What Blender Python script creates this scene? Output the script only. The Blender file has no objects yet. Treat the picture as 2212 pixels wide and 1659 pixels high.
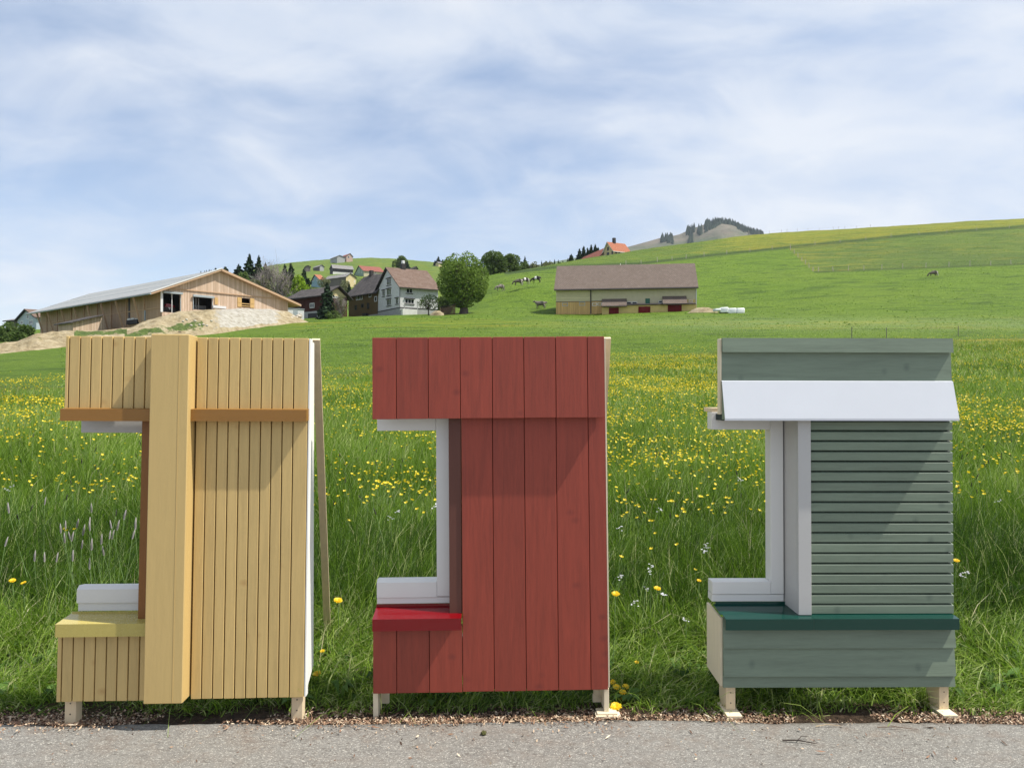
import bpy, bmesh, math, random
import numpy as np
from mathutils import Vector, Matrix, Euler
R = math.radians
random.seed(7)
rng = np.random.default_rng(11)
scene = bpy.context.scene
COL = scene.collection

# ------------------------------------------------------------------ camera, sky, sun, exposure
F = 1661.5; CX = 1106.0; CY = 829.5; EYE = 1.6      # photo measured at 2212 x 1659
cd = bpy.data.cameras.new("camera"); cam = bpy.data.objects.new("camera", cd); COL.objects.link(cam)
cam.location = (0, 0, EYE); cam.rotation_euler = (R(90), 0, 0)
cd.sensor_width = 36; cd.lens = 36 * F / 2212; cd.clip_end = 9000; cd.clip_start = 0.05
scene.camera = cam
SUN_DIR = Vector((0.53, -0.070, 0.85)).normalized()
sd = bpy.data.lights.new("sun", 'SUN'); so = bpy.data.objects.new("sun", sd); COL.objects.link(so)
sd.energy = 5.0; sd.angle = R(0.5); sd.color = (1.0, 0.955, 0.88)
so.rotation_euler = SUN_DIR.to_track_quat('Z', 'Y').to_euler(); so.location = (30, -5, 50)
w = bpy.data.worlds.new("World"); scene.world = w; w.use_nodes = True
scene.view_settings.view_transform = 'Standard'; scene.view_settings.look = 'None'
scene.view_settings.exposure = 0.38; scene.view_settings.gamma = 1.0

class NT:
    """small helper for building node trees"""
    def __init__(s, tree): s.t = tree
    def n(s, typ, **kw):
        nd = s.t.nodes.new(typ)
        ins = kw.pop('ins', {})
        for k, v in kw.items(): setattr(nd, k, v)
        for k, v in ins.items():
            if isinstance(v, bpy.types.NodeSocket): s.t.links.new(v, nd.inputs[k])
            else: nd.inputs[k].default_value = v
        return nd
    def link(s, a, b): s.t.links.new(a, b)
    def math(s, op, a, b=0.0, clamp=False):
        nd = s.n('ShaderNodeMath', operation=op); nd.use_clamp = clamp
        for i, v in enumerate((a, b)):
            if isinstance(v, bpy.types.NodeSocket): s.link(v, nd.inputs[i])
            else: nd.inputs[i].default_value = v
        return nd.outputs[0]
    def ramp(s, fac, stops):
        nd = s.n('ShaderNodeValToRGB'); cr = nd.color_ramp
        while len(cr.elements) < len(stops): cr.elements.new(0.5)
        for e, (p, c) in zip(cr.elements, stops):
            e.position = p; e.color = (*c, 1) if len(c) == 3 else c
        s.link(fac, nd.inputs[0]); return nd.outputs[0]
    def mix(s, fac, a, b, blend='MIX'):
        nd = s.n('ShaderNodeMix', data_type='RGBA', blend_type=blend)
        for i, v in ((0, fac), (6, a), (7, b)):
            if isinstance(v, bpy.types.NodeSocket): s.link(v, nd.inputs[i])
            else: nd.inputs[i].default_value = (*v, 1) if isinstance(v, tuple) and len(v) == 3 else v
        return nd.outputs[2]
    def noise(s, vec, scale, detail=4, rough=0.55, dist=0.0, dim='3D', out=0):
        nd = s.n('ShaderNodeTexNoise', noise_dimensions=dim)
        if vec is not None: s.link(vec, nd.inputs['Vector'])
        nd.inputs['Scale'].default_value = scale; nd.inputs['Detail'].default_value = detail
        nd.inputs['Roughness'].default_value = rough; nd.inputs['Distortion'].default_value = dist
        return nd.outputs[out]
    def mapping(s, vec, scale=(1, 1, 1), loc=(0, 0, 0), rot=(0, 0, 0)):
        nd = s.n('ShaderNodeMapping'); s.link(vec, nd.inputs['Vector'])
        nd.inputs['Scale'].default_value = scale; nd.inputs['Location'].default_value = loc
        nd.inputs['Rotation'].default_value = rot
        return nd.outputs[0]

# sky: Nishita under thin veils of cirrus
t = NT(w.node_tree); w.node_tree.nodes.clear()
tc = t.n('ShaderNodeTexCoord'); sp = t.n('ShaderNodeSeparateXYZ'); t.link(tc.outputs['Generated'], sp.inputs[0])
sky = t.n('ShaderNodeTexSky', sky_type='NISHITA'); sky.sun_disc = False
sky.sun_elevation = math.asin(SUN_DIR.z); sky.sun_rotation = math.atan2(SUN_DIR.x, SUN_DIR.y)
sky.altitude = 900; sky.air_density = 1.0; sky.dust_density = 1.2; sky.ozone_density = 1.0
zz = t.math('ADD', t.math('MAXIMUM', sp.outputs[2], 0.0), 0.34)
cmb = t.n('ShaderNodeCombineXYZ'); t.link(t.math('DIVIDE', sp.outputs[0], zz), cmb.inputs[0]); t.link(t.math('DIVIDE', sp.outputs[1], zz), cmb.inputs[1])
t.link(t.math('MULTIPLY', sp.outputs[2], 1.2), cmb.inputs[2])
v1 = t.mapping(cmb.outputs[0], scale=(0.8, 1.0, 1), rot=(0, 0, R(30)), loc=(5.4, 0.9, 0.3))
n1 = t.noise(v1, 1.25, 6, 0.5, 0.45)
v2 = t.mapping(cmb.outputs[0], scale=(0.9, 1.25, 1.2), rot=(0, 0, R(-35)), loc=(7.3, 4.2, 0))
n2 = t.noise(v2, 3.6, 7, 0.55, 0.5)
cl = t.math('ADD', t.math('MULTIPLY', n1, 0.72), t.math('MULTIPLY', n2, 0.28))
cover = t.ramp(cl, [(0.37, (0.14,) * 3), (0.45, (0.56,) * 3), (0.53, (0.90,) * 3), (0.64, (1.0,) * 3)])
bright = t.ramp(t.math('ADD', t.math('MULTIPLY', n1, 0.5), t.math('MULTIPLY', n2, 0.5)), [(0.38, (4.6, 5.7, 7.4)), (0.50, (6.2, 6.85, 7.9)), (0.61, (7.4, 7.75, 8.3))])
skyc = t.mix(1.0, sky.outputs[0], (1.55, 1.45, 1.42), 'MULTIPLY')
mixc = t.mix(t.math('MULTIPLY', cover, 0.93), skyc, bright)
bg = t.n('ShaderNodeBackground'); t.link(mixc, bg.inputs[0]); bg.inputs[1].default_value = 0.092
wo = t.n('ShaderNodeOutputWorld'); t.link(bg.outputs[0], wo.inputs[0])

# ------------------------------------------------------------------ helpers
def tag(o, label=None, cat=None, group=None, kind=None):
    if label: o['label'] = label
    if cat: o['category'] = cat
    if group: o['group'] = group
    if kind: o['kind'] = kind
    return o
def empty(name, loc=(0, 0, 0), rot=(0, 0, 0)):
    o = bpy.data.objects.new(name, None); COL.objects.link(o); o.location = loc; o.rotation_euler = rot
    o.empty_display_size = 0.2
    return o
def link_mesh(name, me, m=None, parent=None):
    o = bpy.data.objects.new(name, me); COL.objects.link(o)
    if m is not None:
        for q in (m if isinstance(m, (list, tuple)) else [m]): me.materials.append(q)
    if parent is not None: o.parent = parent
    return o
class MB:
    """collects shapes, then builds ONE mesh object"""
    def __init__(s): s.bm = bmesh.new()
    def box(s, x0, x1, y0, y1, z0, z1, bev=0.0, mi=0):
        if x0 > x1: x0, x1 = x1, x0
        if y0 > y1: y0, y1 = y1, y0
        if z0 > z1: z0, z1 = z1, z0
        vs = [s.bm.verts.new(p) for p in ((x0,y0,z0),(x1,y0,z0),(x1,y1,z0),(x0,y1,z0),(x0,y0,z1),(x1,y0,z1),(x1,y1,z1),(x0,y1,z1))]
        fs = [s.bm.faces.new([vs[i] for i in q]) for q in ((0,3,2,1),(4,5,6,7),(0,1,5,4),(1,2,6,5),(2,3,7,6),(3,0,4,7))]
        for f in fs: f.material_index = mi
        if bev > 0:
            es = set(e for f in fs for e in f.edges)
            r = bmesh.ops.bevel(s.bm, geom=list(es), offset=bev, segments=1, affect='EDGES', profile=0.5)
            for f in r['faces']: f.material_index = mi
        return s
    def prism(s, poly, axis, a, b, mi=0):
        """poly in the plane normal to axis; axis 'x': (y,z), 'y': (x,z), 'z': (x,y)"""
        def pt(p, q):
            return {'x': (q, p[0], p[1]), 'y': (p[0], q, p[1]), 'z': (p[0], p[1], q)}[axis]
        A = [s.bm.verts.new(pt(p, a)) for p in poly]; B = [s.bm.verts.new(pt(p, b)) for p in poly]
        n = len(poly); fs = [s.bm.faces.new(A), s.bm.faces.new(B[::-1])]
        for i in range(n): fs.append(s.bm.faces.new((A[i], B[i], B[(i+1) % n], A[(i+1) % n])))
        for f in fs: f.material_index = mi
        bmesh.ops.recalc_face_normals(s.bm, faces=fs)
        return s
    def tube(s, pts, rad, seg=6, mi=0):
        rings = []
        pts = [Vector(p) for p in pts]
        if not isinstance(rad, (list, tuple)): rad = [rad] * len(pts)
        for i, p in enumerate(pts):
            d = (pts[min(i+1, len(pts)-1)] - pts[max(i-1, 0)]).normalized()
            u = d.cross(Vector((0.31, 0.2, 0.93))).normalized() if abs(d.z) < 0.99 else Vector((1, 0, 0)); v = d.cross(u)
            rings.append([s.bm.verts.new(p + (u*math.cos(2*math.pi*k/seg) + v*math.sin(2*math.pi*k/seg)) * rad[i]) for k in range(seg)])
        for a, b in zip(rings, rings[1:]):
            for k in range(seg):
                f = s.bm.faces.new((a[k], a[(k+1) % seg], b[(k+1) % seg], b[k])); f.material_index = mi; f.smooth = True
        for rr in (rings[0], rings[-1]):
            try: s.bm.faces.new(rr).material_index = mi
            except Exception: pass
        return s
    def hexa(s, pts, mi=0):
        """8 points: bottom 4, top 4"""
        vs = [s.bm.verts.new(p) for p in pts]
        fs = [s.bm.faces.new([vs[i] for i in q]) for q in ((0,3,2,1),(4,5,6,7),(0,1,5,4),(1,2,6,5),(2,3,7,6),(3,0,4,7))]
        for f in fs: f.material_index = mi
        bmesh.ops.recalc_face_normals(s.bm, faces=fs)
        return s
    def poly(s, pts, mi=0):
        f = s.bm.faces.new([s.bm.verts.new(p) for p in pts]); f.material_index = mi; return s
    def build(s, name, m, parent=None, smooth=False):
        me = bpy.data.meshes.new(name); s.bm.to_mesh(me); s.bm.free()
        if smooth:
            for p in me.polygons: p.use_smooth = True
        return link_mesh(name, me, m, parent)

def np_mesh(name, verts, loops, starts, totals, m, parent=None, attrs=None, smooth=False):
    me = bpy.data.meshes.new(name)
    me.vertices.add(len(verts)); me.vertices.foreach_set('co', np.ascontiguousarray(verts, dtype=np.float32).ravel())
    me.loops.add(len(loops)); me.loops.foreach_set('vertex_index', np.ascontiguousarray(loops, dtype=np.int32))
    me.polygons.add(len(starts)); me.polygons.foreach_set('loop_start', np.ascontiguousarray(starts, dtype=np.int32))
    if smooth: me.polygons.foreach_set('use_smooth', np.ones(len(starts), dtype=bool))
    me.update(calc_edges=True)
    for k, v in (attrs or {}).items():
        if v.ndim == 1:
            a = me.attributes.new(k, 'FLOAT', 'POINT'); a.data.foreach_set('value', v.astype(np.float32))
        else:
            a = me.attributes.new(k, 'FLOAT_COLOR', 'POINT'); a.data.foreach_set('color', np.ascontiguousarray(v, dtype=np.float32).ravel())
    me.validate()
    return link_mesh(name, me, m, parent)
def quads_mesh(name, Q, m, parent=None, attrs=None):
    """Q: (n,4,3)"""
    n = len(Q)
    return np_mesh(name, Q.reshape(-1, 3), np.arange(4*n), np.arange(n)*4, np.full(n, 4), m, parent, attrs)

def hash2(ix, iy, seed=0):
    h = (ix.astype(np.int64) * 374761393 + iy.astype(np.int64) * 668265263 + seed * 1442695041) & 0x7fffffff
    h = ((h ^ (h >> 13)) * 1274126177) & 0x7fffffff
    return ((h ^ (h >> 16)) & 0xffff) / 65535.0
def vnoise(x, y, seed=0):
    x = np.asarray(x, float); y = np.asarray(y, float)
    ix = np.floor(x); iy = np.floor(y); fx = x-ix; fy = y-iy
    fx = fx*fx*(3-2*fx); fy = fy*fy*(3-2*fy)
    a = hash2(ix, iy, seed); b = hash2(ix+1, iy, seed); c = hash2(ix, iy+1, seed); d = hash2(ix+1, iy+1, seed)
    return (a*(1-fx)+b*fx)*(1-fy) + (c*(1-fx)+d*fx)*fy
def fbm(x, y, seed=0, o=4):
    s = 0; a = 1; tot = 0
    for i in range(o): s = s + a*vnoise(x*2**i, y*2**i, seed+i*17); tot += a; a *= 0.5
    return s/tot

# ------------------------------------------------------------------ materials
MATS = {}
def base_mat(name):
    m = bpy.data.materials.new(name); m.use_nodes = True; m.node_tree.nodes.clear()
    t = NT(m.node_tree); out = t.n('ShaderNodeOutputMaterial'); p = t.n('ShaderNodeBsdfPrincipled')
    t.link(p.outputs[0], out.inputs[0]); MATS[name] = m
    return m, t, p, out
def plain(name, col, rough=0.7, var=0.12, scale=8, bump=0.0, metal=0.0, coord='Object', bscale=None, spec=0.5):
    m, t, p, out = base_mat(name)
    tc = t.n('ShaderNodeTexCoord').outputs[coord]
    n = t.noise(tc, scale, 5, 0.6)
    c = t.ramp(n, [(0.3, tuple(x*(1-var) for x in col)), (0.7, tuple(min(1, x*(1+var)) for x in col))])
    t.link(c, p.inputs['Base Color']); p.inputs['Roughness'].default_value = rough; p.inputs['Metallic'].default_value = metal
    p.inputs['Specular IOR Level'].default_value = spec
    if bump:
        b = t.n('ShaderNodeBump'); b.inputs['Strength'].default_value = bump; b.inputs['Distance'].default_value = 0.02
        t.link(t.noise(tc, bscale or scale*3, 4, 0.6), b.inputs['Height']); t.link(b.outputs[0], p.inputs['Normal'])
    return m
def painted_wood(name, col, axis='z', grain=0.10, knot=0.5, rough=0.62, isl=0.10, knotcol=None, bare=False):
    """boards: grain along the axis, each board a little different, sparse knots"""
    m, t, p, out = base_mat(name)
    tc = t.n('ShaderNodeTexCoord').outputs['Object']
    geo = t.n('ShaderNodeNewGeometry')
    off = t.n('ShaderNodeCombineXYZ'); rr = geo.outputs['Random Per Island']
    t.link(t.math('MULTIPLY', rr, 37.0), off.inputs[0]); t.link(t.math('MULTIPLY', rr, 91.0), off.inputs[2])
    va = t.n('ShaderNodeVectorMath', operation='ADD'); t.link(tc, va.inputs[0]); t.link(off.outputs[0], va.inputs[1]); v = va.outputs[0]
    sc = {'z': (16, 16, 1.1), 'x': (1.1, 16, 16), 'y': (16, 1.1, 16)}[axis]
    gv = t.mapping(v, scale=sc)
    g = t.noise(gv, 2.6, 6, 0.62, 0.6)
    fine = t.noise(t.mapping(v, scale=tuple(x*3.4 for x in sc)), 4.0, 3, 0.6, 0.2)
    c1 = tuple(x*(1-grain) for x in col); c2 = tuple(min(1, x*(1+grain)) for x in col)
    c = t.ramp(t.math('ADD', t.math('MULTIPLY', g, 0.7), t.math('MULTIPLY', fine, 0.3)), [(0.36, c1), (0.5, col), (0.66, c2)])
    # knots
    ks = {'z': (0.85, 0.3, 1.15), 'x': (1.1, 0.3, 0.9), 'y': (1.0, 0.42, 1.0)}[axis]
    vo = t.n('ShaderNodeTexVoronoi'); t.link(t.mapping(v, scale=ks), vo.inputs['Vector']); vo.inputs['Scale'].default_value = 9.0
    kk = t.ramp(vo.outputs['Distance'], [(0.0, (1,)*3), (0.10, (0.55,)*3), (0.22, (0,)*3)])
    sel = t.n('ShaderNodeSeparateColor'); t.link(vo.outputs['Color'], sel.inputs[0])
    gate = t.math('LESS_THAN', sel.outputs[0], 0.36)
    kf = t.math('MULTIPLY', t.math('MULTIPLY', kk, gate), knot)
    kc = knotcol or tuple(x*0.62 for x in col)
    c = t.mix(kf, c, kc)
    br = t.math('ADD', t.math('MULTIPLY', rr, isl*2), 1-isl)
    cb = t.n('ShaderNodeCombineColor'); [t.link(br, cb.inputs[i]) for i in range(3)]
    c = t.mix(1.0, c, cb.outputs[0], 'MULTIPLY')
    t.link(c, p.inputs['Base Color'])
    p.inputs['Roughness'].default_value = rough
    b = t.n('ShaderNodeBump'); b.inputs['Strength'].default_value = 0.35; b.inputs['Distance'].default_value = 0.0016
    hh = t.math('ADD', t.math('MULTIPLY', g, 0.8), t.math('ADD', t.math('MULTIPLY', fine, 0.5), t.math('MULTIPLY', kf, -0.6)))
    t.link(hh, b.inputs['Height']); t.link(b.outputs[0], p.inputs['Normal'])
    return m
def sheet_metal(name, col, rough=0.3, var=0.04, spec=0.5):
    m, t, p, out = base_mat(name)
    tc = t.n('ShaderNodeTexCoord').outputs['Object']
    n = t.noise(tc, 5, 5, 0.6)
    t.link(t.ramp(n, [(0.3, tuple(x*(1-var) for x in col)), (0.7, tuple(min(1, x*(1+var)) for x in col))]), p.inputs['Base Color'])
    t.link(t.ramp(t.noise(tc, 30, 4, 0.6), [(0.3, (rough*0.85,)*3), (0.7, (rough*1.2,)*3)]), p.inputs['Roughness'])
    p.inputs['Specular IOR Level'].default_value = spec
    b = t.n('ShaderNodeBump'); b.inputs['Strength'].default_value = 0.02; b.inputs['Distance'].default_value = 0.002
    t.link(n, b.inputs['Height']); t.link(b.outputs[0], p.inputs['Normal'])
    return m

M = {}
M['yellow'] = painted_wood('yellow_paint', (0.545, 0.385, 0.150), 'z', 0.10, 0.8, 0.6, 0.05, knotcol=(0.42, 0.25, 0.085))
M['yellow_board'] = painted_wood('yellow_board_paint', (0.545, 0.385, 0.148), 'z', 0.04, 0.1, 0.55, 0.0)
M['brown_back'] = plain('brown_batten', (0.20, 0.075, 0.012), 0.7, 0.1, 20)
M['orange'] = painted_wood('orange_paint', (0.265, 0.122, 0.020), 'x', 0.04, 0.0, 0.5, 0.03)
M['orange_v'] = painted_wood('orange_paint_upright', (0.22, 0.085, 0.012), 'z', 0.04, 0.0, 0.5, 0.03)
M['mustard'] = sheet_metal('mustard_sheet', (0.44, 0.36, 0.10), 0.26)
M['red'] = painted_wood('red_stain', (0.262, 0.042, 0.022), 'z', 0.17, 0.7, 0.58, 0.06, knotcol=(0.15, 0.022, 0.015))
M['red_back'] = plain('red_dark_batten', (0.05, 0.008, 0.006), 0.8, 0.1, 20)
M['redsheet'] = sheet_metal('crimson_sheet', (0.17, 0.002, 0.005), 0.16, spec=0.5)
M['brown'] = painted_wood('dark_red_brown_paint', (0.105, 0.033, 0.02), 'z', 0.06, 0.0, 0.6, 0.0)
M['green'] = painted_wood('sage_stain', (0.165, 0.210, 0.150), 'x', 0.14, 0.7, 0.6, 0.08, knotcol=(0.08, 0.11, 0.085))
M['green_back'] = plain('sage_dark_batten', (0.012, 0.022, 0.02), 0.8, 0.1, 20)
M['greensheet'] = sheet_metal('fir_green_sheet', (0.003, 0.042, 0.031), 0.16, spec=0.5)
M['alu'] = sheet_metal('pale_sheet', (0.57, 0.59, 0.625), 0.38, 0.015)
M['white'] = sheet_metal('white_frame_paint', (0.67, 0.655, 0.62), 0.5, 0.02)
M['grey'] = sheet_metal('grey_and_shaded_white_paint', (0.47, 0.46, 0.44), 0.5, 0.02)  # reveal paint; also the shaded copy of the white frame paint
M['pine'] = painted_wood('bare_pine', (0.68, 0.54, 0.35), 'z', 0.09, 0.6, 0.7, 0.06, knotcol=(0.30, 0.16, 0.07))
M['pine_pale'] = painted_wood('bare_pale_pine', (0.72, 0.62, 0.44), 'z', 0.06, 0.4, 0.7, 0.05, knotcol=(0.45, 0.33, 0.2))
M['whitewood'] = painted_wood('whitewashed_pine', (0.80, 0.78, 0.72), 'z', 0.05, 0.15, 0.65, 0.03)
M['dark'] = plain('dark_void', (0.01, 0.01, 0.011), 0.6, 0.1, 3)
M['steel'] = plain('screw_steel', (0.12, 0.11, 0.10), 0.4, 0.1, 50, metal=0.6)

# ------------------------------------------------------------------ terrain as a height field
NY = np.array([25, 45, 70, 100, 130, 150, 170, 200, 225, 250, 280, 310, 340, 370, 450, 500, 550, 650, 750, 900, 1100, 1600, 2600, 4000], float)
ROWS = {  # screen row the ground has at each distance (measured), per screen column
 -900: [848, 815, 790, 780, 778, 778, 780, 784, 786, 788, 790, 790, 790, 790, 792, 795, 798, 800, 802, 804, 806, 812, 818, 822],
 -300: [847, 808, 782, 770, 764, 762, 764, 768, 770, 772, 774, 776, 778, 780, 784, 786, 788, 790, 792, 796, 800, 808, 816, 820],
 0:    [847, 803, 774, 752, 735, 728, 722, 714, 716, 718, 722, 726, 730, 734, 740, 745, 750, 756, 762, 770, 780, 796, 810, 818],
 150:  [847, 800, 766, 742, 725, 718, 714, 710, 712, 715, 720, 724, 728, 732, 740, 745, 750, 756, 762, 770, 780, 796, 810, 818],
 300:  [846, 798, 760, 735, 712, 704, 700, 698, 700, 704, 710, 715, 718, 722, 730, 735, 735, 730, 720, 700, 700, 790, 808, 818],
 470:  [846, 796, 752, 725, 702, 695, 690, 688, 690, 692, 695, 697, 698, 698, 690, 680, 665, 640, 620, 600, 610, 760, 805, 816],
 650:  [846, 794, 745, 713, 694, 689, 688, 690, 694, 698, 700, 700, 695, 680, 635, 618, 605, 592, 582, 570, 575, 720, 800, 815],
 800:  [846, 793, 742, 706, 687, 683, 684, 690, 696, 700, 698, 692, 680, 665, 628, 614, 604, 592, 580, 561, 568, 700, 800, 815],
 950:  [846, 791, 740, 702, 683, 679, 678, 686, 694, 700, 698, 690, 680, 668, 635, 620, 608, 594, 582, 571, 578, 700, 800, 815],
 1050: [846, 789, 738, 701, 682, 668, 636, 602, 600, 615, 640, 660, 665, 660, 640, 628, 615, 600, 590, 580, 590, 700, 800, 815],
 1150: [846, 787, 736, 700, 683, 663, 618, 590, 581, 582, 595, 610, 625, 635, 640, 635, 625, 612, 602, 592, 600, 700, 800, 815],
 1250: [846, 786, 734, 699, 684, 655, 616, 588, 572, 563, 564, 580, 600, 615, 640, 640, 635, 620, 610, 602, 610, 700, 800, 815],
 1370: [846, 785, 731, 697, 678, 648, 612, 582, 565, 553, 543, 545, 560, 580, 620, 640, 640, 635, 630, 625, 630, 700, 800, 815],
 1500: [846, 784, 729, 696, 672, 645, 610, 578, 558, 543, 530, 525, 530, 545, 590, 620, 630, 640, 650, 660, 680, 730, 800, 815],
 1620: [846, 783, 728, 695, 668, 640, 609, 575, 553, 536, 521, 511, 509, 515, 560, 590, 610, 630, 650, 670, 690, 740, 800, 815],
 1820: [846, 782, 726, 693, 655, 625, 600, 568, 546, 527, 509, 499, 496, 498, 530, 560, 590, 620, 650, 670, 690, 740, 800, 815],
 2212: [846, 780, 724, 690, 642, 612, 586, 552, 529, 508, 488, 477, 473, 474, 500, 530, 560, 600, 640, 670, 690, 740, 800, 815],
 2700: [846, 778, 721, 686, 635, 600, 572, 536, 511, 488, 466, 452, 447, 447, 470, 500, 540, 590, 640, 670, 690, 740, 800, 815],
 3300: [846, 778, 720, 684, 632, 596, 568, 530, 505, 482, 460, 446, 440, 440, 465, 500, 540, 590, 640, 670, 690, 740, 800, 815]}
SX = np.array(sorted(ROWS), float)
NEARY = np.array([-50, 0, 3.85, 5, 8, 12, 18], float); NEARZ = np.array([0, 0, 0, 0.06, 0.30, 0.60, 0.97])
YK = np.concatenate([NEARY, NY])
ZT = np.zeros((len(SX), len(YK)))
for i, sx in enumerate(SX):
    ZT[i, :len(NEARY)] = NEARZ
    ZT[i, len(NEARY):] = EYE + NY*(CY-np.array(ROWS[int(sx)], float))/F
def pchip(xk, yk, x):
    """xk (n,), yk (...,n) -> values at x; monotone cubic"""
    h = np.diff(xk); d = np.diff(yk, axis=-1)/h
    m = np.zeros_like(yk)
    w1 = 2*h[1:]+h[:-1]; w2 = h[1:]+2*h[:-1]
    dd = d[..., :-1]*d[..., 1:]
    with np.errstate(divide='ignore', invalid='ignore'):
        mm = (w1+w2)/(w1/d[..., :-1]+w2/d[..., 1:])
    m[..., 1:-1] = np.where(dd > 0, np.nan_to_num(mm), 0)
    m[..., 0] = d[..., 0]; m[..., -1] = d[..., -1]
    i = np.clip(np.searchsorted(xk, x)-1, 0, len(xk)-2)
    tt = (x-xk[i])/h[i]
    return i, tt, h, m
_i, _t, _h, ZM = pchip(YK, ZT, YK)
def hill(X, Y):
    """ground height, vectorised"""
    X = np.asarray(X, float); Y = np.asarray(Y, float)
    sh = np.broadcast(X, Y).shape; X = np.broadcast_to(X, sh).ravel(); Y = np.broadcast_to(Y, sh).ravel()
    sx = np.clip(CX + F*X/np.maximum(Y, 12), SX[0], SX[-1]-1e-3)
    yy = np.clip(Y, YK[0], YK[-1]-1e-3)
    i = np.clip(np.searchsorted(YK, yy)-1, 0, len(YK)-2); h = YK[i+1]-YK[i]; tt = (yy-YK[i])/h
    h00 = 2*tt**3-3*tt**2+1; h10 = tt**3-2*tt**2+tt; h01 = -2*tt**3+3*tt**2; h11 = tt**3-tt**2
    def col(c):
        c = np.clip(c, 0, len(SX)-1)
        return h00*ZT[c, i]+h10*h*ZM[c, i]+h01*ZT[c, i+1]+h11*h*ZM[c, i+1]
    c = np.clip(np.searchsorted(SX, sx)-1, 0, len(SX)-2); u = (sx-SX[c])/(SX[c+1]-SX[c])
    p0 = col(c); p1 = col(c+1)
    # slopes across columns, limited (keeps it smooth without overshoot)
    pm = col(c-1); pp = col(c+2)
    dx = SX[c+1]-SX[c]; dm = SX[c]-SX[np.clip(c-1, 0, None)]; dp = SX[np.clip(c+2, None, len(SX)-1)]-SX[c+1]
    d1 = (p1-p0)/dx; d0 = np.where(dm > 0, (p0-pm)/np.maximum(dm, 1), d1); d2 = np.where(dp > 0, (pp-p1)/np.maximum(dp, 1), d1)
    m0 = np.where(d0*d1 > 0, 2*d0*d1/(d0+d1+1e-12), 0); m1 = np.where(d1*d2 > 0, 2*d1*d2/(d1+d2+1e-12), 0)
    q = (2*u**3-3*u**2+1)*p0+(u**3-2*u**2+u)*dx*m0+(-2*u**3+3*u**2)*p1+(u**3-u**2)*dx*m1
    # small relief: cow terraces and humps
    amp = np.interp(Y, [4, 8, 40, 120, 400, 900], [0, 0.03, 0.10, 0.22, 0.5, 1.2])
    q = q + amp*((fbm(X/9+40, Y/6, 3)-0.5)*1.6 + (fbm(X/3.5, Y/1.8+9, 5, 3)-0.5)*0.45*(Y < 400))
    return q.reshape(sh)
def gz(X, Y): return float(hill(np.array([X]), np.array([Y]))[0])
def PX(px, Y): return (px-CX)/F*Y
def PZ(py, Y): return EYE+(CY-py)/F*Y
def on_ground(px, Y): X = PX(px, Y); return X, Y, gz(X, Y)

# near edge of the short pasture / far edge of the tall meadow, per screen column
def yb_of(sx): return np.interp(sx, [-600, 0, 300, 700, 1000, 1300, 1560, 2100, 2800], [26, 27, 29, 38, 44, 50, 56, 66, 72])
def ditch(sx): return np.interp(sx, [1100, 1195, 1377, 1533, 1689, 1967, 2212, 2700], [590, 578, 570, 552, 536, 508, 490, 452])

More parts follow.
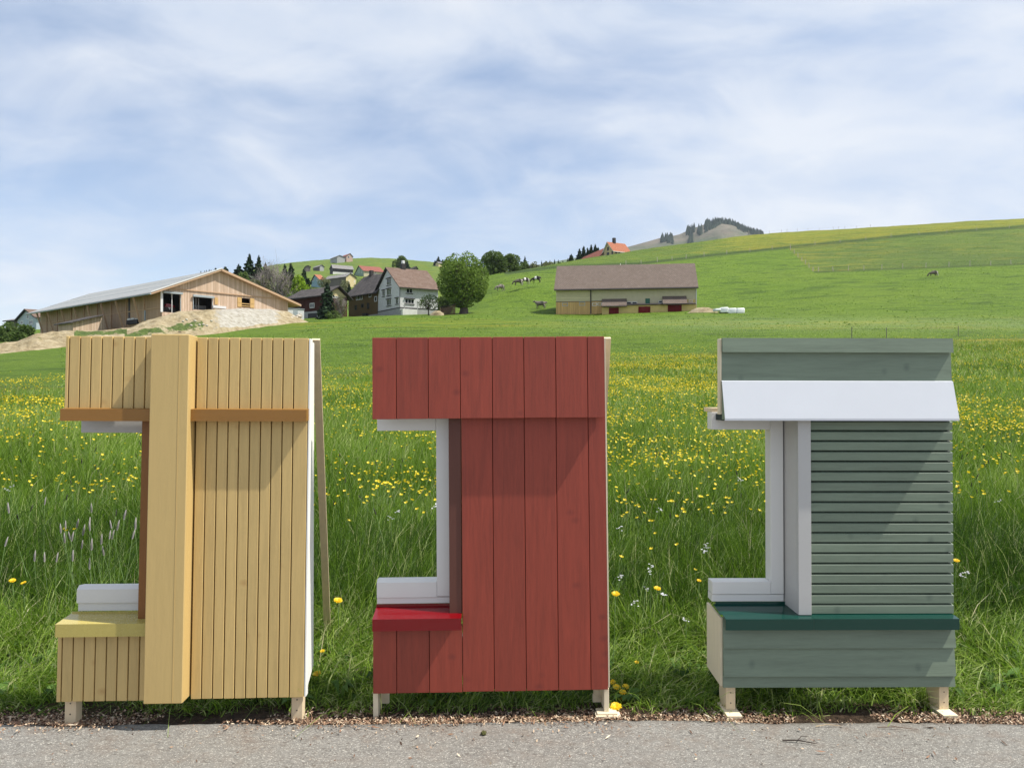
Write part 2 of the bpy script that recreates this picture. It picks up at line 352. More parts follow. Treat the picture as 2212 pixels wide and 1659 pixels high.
# ------------------------------------------------------------------ ground materials
def ground_material():
    m, t, p, out = base_mat('field_grass')
    at = t.n('ShaderNodeAttribute', attribute_name='zone'); s = t.n('ShaderNodeSeparateColor'); t.link(at.outputs['Color'], s.inputs[0])
    lush, yel, soil, pale = s.outputs[0], s.outputs[1], s.outputs[2], at.outputs['Alpha']
    pos = t.n('ShaderNodeNewGeometry').outputs['Position']
    big = t.noise(pos, 0.035, 4, 0.6)
    med = t.noise(t.mapping(pos, scale=(0.5, 1.0, 1.2)), 0.30, 6, 0.65, 0.8)
    fine = t.noise(t.mapping(pos, scale=(1.0, 1.6, 2.4)), 2.1, 7, 0.75)
    streak = t.noise(t.mapping(pos, scale=(0.10, 0.5, 0.9)), 1.4, 5, 0.7, 0.5)
    lushc = t.ramp(fine, [(0.34, (0.036, 0.080, 0.006)), (0.5, (0.100, 0.170, 0.012)), (0.66, (0.18, 0.265, 0.030))])
    hayc = t.ramp(fine, [(0.34, (0.030, 0.056, 0.012)), (0.5, (0.078, 0.120, 0.024)), (0.66, (0.145, 0.195, 0.046))])
    c = t.mix(lush, hayc, lushc)
    c = t.mix(t.ramp(big, [(0.4, (0,)*3), (0.65, (0.45,)*3)]), c, (0.135, 0.195, 0.022))
    c = t.mix(t.ramp(med, [(0.36, (0.7,)*3), (0.5, (0,)*3)]), c, (0.042, 0.082, 0.011))
    c = t.mix(t.ramp(streak, [(0.34, (0.5,)*3), (0.46, (0,)*3)]), c, (0.040, 0.080, 0.010))
    c = t.mix(t.math('MULTIPLY', t.math('MAXIMUM', pale, 0.0), t.ramp(fine, [(0.4, (0.05,)*3), (0.62, (0.75,)*3)])), c, (0.22, 0.29, 0.12))
    c = t.mix(t.math('MULTIPLY', pale, -0.85, clamp=True), c, (0.030, 0.055, 0.013))  # dark green: uncut strips, plus painted shade on the near meadow ground
    # dandelion and buttercup patches
    vo = t.n('ShaderNodeTexVoronoi'); t.link(t.mapping(pos, scale=(1, 1, 1)), vo.inputs['Vector']); vo.inputs['Scale'].default_value = 2.3
    dots = t.ramp(vo.outputs['Distance'], [(0.18, (1,)*3), (0.42, (0,)*3)])
    patch = t.noise(t.mapping(pos, scale=(0.5, 1.3, 1.3)), 0.16, 6, 0.68, 0.7)
    pm = t.ramp(t.math('ADD', patch, t.math('MULTIPLY', yel, 0.35)), [(0.58, (0,)*3), (0.80, (1,)*3)])
    pm = t.math('MULTIPLY', pm, t.math('MINIMUM', t.math('MULTIPLY', yel, 3.0), 1.0))
    yf = t.math('MULTIPLY', pm, t.math('ADD', t.math('MULTIPLY', dots, 0.65), 0.28), clamp=True)
    c = t.mix(t.math('MULTIPLY', yf, 0.85), c, (0.42, 0.32, 0.02))
    soilc = t.ramp(t.noise(pos, 1.3, 8, 0.7), [(0.3, (0.19, 0.135, 0.075)), (0.5, (0.30, 0.23, 0.13)), (0.72, (0.40, 0.34, 0.23))])
    spn = t.n('ShaderNodeSeparateXYZ'); t.link(pos, spn.inputs[0])
    hum = t.math('LESS_THAN', spn.outputs[1], 8.0)
    soilc = t.mix(hum, soilc, t.ramp(t.noise(pos, 22, 6, 0.7), [(0.35, (0.035, 0.024, 0.015)), (0.6, (0.095, 0.062, 0.038)), (0.75, (0.16, 0.11, 0.065))]))
    edge = t.math('ADD', soil, t.math('MULTIPLY', t.math('SUBTRACT', t.noise(pos, 0.7, 6, 0.7), 0.5), 0.9))
    c = t.mix(t.ramp(edge, [(0.45, (0,)*3), (0.56, (1,)*3)]), c, soilc)
    t.link(c, p.inputs['Base Color']); p.inputs['Roughness'].default_value = 0.85; p.inputs['Specular IOR Level'].default_value = 0.15
    b = t.n('ShaderNodeBump'); b.inputs['Strength'].default_value = 1.0; b.inputs['Distance'].default_value = 0.3
    t.link(t.math('ADD', fine, t.math('MULTIPLY', med, 0.8)), b.inputs['Height']); t.link(b.outputs[0], p.inputs['Normal'])
    return m
M['ground'] = ground_material()

def asphalt():
    m, t, p, out = base_mat('asphalt')
    pos = t.n('ShaderNodeNewGeometry').outputs['Position']
    vo = t.n('ShaderNodeTexVoronoi'); t.link(pos, vo.inputs['Vector']); vo.inputs['Scale'].default_value = 210
    sel = t.n('ShaderNodeSeparateColor'); t.link(vo.outputs['Color'], sel.inputs[0])
    st = t.ramp(sel.outputs[0], [(0.0, (0.155, 0.146, 0.130)), (0.45, (0.225, 0.213, 0.190)), (0.85, (0.285, 0.272, 0.245)), (0.97, (0.50, 0.48, 0.42))])
    ed = t.ramp(vo.outputs['Distance'], [(0.5, (0,)*3), (0.9, (0.6,)*3)])
    c = t.mix(ed, st, (0.13, 0.12, 0.11))
    c = t.mix(t.ramp(t.noise(pos, 1.3, 8, 0.72), [(0.38, (0.0,)*3), (0.7, (0.45,)*3)]), c, (0.265, 0.253, 0.225))
    c = t.mix(t.ramp(t.noise(t.mapping(pos, scale=(1, 1.6, 1)), 34, 5, 0.75), [(0.55, (0,)*3), (0.66, (0.75,)*3)]), c, (0.095, 0.083, 0.07))
    c = t.mix(t.ramp(t.noise(pos, 4.5, 6, 0.7), [(0.58, (0,)*3), (0.75, (0.35,)*3)]), c, (0.15, 0.135, 0.12))
    sx = t.n('ShaderNodeSeparateXYZ'); t.link(pos, sx.inputs[0])
    rust = t.math('MULTIPLY', t.ramp(t.math('SUBTRACT', sx.outputs[1], 2.6), [(0.35, (0,)*3), (1.0, (0.75,)*3)]), t.ramp(t.noise(pos, 7, 6, 0.75), [(0.48, (0,)*3), (0.66, (1,)*3)]))
    c = t.mix(t.math('MULTIPLY', rust, 0.6), c, (0.19, 0.13, 0.09))
    t.link(c, p.inputs['Base Color']); p.inputs['Roughness'].default_value = 0.85; p.inputs['Specular IOR Level'].default_value = 0.25
    b = t.n('ShaderNodeBump'); b.inputs['Strength'].default_value = 0.8; b.inputs['Distance'].default_value = 0.004
    h = t.math('ADD', t.math('MULTIPLY', vo.outputs['Distance'], -1.0), t.math('MULTIPLY', t.noise(pos, 45, 4, 0.7), 1.2))
    t.link(h, b.inputs['Height']); t.link(b.outputs[0], p.inputs['Normal'])
    return m
M['asphalt'] = asphalt()

# ------------------------------------------------------------------ ground sheet
def build_ground():
    u = np.concatenate([np.linspace(-2.6, -0.80, 60)[:-1], np.linspace(-0.80, 0.80, 820), np.linspace(0.80, 2.6, 60)[1:]])
    yy = np.concatenate([np.linspace(-14, 3.2, 8), np.linspace(3.5, 6, 26), 6*np.exp(np.linspace(0, math.log(110/6), 150))[1:],
                         110*np.exp(np.linspace(0, math.log(420/110), 300))[1:], 420*np.exp(np.linspace(0, math.log(1100/420), 110))[1:],
                         1100*np.exp(np.linspace(0, math.log(3900/1100), 30))[1:]])
    UU, YY = np.meshgrid(u, yy)
    XX = UU*(np.maximum(YY, 0)+9*np.exp(-np.maximum(YY, 0)/25))
    ZZ = hill(XX, YY)
    near = (YY < 4.6); ZZ = np.where(near & (YY > 3.6), ZZ+0.012*(fbm(XX*6, YY*6, 8)-0.3), ZZ)
    sx = CX+F*XX/np.maximum(YY, 1); sy = CY-F*(ZZ-EYE)/np.maximum(YY, 1)
    yb = yb_of(sx)
    wob = (fbm(XX/11, YY/11, 21)-0.5)
    lush = 1/(1+np.exp(-(YY-yb+wob*9)/0.8))
    d = ditch(sx); hillm = (sx > 1090) & (YY > 140)
    up = hillm & (sy < d)
    strip = np.exp(-((sy-d)/3.2)**2)*hillm
    lush = np.where(up, 0.35, lush); lush = lush*(1-strip*0.9)
    # fenced field on the slope
    left = np.interp(sy, [538, 588], [1703, 1757]); low = np.interp(sx, [1757, 2212, 2700], [588, 570.5, 548])
    fld = hillm & (sx > left) & (sy < low) & (sy > d)
    lush = np.where(fld, 0.12, lush)
    line2 = hillm*(sx > 1757)*np.exp(-((sy-low)/2.0)**2); lush = lush*(1-0.8*line2)
    yel = np.zeros_like(lush)
    yel = np.where(YY < yb, np.clip((YY-14)/22, 0, 0.62), yel)
    yel = np.where((YY > yb) & (YY < 120) & (sx > 600), 0.30*np.exp(-((sy-700)/16)**2) + 0.05, yel)
    yel = np.where(up, np.interp(sx, [1100, 1350, 1500, 1620, 2212, 2700], [0.15, 0.2, 0.3, 0.75, 0.7, 0.6]), yel)
    yel = yel*(1-strip); yel = np.where(fld, np.interp(sx, [1760, 1900, 2000, 2212], [0.42, 0.30, 0.18, 0.25]), yel)
    far = (YY > 380) & (sx < 1150)
    lush = np.where(far, 0.30+0.3*fbm(XX/60, YY/60, 4), lush); yel = np.where(far, 0.28, yel)
    soil = np.zeros_like(lush)
    soil = np.where((YY > 3.45) & (YY < 4.1), 1.0-np.clip((YY-3.70)/0.3, 0, 1), soil)
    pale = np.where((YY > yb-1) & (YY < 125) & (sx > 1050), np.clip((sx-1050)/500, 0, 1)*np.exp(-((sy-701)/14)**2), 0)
    pale = pale-np.maximum(np.maximum(strip, 0.8*line2), np.interp(YY, [4.0, 4.4, 14, 30], [0.0, 0.9, 0.85, 0.0]))  # strips are dark grass; the near-meadow term paints shade under the blades
    n, mcol = XX.shape
    V = np.stack([XX, YY, ZZ], -1).reshape(-1, 3)
    a = (np.arange(n-1)[:, None]*mcol+np.arange(mcol-1)[None]).ravel()
    loops = np.stack([a, a+1, a+1+mcol, a+mcol], -1).ravel()
    k = len(a)
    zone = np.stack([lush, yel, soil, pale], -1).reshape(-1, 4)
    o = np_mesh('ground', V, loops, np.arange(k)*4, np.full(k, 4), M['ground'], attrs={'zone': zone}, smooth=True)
    tag(o, kind='structure')
build_ground()

def road_edge(x): return 3.60+0.020*np.sin(x*1.3+0.5)+0.05*(fbm(np.asarray(x)*3.1+50, np.asarray(x)*0+3, 9)-0.5)+0.03*(fbm(np.asarray(x)*19+50, np.asarray(x)*0+7, 9)-0.5)
def build_road():
    xs = np.linspace(-30, 30, 1500); e = road_edge(xs)
    rows = [np.full_like(xs, -9.0), np.full_like(xs, 1.0), np.full_like(xs, 2.6), e-0.05, e]
    zs = [0.022, 0.022, 0.022, 0.021, 0.012]
    V = np.concatenate([np.stack([xs, r, np.full_like(xs, z)], -1) for r, z in zip(rows, zs)]+[np.stack([xs, e+0.012, np.full_like(xs, -0.02)], -1)])
    n = len(xs); a = (np.arange(5)[:, None]*n+np.arange(n-1)[None]).ravel()
    loops = np.stack([a, a+1, a+1+n, a+n], -1).ravel(); k = len(a)
    tag(np_mesh('road', V, loops, np.arange(k)*4, np.full(k, 4), M['asphalt'], smooth=True), kind='structure')
build_road()

# ------------------------------------------------------------------ earth mound before the timber barn
def soil_material():
    m, t, p, out = base_mat('dug_earth')
    pos = t.n('ShaderNodeNewGeometry').outputs['Position']
    at = t.n('ShaderNodeAttribute', attribute_name='zone'); s = t.n('ShaderNodeSeparateColor'); t.link(at.outputs['Color'], s.inputs[0])
    c = t.ramp(t.noise(pos, 0.9, 9, 0.72), [(0.32, (0.19, 0.145, 0.08)), (0.5, (0.33, 0.27, 0.165)), (0.68, (0.46, 0.39, 0.27))])
    g = t.ramp(t.noise(t.mapping(pos, scale=(0.5, 1, 2)), 1.6, 9, 0.75), [(0.35, (0.25, 0.225, 0.18)), (0.55, (0.42, 0.40, 0.35)), (0.7, (0.52, 0.50, 0.46))])
    nn = t.math('SUBTRACT', t.noise(pos, 0.8, 6, 0.7), 0.5)
    c = t.mix(t.ramp(t.math('ADD', s.outputs[0], t.math('MULTIPLY', nn, 0.8)), [(0.44, (0,)*3), (0.6, (0.9,)*3)]), c, g)
    gr = t.ramp(t.noise(pos, 3, 6, 0.7), [(0.35, (0.035, 0.065, 0.018)), (0.7, (0.12, 0.17, 0.04))])
    c = t.mix(t.ramp(t.math('ADD', s.outputs[1], t.math('MULTIPLY', nn, 1.2)), [(0.46, (0,)*3), (0.56, (0.95,)*3)]), c, gr)
    t.link(c, p.inputs['Base Color']); p.inputs['Roughness'].default_value = 0.95; p.inputs['Specular IOR Level'].default_value = 0.1
    b = t.n('ShaderNodeBump'); b.inputs['Strength'].default_value = 1.0; b.inputs['Distance'].default_value = 0.25
    t.link(t.noise(pos, 1.6, 9, 0.75), b.inputs['Height']); t.link(b.outputs[0], p.inputs['Normal'])
    return m
M['soil'] = soil_material()
def build_mound():
    sxs = np.linspace(-60, 668, 420)
    top = np.interp(sxs, [-60, 40, 78, 138, 224, 282, 307, 347, 390, 454, 526, 574, 622, 650, 668], [748, 738, 722, 715, 714, 708, 696, 684, 673, 669, 667, 668, 673, 689, 697])
    low = np.interp(sxs, [-60, 0, 141, 300, 470, 598, 651, 668], [775, 768, 747, 735, 726, 707, 694, 698])
    Y0 = np.interp(sxs, [-60, 150, 300, 470, 650], [78, 90, 96, 104, 122]); Y1 = Y0+np.interp(sxs, [0, 300, 450, 620, 668], [10, 9, 8, 8, 3])
    T = np.linspace(0, 1, 60)
    rows = []; zo = []
    for k, tt in enumerate(T):
        Y = Y0+(Y1-Y0)*tt; s = low+(top-low)*(math.sin(tt*math.pi/2)**0.9)
        X = (sxs-CX)/F*Y; Z = EYE+(CY-s)/F*Y + (fbm(X*0.7, Y*0.9, 31, 5)-0.5)*0.9*math.sin(tt*math.pi)**0.5
        rows.append(np.stack([X, Y, Z], -1))
        grey = np.clip((sxs-430)/60, 0, 1)*np.clip((640-sxs)/60, 0, 1)*(0.75 if 0.15 < tt else 0.35)
        weed = np.where((sxs > 270) & (sxs < 440), 0.62*math.exp(-((tt-0.25)/0.17)**2), 0)+np.where((sxs > 160) & (sxs < 275), 0.7*math.exp(-((tt-0.55)/0.3)**2), 0)
        weed = weed+np.where(sxs < 90, 0.38*math.exp(-((tt-0.35)/0.3)**2), 0)
        zo.append(np.stack([grey, weed, 0*grey, 0*grey], -1))
    last = rows[-1]
    for dy, dz in ((4, -0.25), (9, -1.6), (15, -5)):
        Y = last[:, 1]+dy; X = last[:, 0]*Y/last[:, 1]; rows.append(np.stack([X, Y, last[:, 2]+dz], -1)); zo.append(zo[-1])
    f = rows[0].copy(); f[:, 1] -= 1.2; f[:, 2] -= 0.9; rows.insert(0, f); zo.insert(0, zo[0])
    V = np.concatenate(rows); n = len(sxs); r = len(rows)
    a = (np.arange(r-1)[:, None]*n+np.arange(n-1)[None]).ravel()
    loops = np.stack([a, a+1, a+1+n, a+n], -1).ravel(); k = len(a)
    tag(np_mesh('earth_mound', V, loops, np.arange(k)*4, np.full(k, 4), M['soil'], attrs={'zone': np.concatenate(zo)}, smooth=True), kind='structure')
build_mound()

# ------------------------------------------------------------------ mountain behind the hill
def build_mountain():
    m, t, p, out = base_mat('alp')
    pos = t.n('ShaderNodeNewGeometry').outputs['Position']
    c = t.ramp(t.noise(t.mapping(pos, scale=(1, 0.4, 1.6)), 0.007, 8, 0.65, 0.6), [(0.36, (0.055, 0.078, 0.038)), (0.48, (0.105, 0.10, 0.065)), (0.62, (0.155, 0.13, 0.092))])
    s = t.n('ShaderNodeSeparateXYZ'); t.link(pos, s.inputs[0])
    low = t.ramp(t.math('MULTIPLY', t.math('SUBTRACT', s.outputs[2], 380.0), 0.01), [(0.25, (1,)*3), (0.85, (0,)*3)])
    c = t.mix(low, c, (0.085, 0.13, 0.05))
    t.link(c, p.inputs['Base Color']); p.inputs['Roughness'].default_value = 0.95
    b = t.n('ShaderNodeBump'); b.inputs['Strength'].default_value = 1.0; b.inputs['Distance'].default_value = 14
    t.link(t.noise(pos, 0.012, 7, 0.7), b.inputs['Height']); t.link(b.outputs[0], p.inputs['Normal'])
    sx = np.linspace(1150, 1900, 260)
    top = np.interp(sx, [1150, 1290, 1359, 1403, 1429, 1455, 1468, 1489, 1510, 1525, 1554, 1575, 1596, 1625, 1648, 1700, 1760, 1900],
                        [575, 548, 533, 521, 513.5, 509.5, 506.5, 497, 489, 484, 480, 483, 491, 500, 508, 524, 545, 600])
    rows = []
    for tt in np.linspace(-0.35, 1, 50):
        Y = 2000+600*tt; s = top+(1-tt)*95*(0.6+0.4*(1-tt)) if tt > 0 else top+95-170*tt
        X = (sx-CX)/F*2600*(Y/2600)**0.35; Z = EYE+(CY-s)/F*Y
        Z = Z+60*(fbm(X/170, np.full_like(X, Y/170), 61, 4)-0.5)*(1-abs(2*max(tt, 0)-1))
        rows.append(np.stack([X, np.full_like(X, Y), Z], -1))
    for dy, dz in ((250, -90), (700, -330)):
        r = rows[49].copy(); r[:, 1] += dy; r[:, 2] += dz; rows.append(r)
    V = np.concatenate(rows); n = len(sx); r = len(rows)
    a = (np.arange(r-1)[:, None]*n+np.arange(n-1)[None]).ravel(); k = len(a)
    tag(np_mesh('mountain', V, np.stack([a, a+1, a+1+n, a+n], -1).ravel(), np.arange(k)*4, np.full(k, 4), m, smooth=True), kind='structure')
    # far fir wood on it: one mass
    m2 = plain('far_fir', (0.022, 0.042, 0.022), 0.9, 0.35, 0.05)
    b = []
    spots = []
    def scat(x0, x1, y0, y1, n, h0=26, h1=42):
        for _ in range(int(n*1.7)):
            xx = random.uniform(x0, x1); yy = random.uniform(y0(xx), y1(xx)) if callable(y0) else random.uniform(y0, y1)
            spots.append((xx, yy, random.uniform(h0, h1)))
    tp = lambda x: np.interp(x, sx, top)
    scat(1522, 1556, lambda x: tp(x)-1, lambda x: tp(x)+max(2, 22-(x-1522)*0.5), 60)
    scat(1556, 1596, lambda x: tp(x)-1, lambda x: tp(x)+4, 55)
    scat(1592, 1650, lambda x: tp(x)-1, lambda x: tp(x)+26-abs(x-1615)*0.55, 190, 22, 36)
    scat(1484, 1500, lambda x: tp(x)-1, lambda x: tp(x)+9, 18); scat(1507, 1516, 495, 508, 12); scat(1489, 1496, 506, 522, 12)
    scat(1428, 1442, 514, 526, 22); scat(1442, 1454, 514, 530, 24); scat(1590, 1625, 511, 520, 14, 14, 22)
    Q = []
    for px, py, h in spots:
        # ground depth on the mountain for this row
        Tt = min(1.0, max(0.05, 1-(py-tp(px))/75.0)); Y = 2000+600*Tt-6
        X = (px-CX)/F*2600*(Y/2600)**0.35 if Tt < 0.97 else (px-CX)/F*Y
        X = (px-CX)/F*Y; Z = EYE+(CY-py)/F*Y-h*0.5
        rr = h*0.26
        for q in range(6):
            a0 = q*math.pi/3; a1 = a0+math.pi/3
            p0 = (X+rr*math.cos(a0), Y+rr*math.sin(a0), Z); p1 = (X+rr*math.cos(a1), Y+rr*math.sin(a1), Z)
            Q.append([p0, p1, (X+.1, Y, Z+h), (X, Y+.1, Z+h)])
    tag(quads_mesh('mountain_forest', np.array(Q), m2), kind='stuff', label='dark fir wood along the crest of the far mountain', cat='forest')
build_mountain()

# ------------------------------------------------------------------ facade mock-ups
def s2n(*a): return a
class Panel:
    def __init__(s, name, label, px, py, Z, yaw, lean, roll, group='facade corner mock-ups beside the road'):
        psi, al, rho = R(yaw), R(lean), R(roll)
        ex = Vector((math.cos(psi), math.sin(psi), 0)); h = Vector((-math.sin(psi), math.cos(psi), 0)); z = Vector((0, 0, 1))
        ez = h*math.sin(al)+z*math.cos(al); ey = h*math.cos(al)-z*math.sin(al)
        s.ex = ex*math.cos(rho)+ez*math.sin(rho); s.ez = ez*math.cos(rho)-ex*math.sin(rho); s.ey = ey
        C = Vector((PX(px, Z), Z, PZ(py, Z)))
        # base of the thing: where the front plane meets the ground below its middle
        k = (C.z-0.0)/s.ez.z
        s.O = C-s.ez*k
        s.e = empty(name); s.e.matrix_world = Matrix.Translation(s.O) @ Matrix((s.ex, s.ey, s.ez)).transposed().to_4x4()
        tag(s.e, label, 'facade mock-up', group)
    def L(s, p, d=0.0):
        ray = Vector(((p[0]-CX)/F, 1, (CY-p[1])/F)); c = Vector((0, 0, EYE))
        t = (d-(c-s.O).dot(s.ey))/ray.dot(s.ey); q = c+ray*t-s.O
        return q.dot(s.ex), q.dot(s.ez)
def zc(ox, oy):
    return lambda x, y: ((ox+x/3.0722)*0.88516, (oy+y/3.0722)*0.88516)
z1, z2 = zc(100, 780), zc(100, 1300); z3, z4 = zc(860, 780), zc(860, 1300); z5, z6 = zc(1700, 780), zc(1700, 1300)

def slats_v(P, name, xs, z0, z1_, mat, back, gap=0.005, d0=0.0, th=0.022, bev=0.0018, backd=0.0):
    """vertical boards between successive x positions"""
    m = MB()
    for a, b in zip(xs, xs[1:]):
        m.box(a+gap/2, b-gap/2, d0, d0+th, z0+random.uniform(-.0008, .0008), z1_+random.uniform(-.0006, .0006), bev)
    o = m.build(name, mat, P.e)
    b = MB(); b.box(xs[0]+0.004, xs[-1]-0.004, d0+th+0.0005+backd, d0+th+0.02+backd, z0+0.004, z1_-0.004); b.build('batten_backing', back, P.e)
    return o

def yellow_panel():
    P = Panel('facade_mockup', 'ochre yellow facade mock-up of narrow vertical slats with a broad post', 395, 1115, 3.617, 3.2, 2.1, -0.35)
    L = lambda p, d=0: P.L(p, d)
    mix = lambda zt, zb, a, b: None
    xl = (L(z1(180, 400))[0]+L(z2(118, 1000))[0])/2
    xr = (L(z1(2000, 400))[0]+L(z2(1985, 600))[0])/2
    ztop = L(z1(1000, 131))[1]; zbot = L(z2(1000, 1248))[1]
    zbar = L(z1(1500, 716), 0)[1]
    # column x lines, local
    pitch = (L(z1(1890, 720))[0]-L(z1(1240, 720))[0])/8
    g0 = L(z1(1240, 720))[0]; gr = [g0+pitch*k for k in range(-1, 9)]
    xp0 = L(z1(812, 900))[0]; xp1 = L(z1(1165, 450), 0)[0]
    gl = [L(z1(q, 400))[0] for q in (208, 290, 372, 453, 535, 617, 699, 781)]
    # upper slats
    slats_v(P, 'upper_slat_cladding', [xl]+gl+[xp0+0.012], zbar, ztop, M['yellow'], M['brown_back'])
    xsr = [xp1]+[g for g in gr if g > xp1+0.02]+[xr]
    slats_v(P, 'upper_slat_cladding', xsr, zbar, ztop, M['yellow'], M['brown_back'])
    # main field right of the post
    slats_v(P, 'main_slat_cladding', xsr, zbot, zbar-0.001, M['yellow'], M['brown_back'])
    # lower left field
    xll = L(z2(116, 1000))[0]; zs = L(z2(400, 785))[1]
    gl2 = [L(z2(q, 1000))[0] for q in (154, 237, 320, 403, 487, 569, 653, 736)]
    slats_v(P, 'lower_slat_cladding', [xll]+gl2+[xp0+0.012], zbot-0.003, zs+0.02, M['yellow'], M['brown_back'])
    # broad post: two glued boards, front face proud
    pr = 0.085
    a = L(z1(817, 500), -pr)[0]; b = L(z1(1105, 500), -pr)[0]
    zt = L(z1(960, 110), -pr)[1]; zb = L(z2(930, 1281), -pr)[1]
    m = MB(); m.box(a, b, -pr, 0.03, zb, zt, 0.003)
    post = m.build('post', M['yellow_board'], P.e)
    seam = L(z1(1032, 500), -pr)[0]
    MB().box(seam-0.0009, seam+0.0009, -pr-0.0012, -pr+0.001, zb+0.004, zt-0.004).build('glue_seam', M['yellow_board'], post)
    # drip bars
    for (x0, x1, pt) in ((143, 808, (143, 716)), (1136, 2003, (1500, 716))):
        p = 0.050
        xa = L(z1(x0, 716), -p)[0]; xb = L(z1(x1, 716), -p)[0]
        if x0 < 200: xb = a-0.002
        else: xa = b+0.001; xb = L(z1(1990, 716), -p)[0]
        z0 = L(z1(1500, 762 if x0 > 200 else 764), -p)[1]; zt_ = L(z1(1500, 674), -p)[1]
        m = MB(); m.prism([(-p, z0), (0.004, z0+0.004), (0.004, zt_+0.005), (-p, zt_)], 'x', xa, xb)
        m.build('drip_bar', M['orange'], P.e)
    # window reveal
    xj0 = L(z2(745, 300), 0.03)[0]; xj1 = xp0+0.004
    zj = L(z2(760, 660), 0.0)[1]
    MB().box(xj0, xj1+0.01, 0.012, 0.15, zj, zbar-0.02, 0.0015).build('jamb', M['orange_v'], P.e)
    wd = 0.095
    f = empty('window_frame'); f.parent = P.e
    xw0 = L(z1(300, 800), wd)[0]; zw0 = L(z1(500, 848), wd)[1]
    MB().box(xw0, xj0-0.001, wd, wd+0.07, zw0, zbar+0.02, 0.003).build('head_rail', M['grey'], f)  # white rail, greyed in colour to stand in for shade under the bar
    xs0 = L(z2(268, 460), wd)[0]
    za = L(z2(500, 404), wd)[1]; zb_ = L(z2(500, 524), wd)[1]; zc_ = L(z2(500, 584), wd+0.008)[1]
    m = MB(); m.prism([(wd, zb_), (wd+0.075, zb_), (wd+0.075, za-0.002), (wd+0.022, za+0.004), (wd+0.0, za-0.012)], 'x', xs0, xj0-0.001)
    m.build('bottom_rail', M['white'], f)
    MB().box(xs0+0.004, xj0-0.001, wd+0.008, wd+0.07, zc_, zb_-0.001, 0.001).build('sill_rail', M['white'], f)
    MB().box(xj0-0.014, xj0-0.0005, wd+0.004, wd+0.07, za-0.002, zw0, 0.001).build('side_rail', M['white'], f)
    # sheet sill
    pf = 0.048
    xa = L(z2(105, 730), -pf)[0]; xb = a-0.001
    zt_ = L(z2(450, 682), -pf)[1]; zl = L(z2(450, 779), -pf)[1]
    zu = zc_-0.002
    m = MB(); m.prism([(-pf, zl), (-pf+0.002, zl), (-pf+0.002, zt_-0.002), (wd+0.008, zu-0.008), (wd+0.008, zu), (wd+0.006, zu), (wd+0.006, zu-0.006), (-pf, zt_)], 'x', xa, xb)
    m.box(xa, xa+0.002, -pf, wd, zl+0.004, zt_-0.004)
    m.build('sheet_sill', M['mustard'], P.e)
    # carcass and right edge boards
    MB().box(xr+0.001, xr+0.009, 0.001, 0.045, zbot+0.002, ztop-0.002, 0.001).build('edge_board', M['whitewood'], P.e)
    m = MB(); m.hexa([(xr-0.004, 0.0455, zbot+0.03), (xr+0.006, 0.0455, zbot+0.03), (xr+0.006, 0.185, zbot+0.09), (xr-0.004, 0.185, zbot+0.09),
                      (xr-0.004, 0.0455, ztop-0.012), (xr+0.006, 0.0455, ztop-0.012), (xr+0.006, 0.10, ztop-0.014), (xr-0.004, 0.10, ztop-0.014)])
    m.build('side_board', M['whitewood'], P.e)
    m = MB(); m.box(xp0+0.03, xr-0.02, 0.07, 0.09, zbot+0.1, ztop-0.05); m.box(xll+0.03, xp0+0.03, 0.10, 0.16, zbot+0.08, zs-0.05); m.box(xl+0.03, xp0+0.03, 0.10, 0.16, zbar+0.05, ztop-0.03)
    m.build('back_frame', M['pine'], P.e)
    # legs
    for k, (q0, q1, zb0) in enumerate(((150, 236, 1448), (1865, 1950, 1400))):
        x0 = L(z2(q0, 1330), 0.012)[0]; x1 = L(z2(q1, 1330), 0.012)[0]
        zz = -0.01 if k else -0.012
        m = MB(); m.box(x0, x1, 0.045, 0.103, zz, zbot+0.06, 0.002)
        lg = m.build('leg', M['pine'], P.e)
        for dz in (0.035, 0.085): MB().tube([((x0+x1)/2, 0.0435, dz+0.02), ((x0+x1)/2, 0.0475, dz+0.02)], 0.0035, 8).build('screw', M['steel'], lg)
    MB().box(L(z2(245, 1300), 0.15)[0], L(z2(275, 1300), 0.15)[0], 0.15, 0.19, 0.03, zbot+0.06, 0.002).build('rear_leg', M['pine'], P.e)
    # raking brace behind: top at the panel's back, foot on the verge
    Pw = P.e.matrix_world.inverted()
    tp = Vector((PX(682.6, 3.85), 3.85, PZ(733, 3.85))); ft = Vector((PX(708.5, 4.62), 4.62, 0.03))
    d = (ft-tp).normalized(); sx = Vector((1, 0.18, 0)).normalized(); sx = (sx-d*sx.dot(d)).normalized(); sy = d.cross(sx)
    hw, ht = 0.0195, 0.011
    pts = []
    for c in (ft, tp):
        for a_, b_ in ((-1, -1), (1, -1), (1, 1), (-1, 1)): pts.append(Pw @ (c+sx*hw*a_+sy*ht*b_))
    MB().hexa(pts).build('brace', M['pine'], P.e)
    return P
yellow_panel()

def leg_with_screws(P, x0, x1, y0, y1, z0, zt, mat, screws=()):
    lg = MB().box(x0, x1, y0, y1, z0, zt, 0.0015).build('leg', mat, P.e)
    for dz in screws: MB().tube([((x0+x1)/2, y0-0.0015, dz), ((x0+x1)/2, y0+0.003, dz)], 0.0032, 8).build('screw', M['steel'], lg)
    return lg

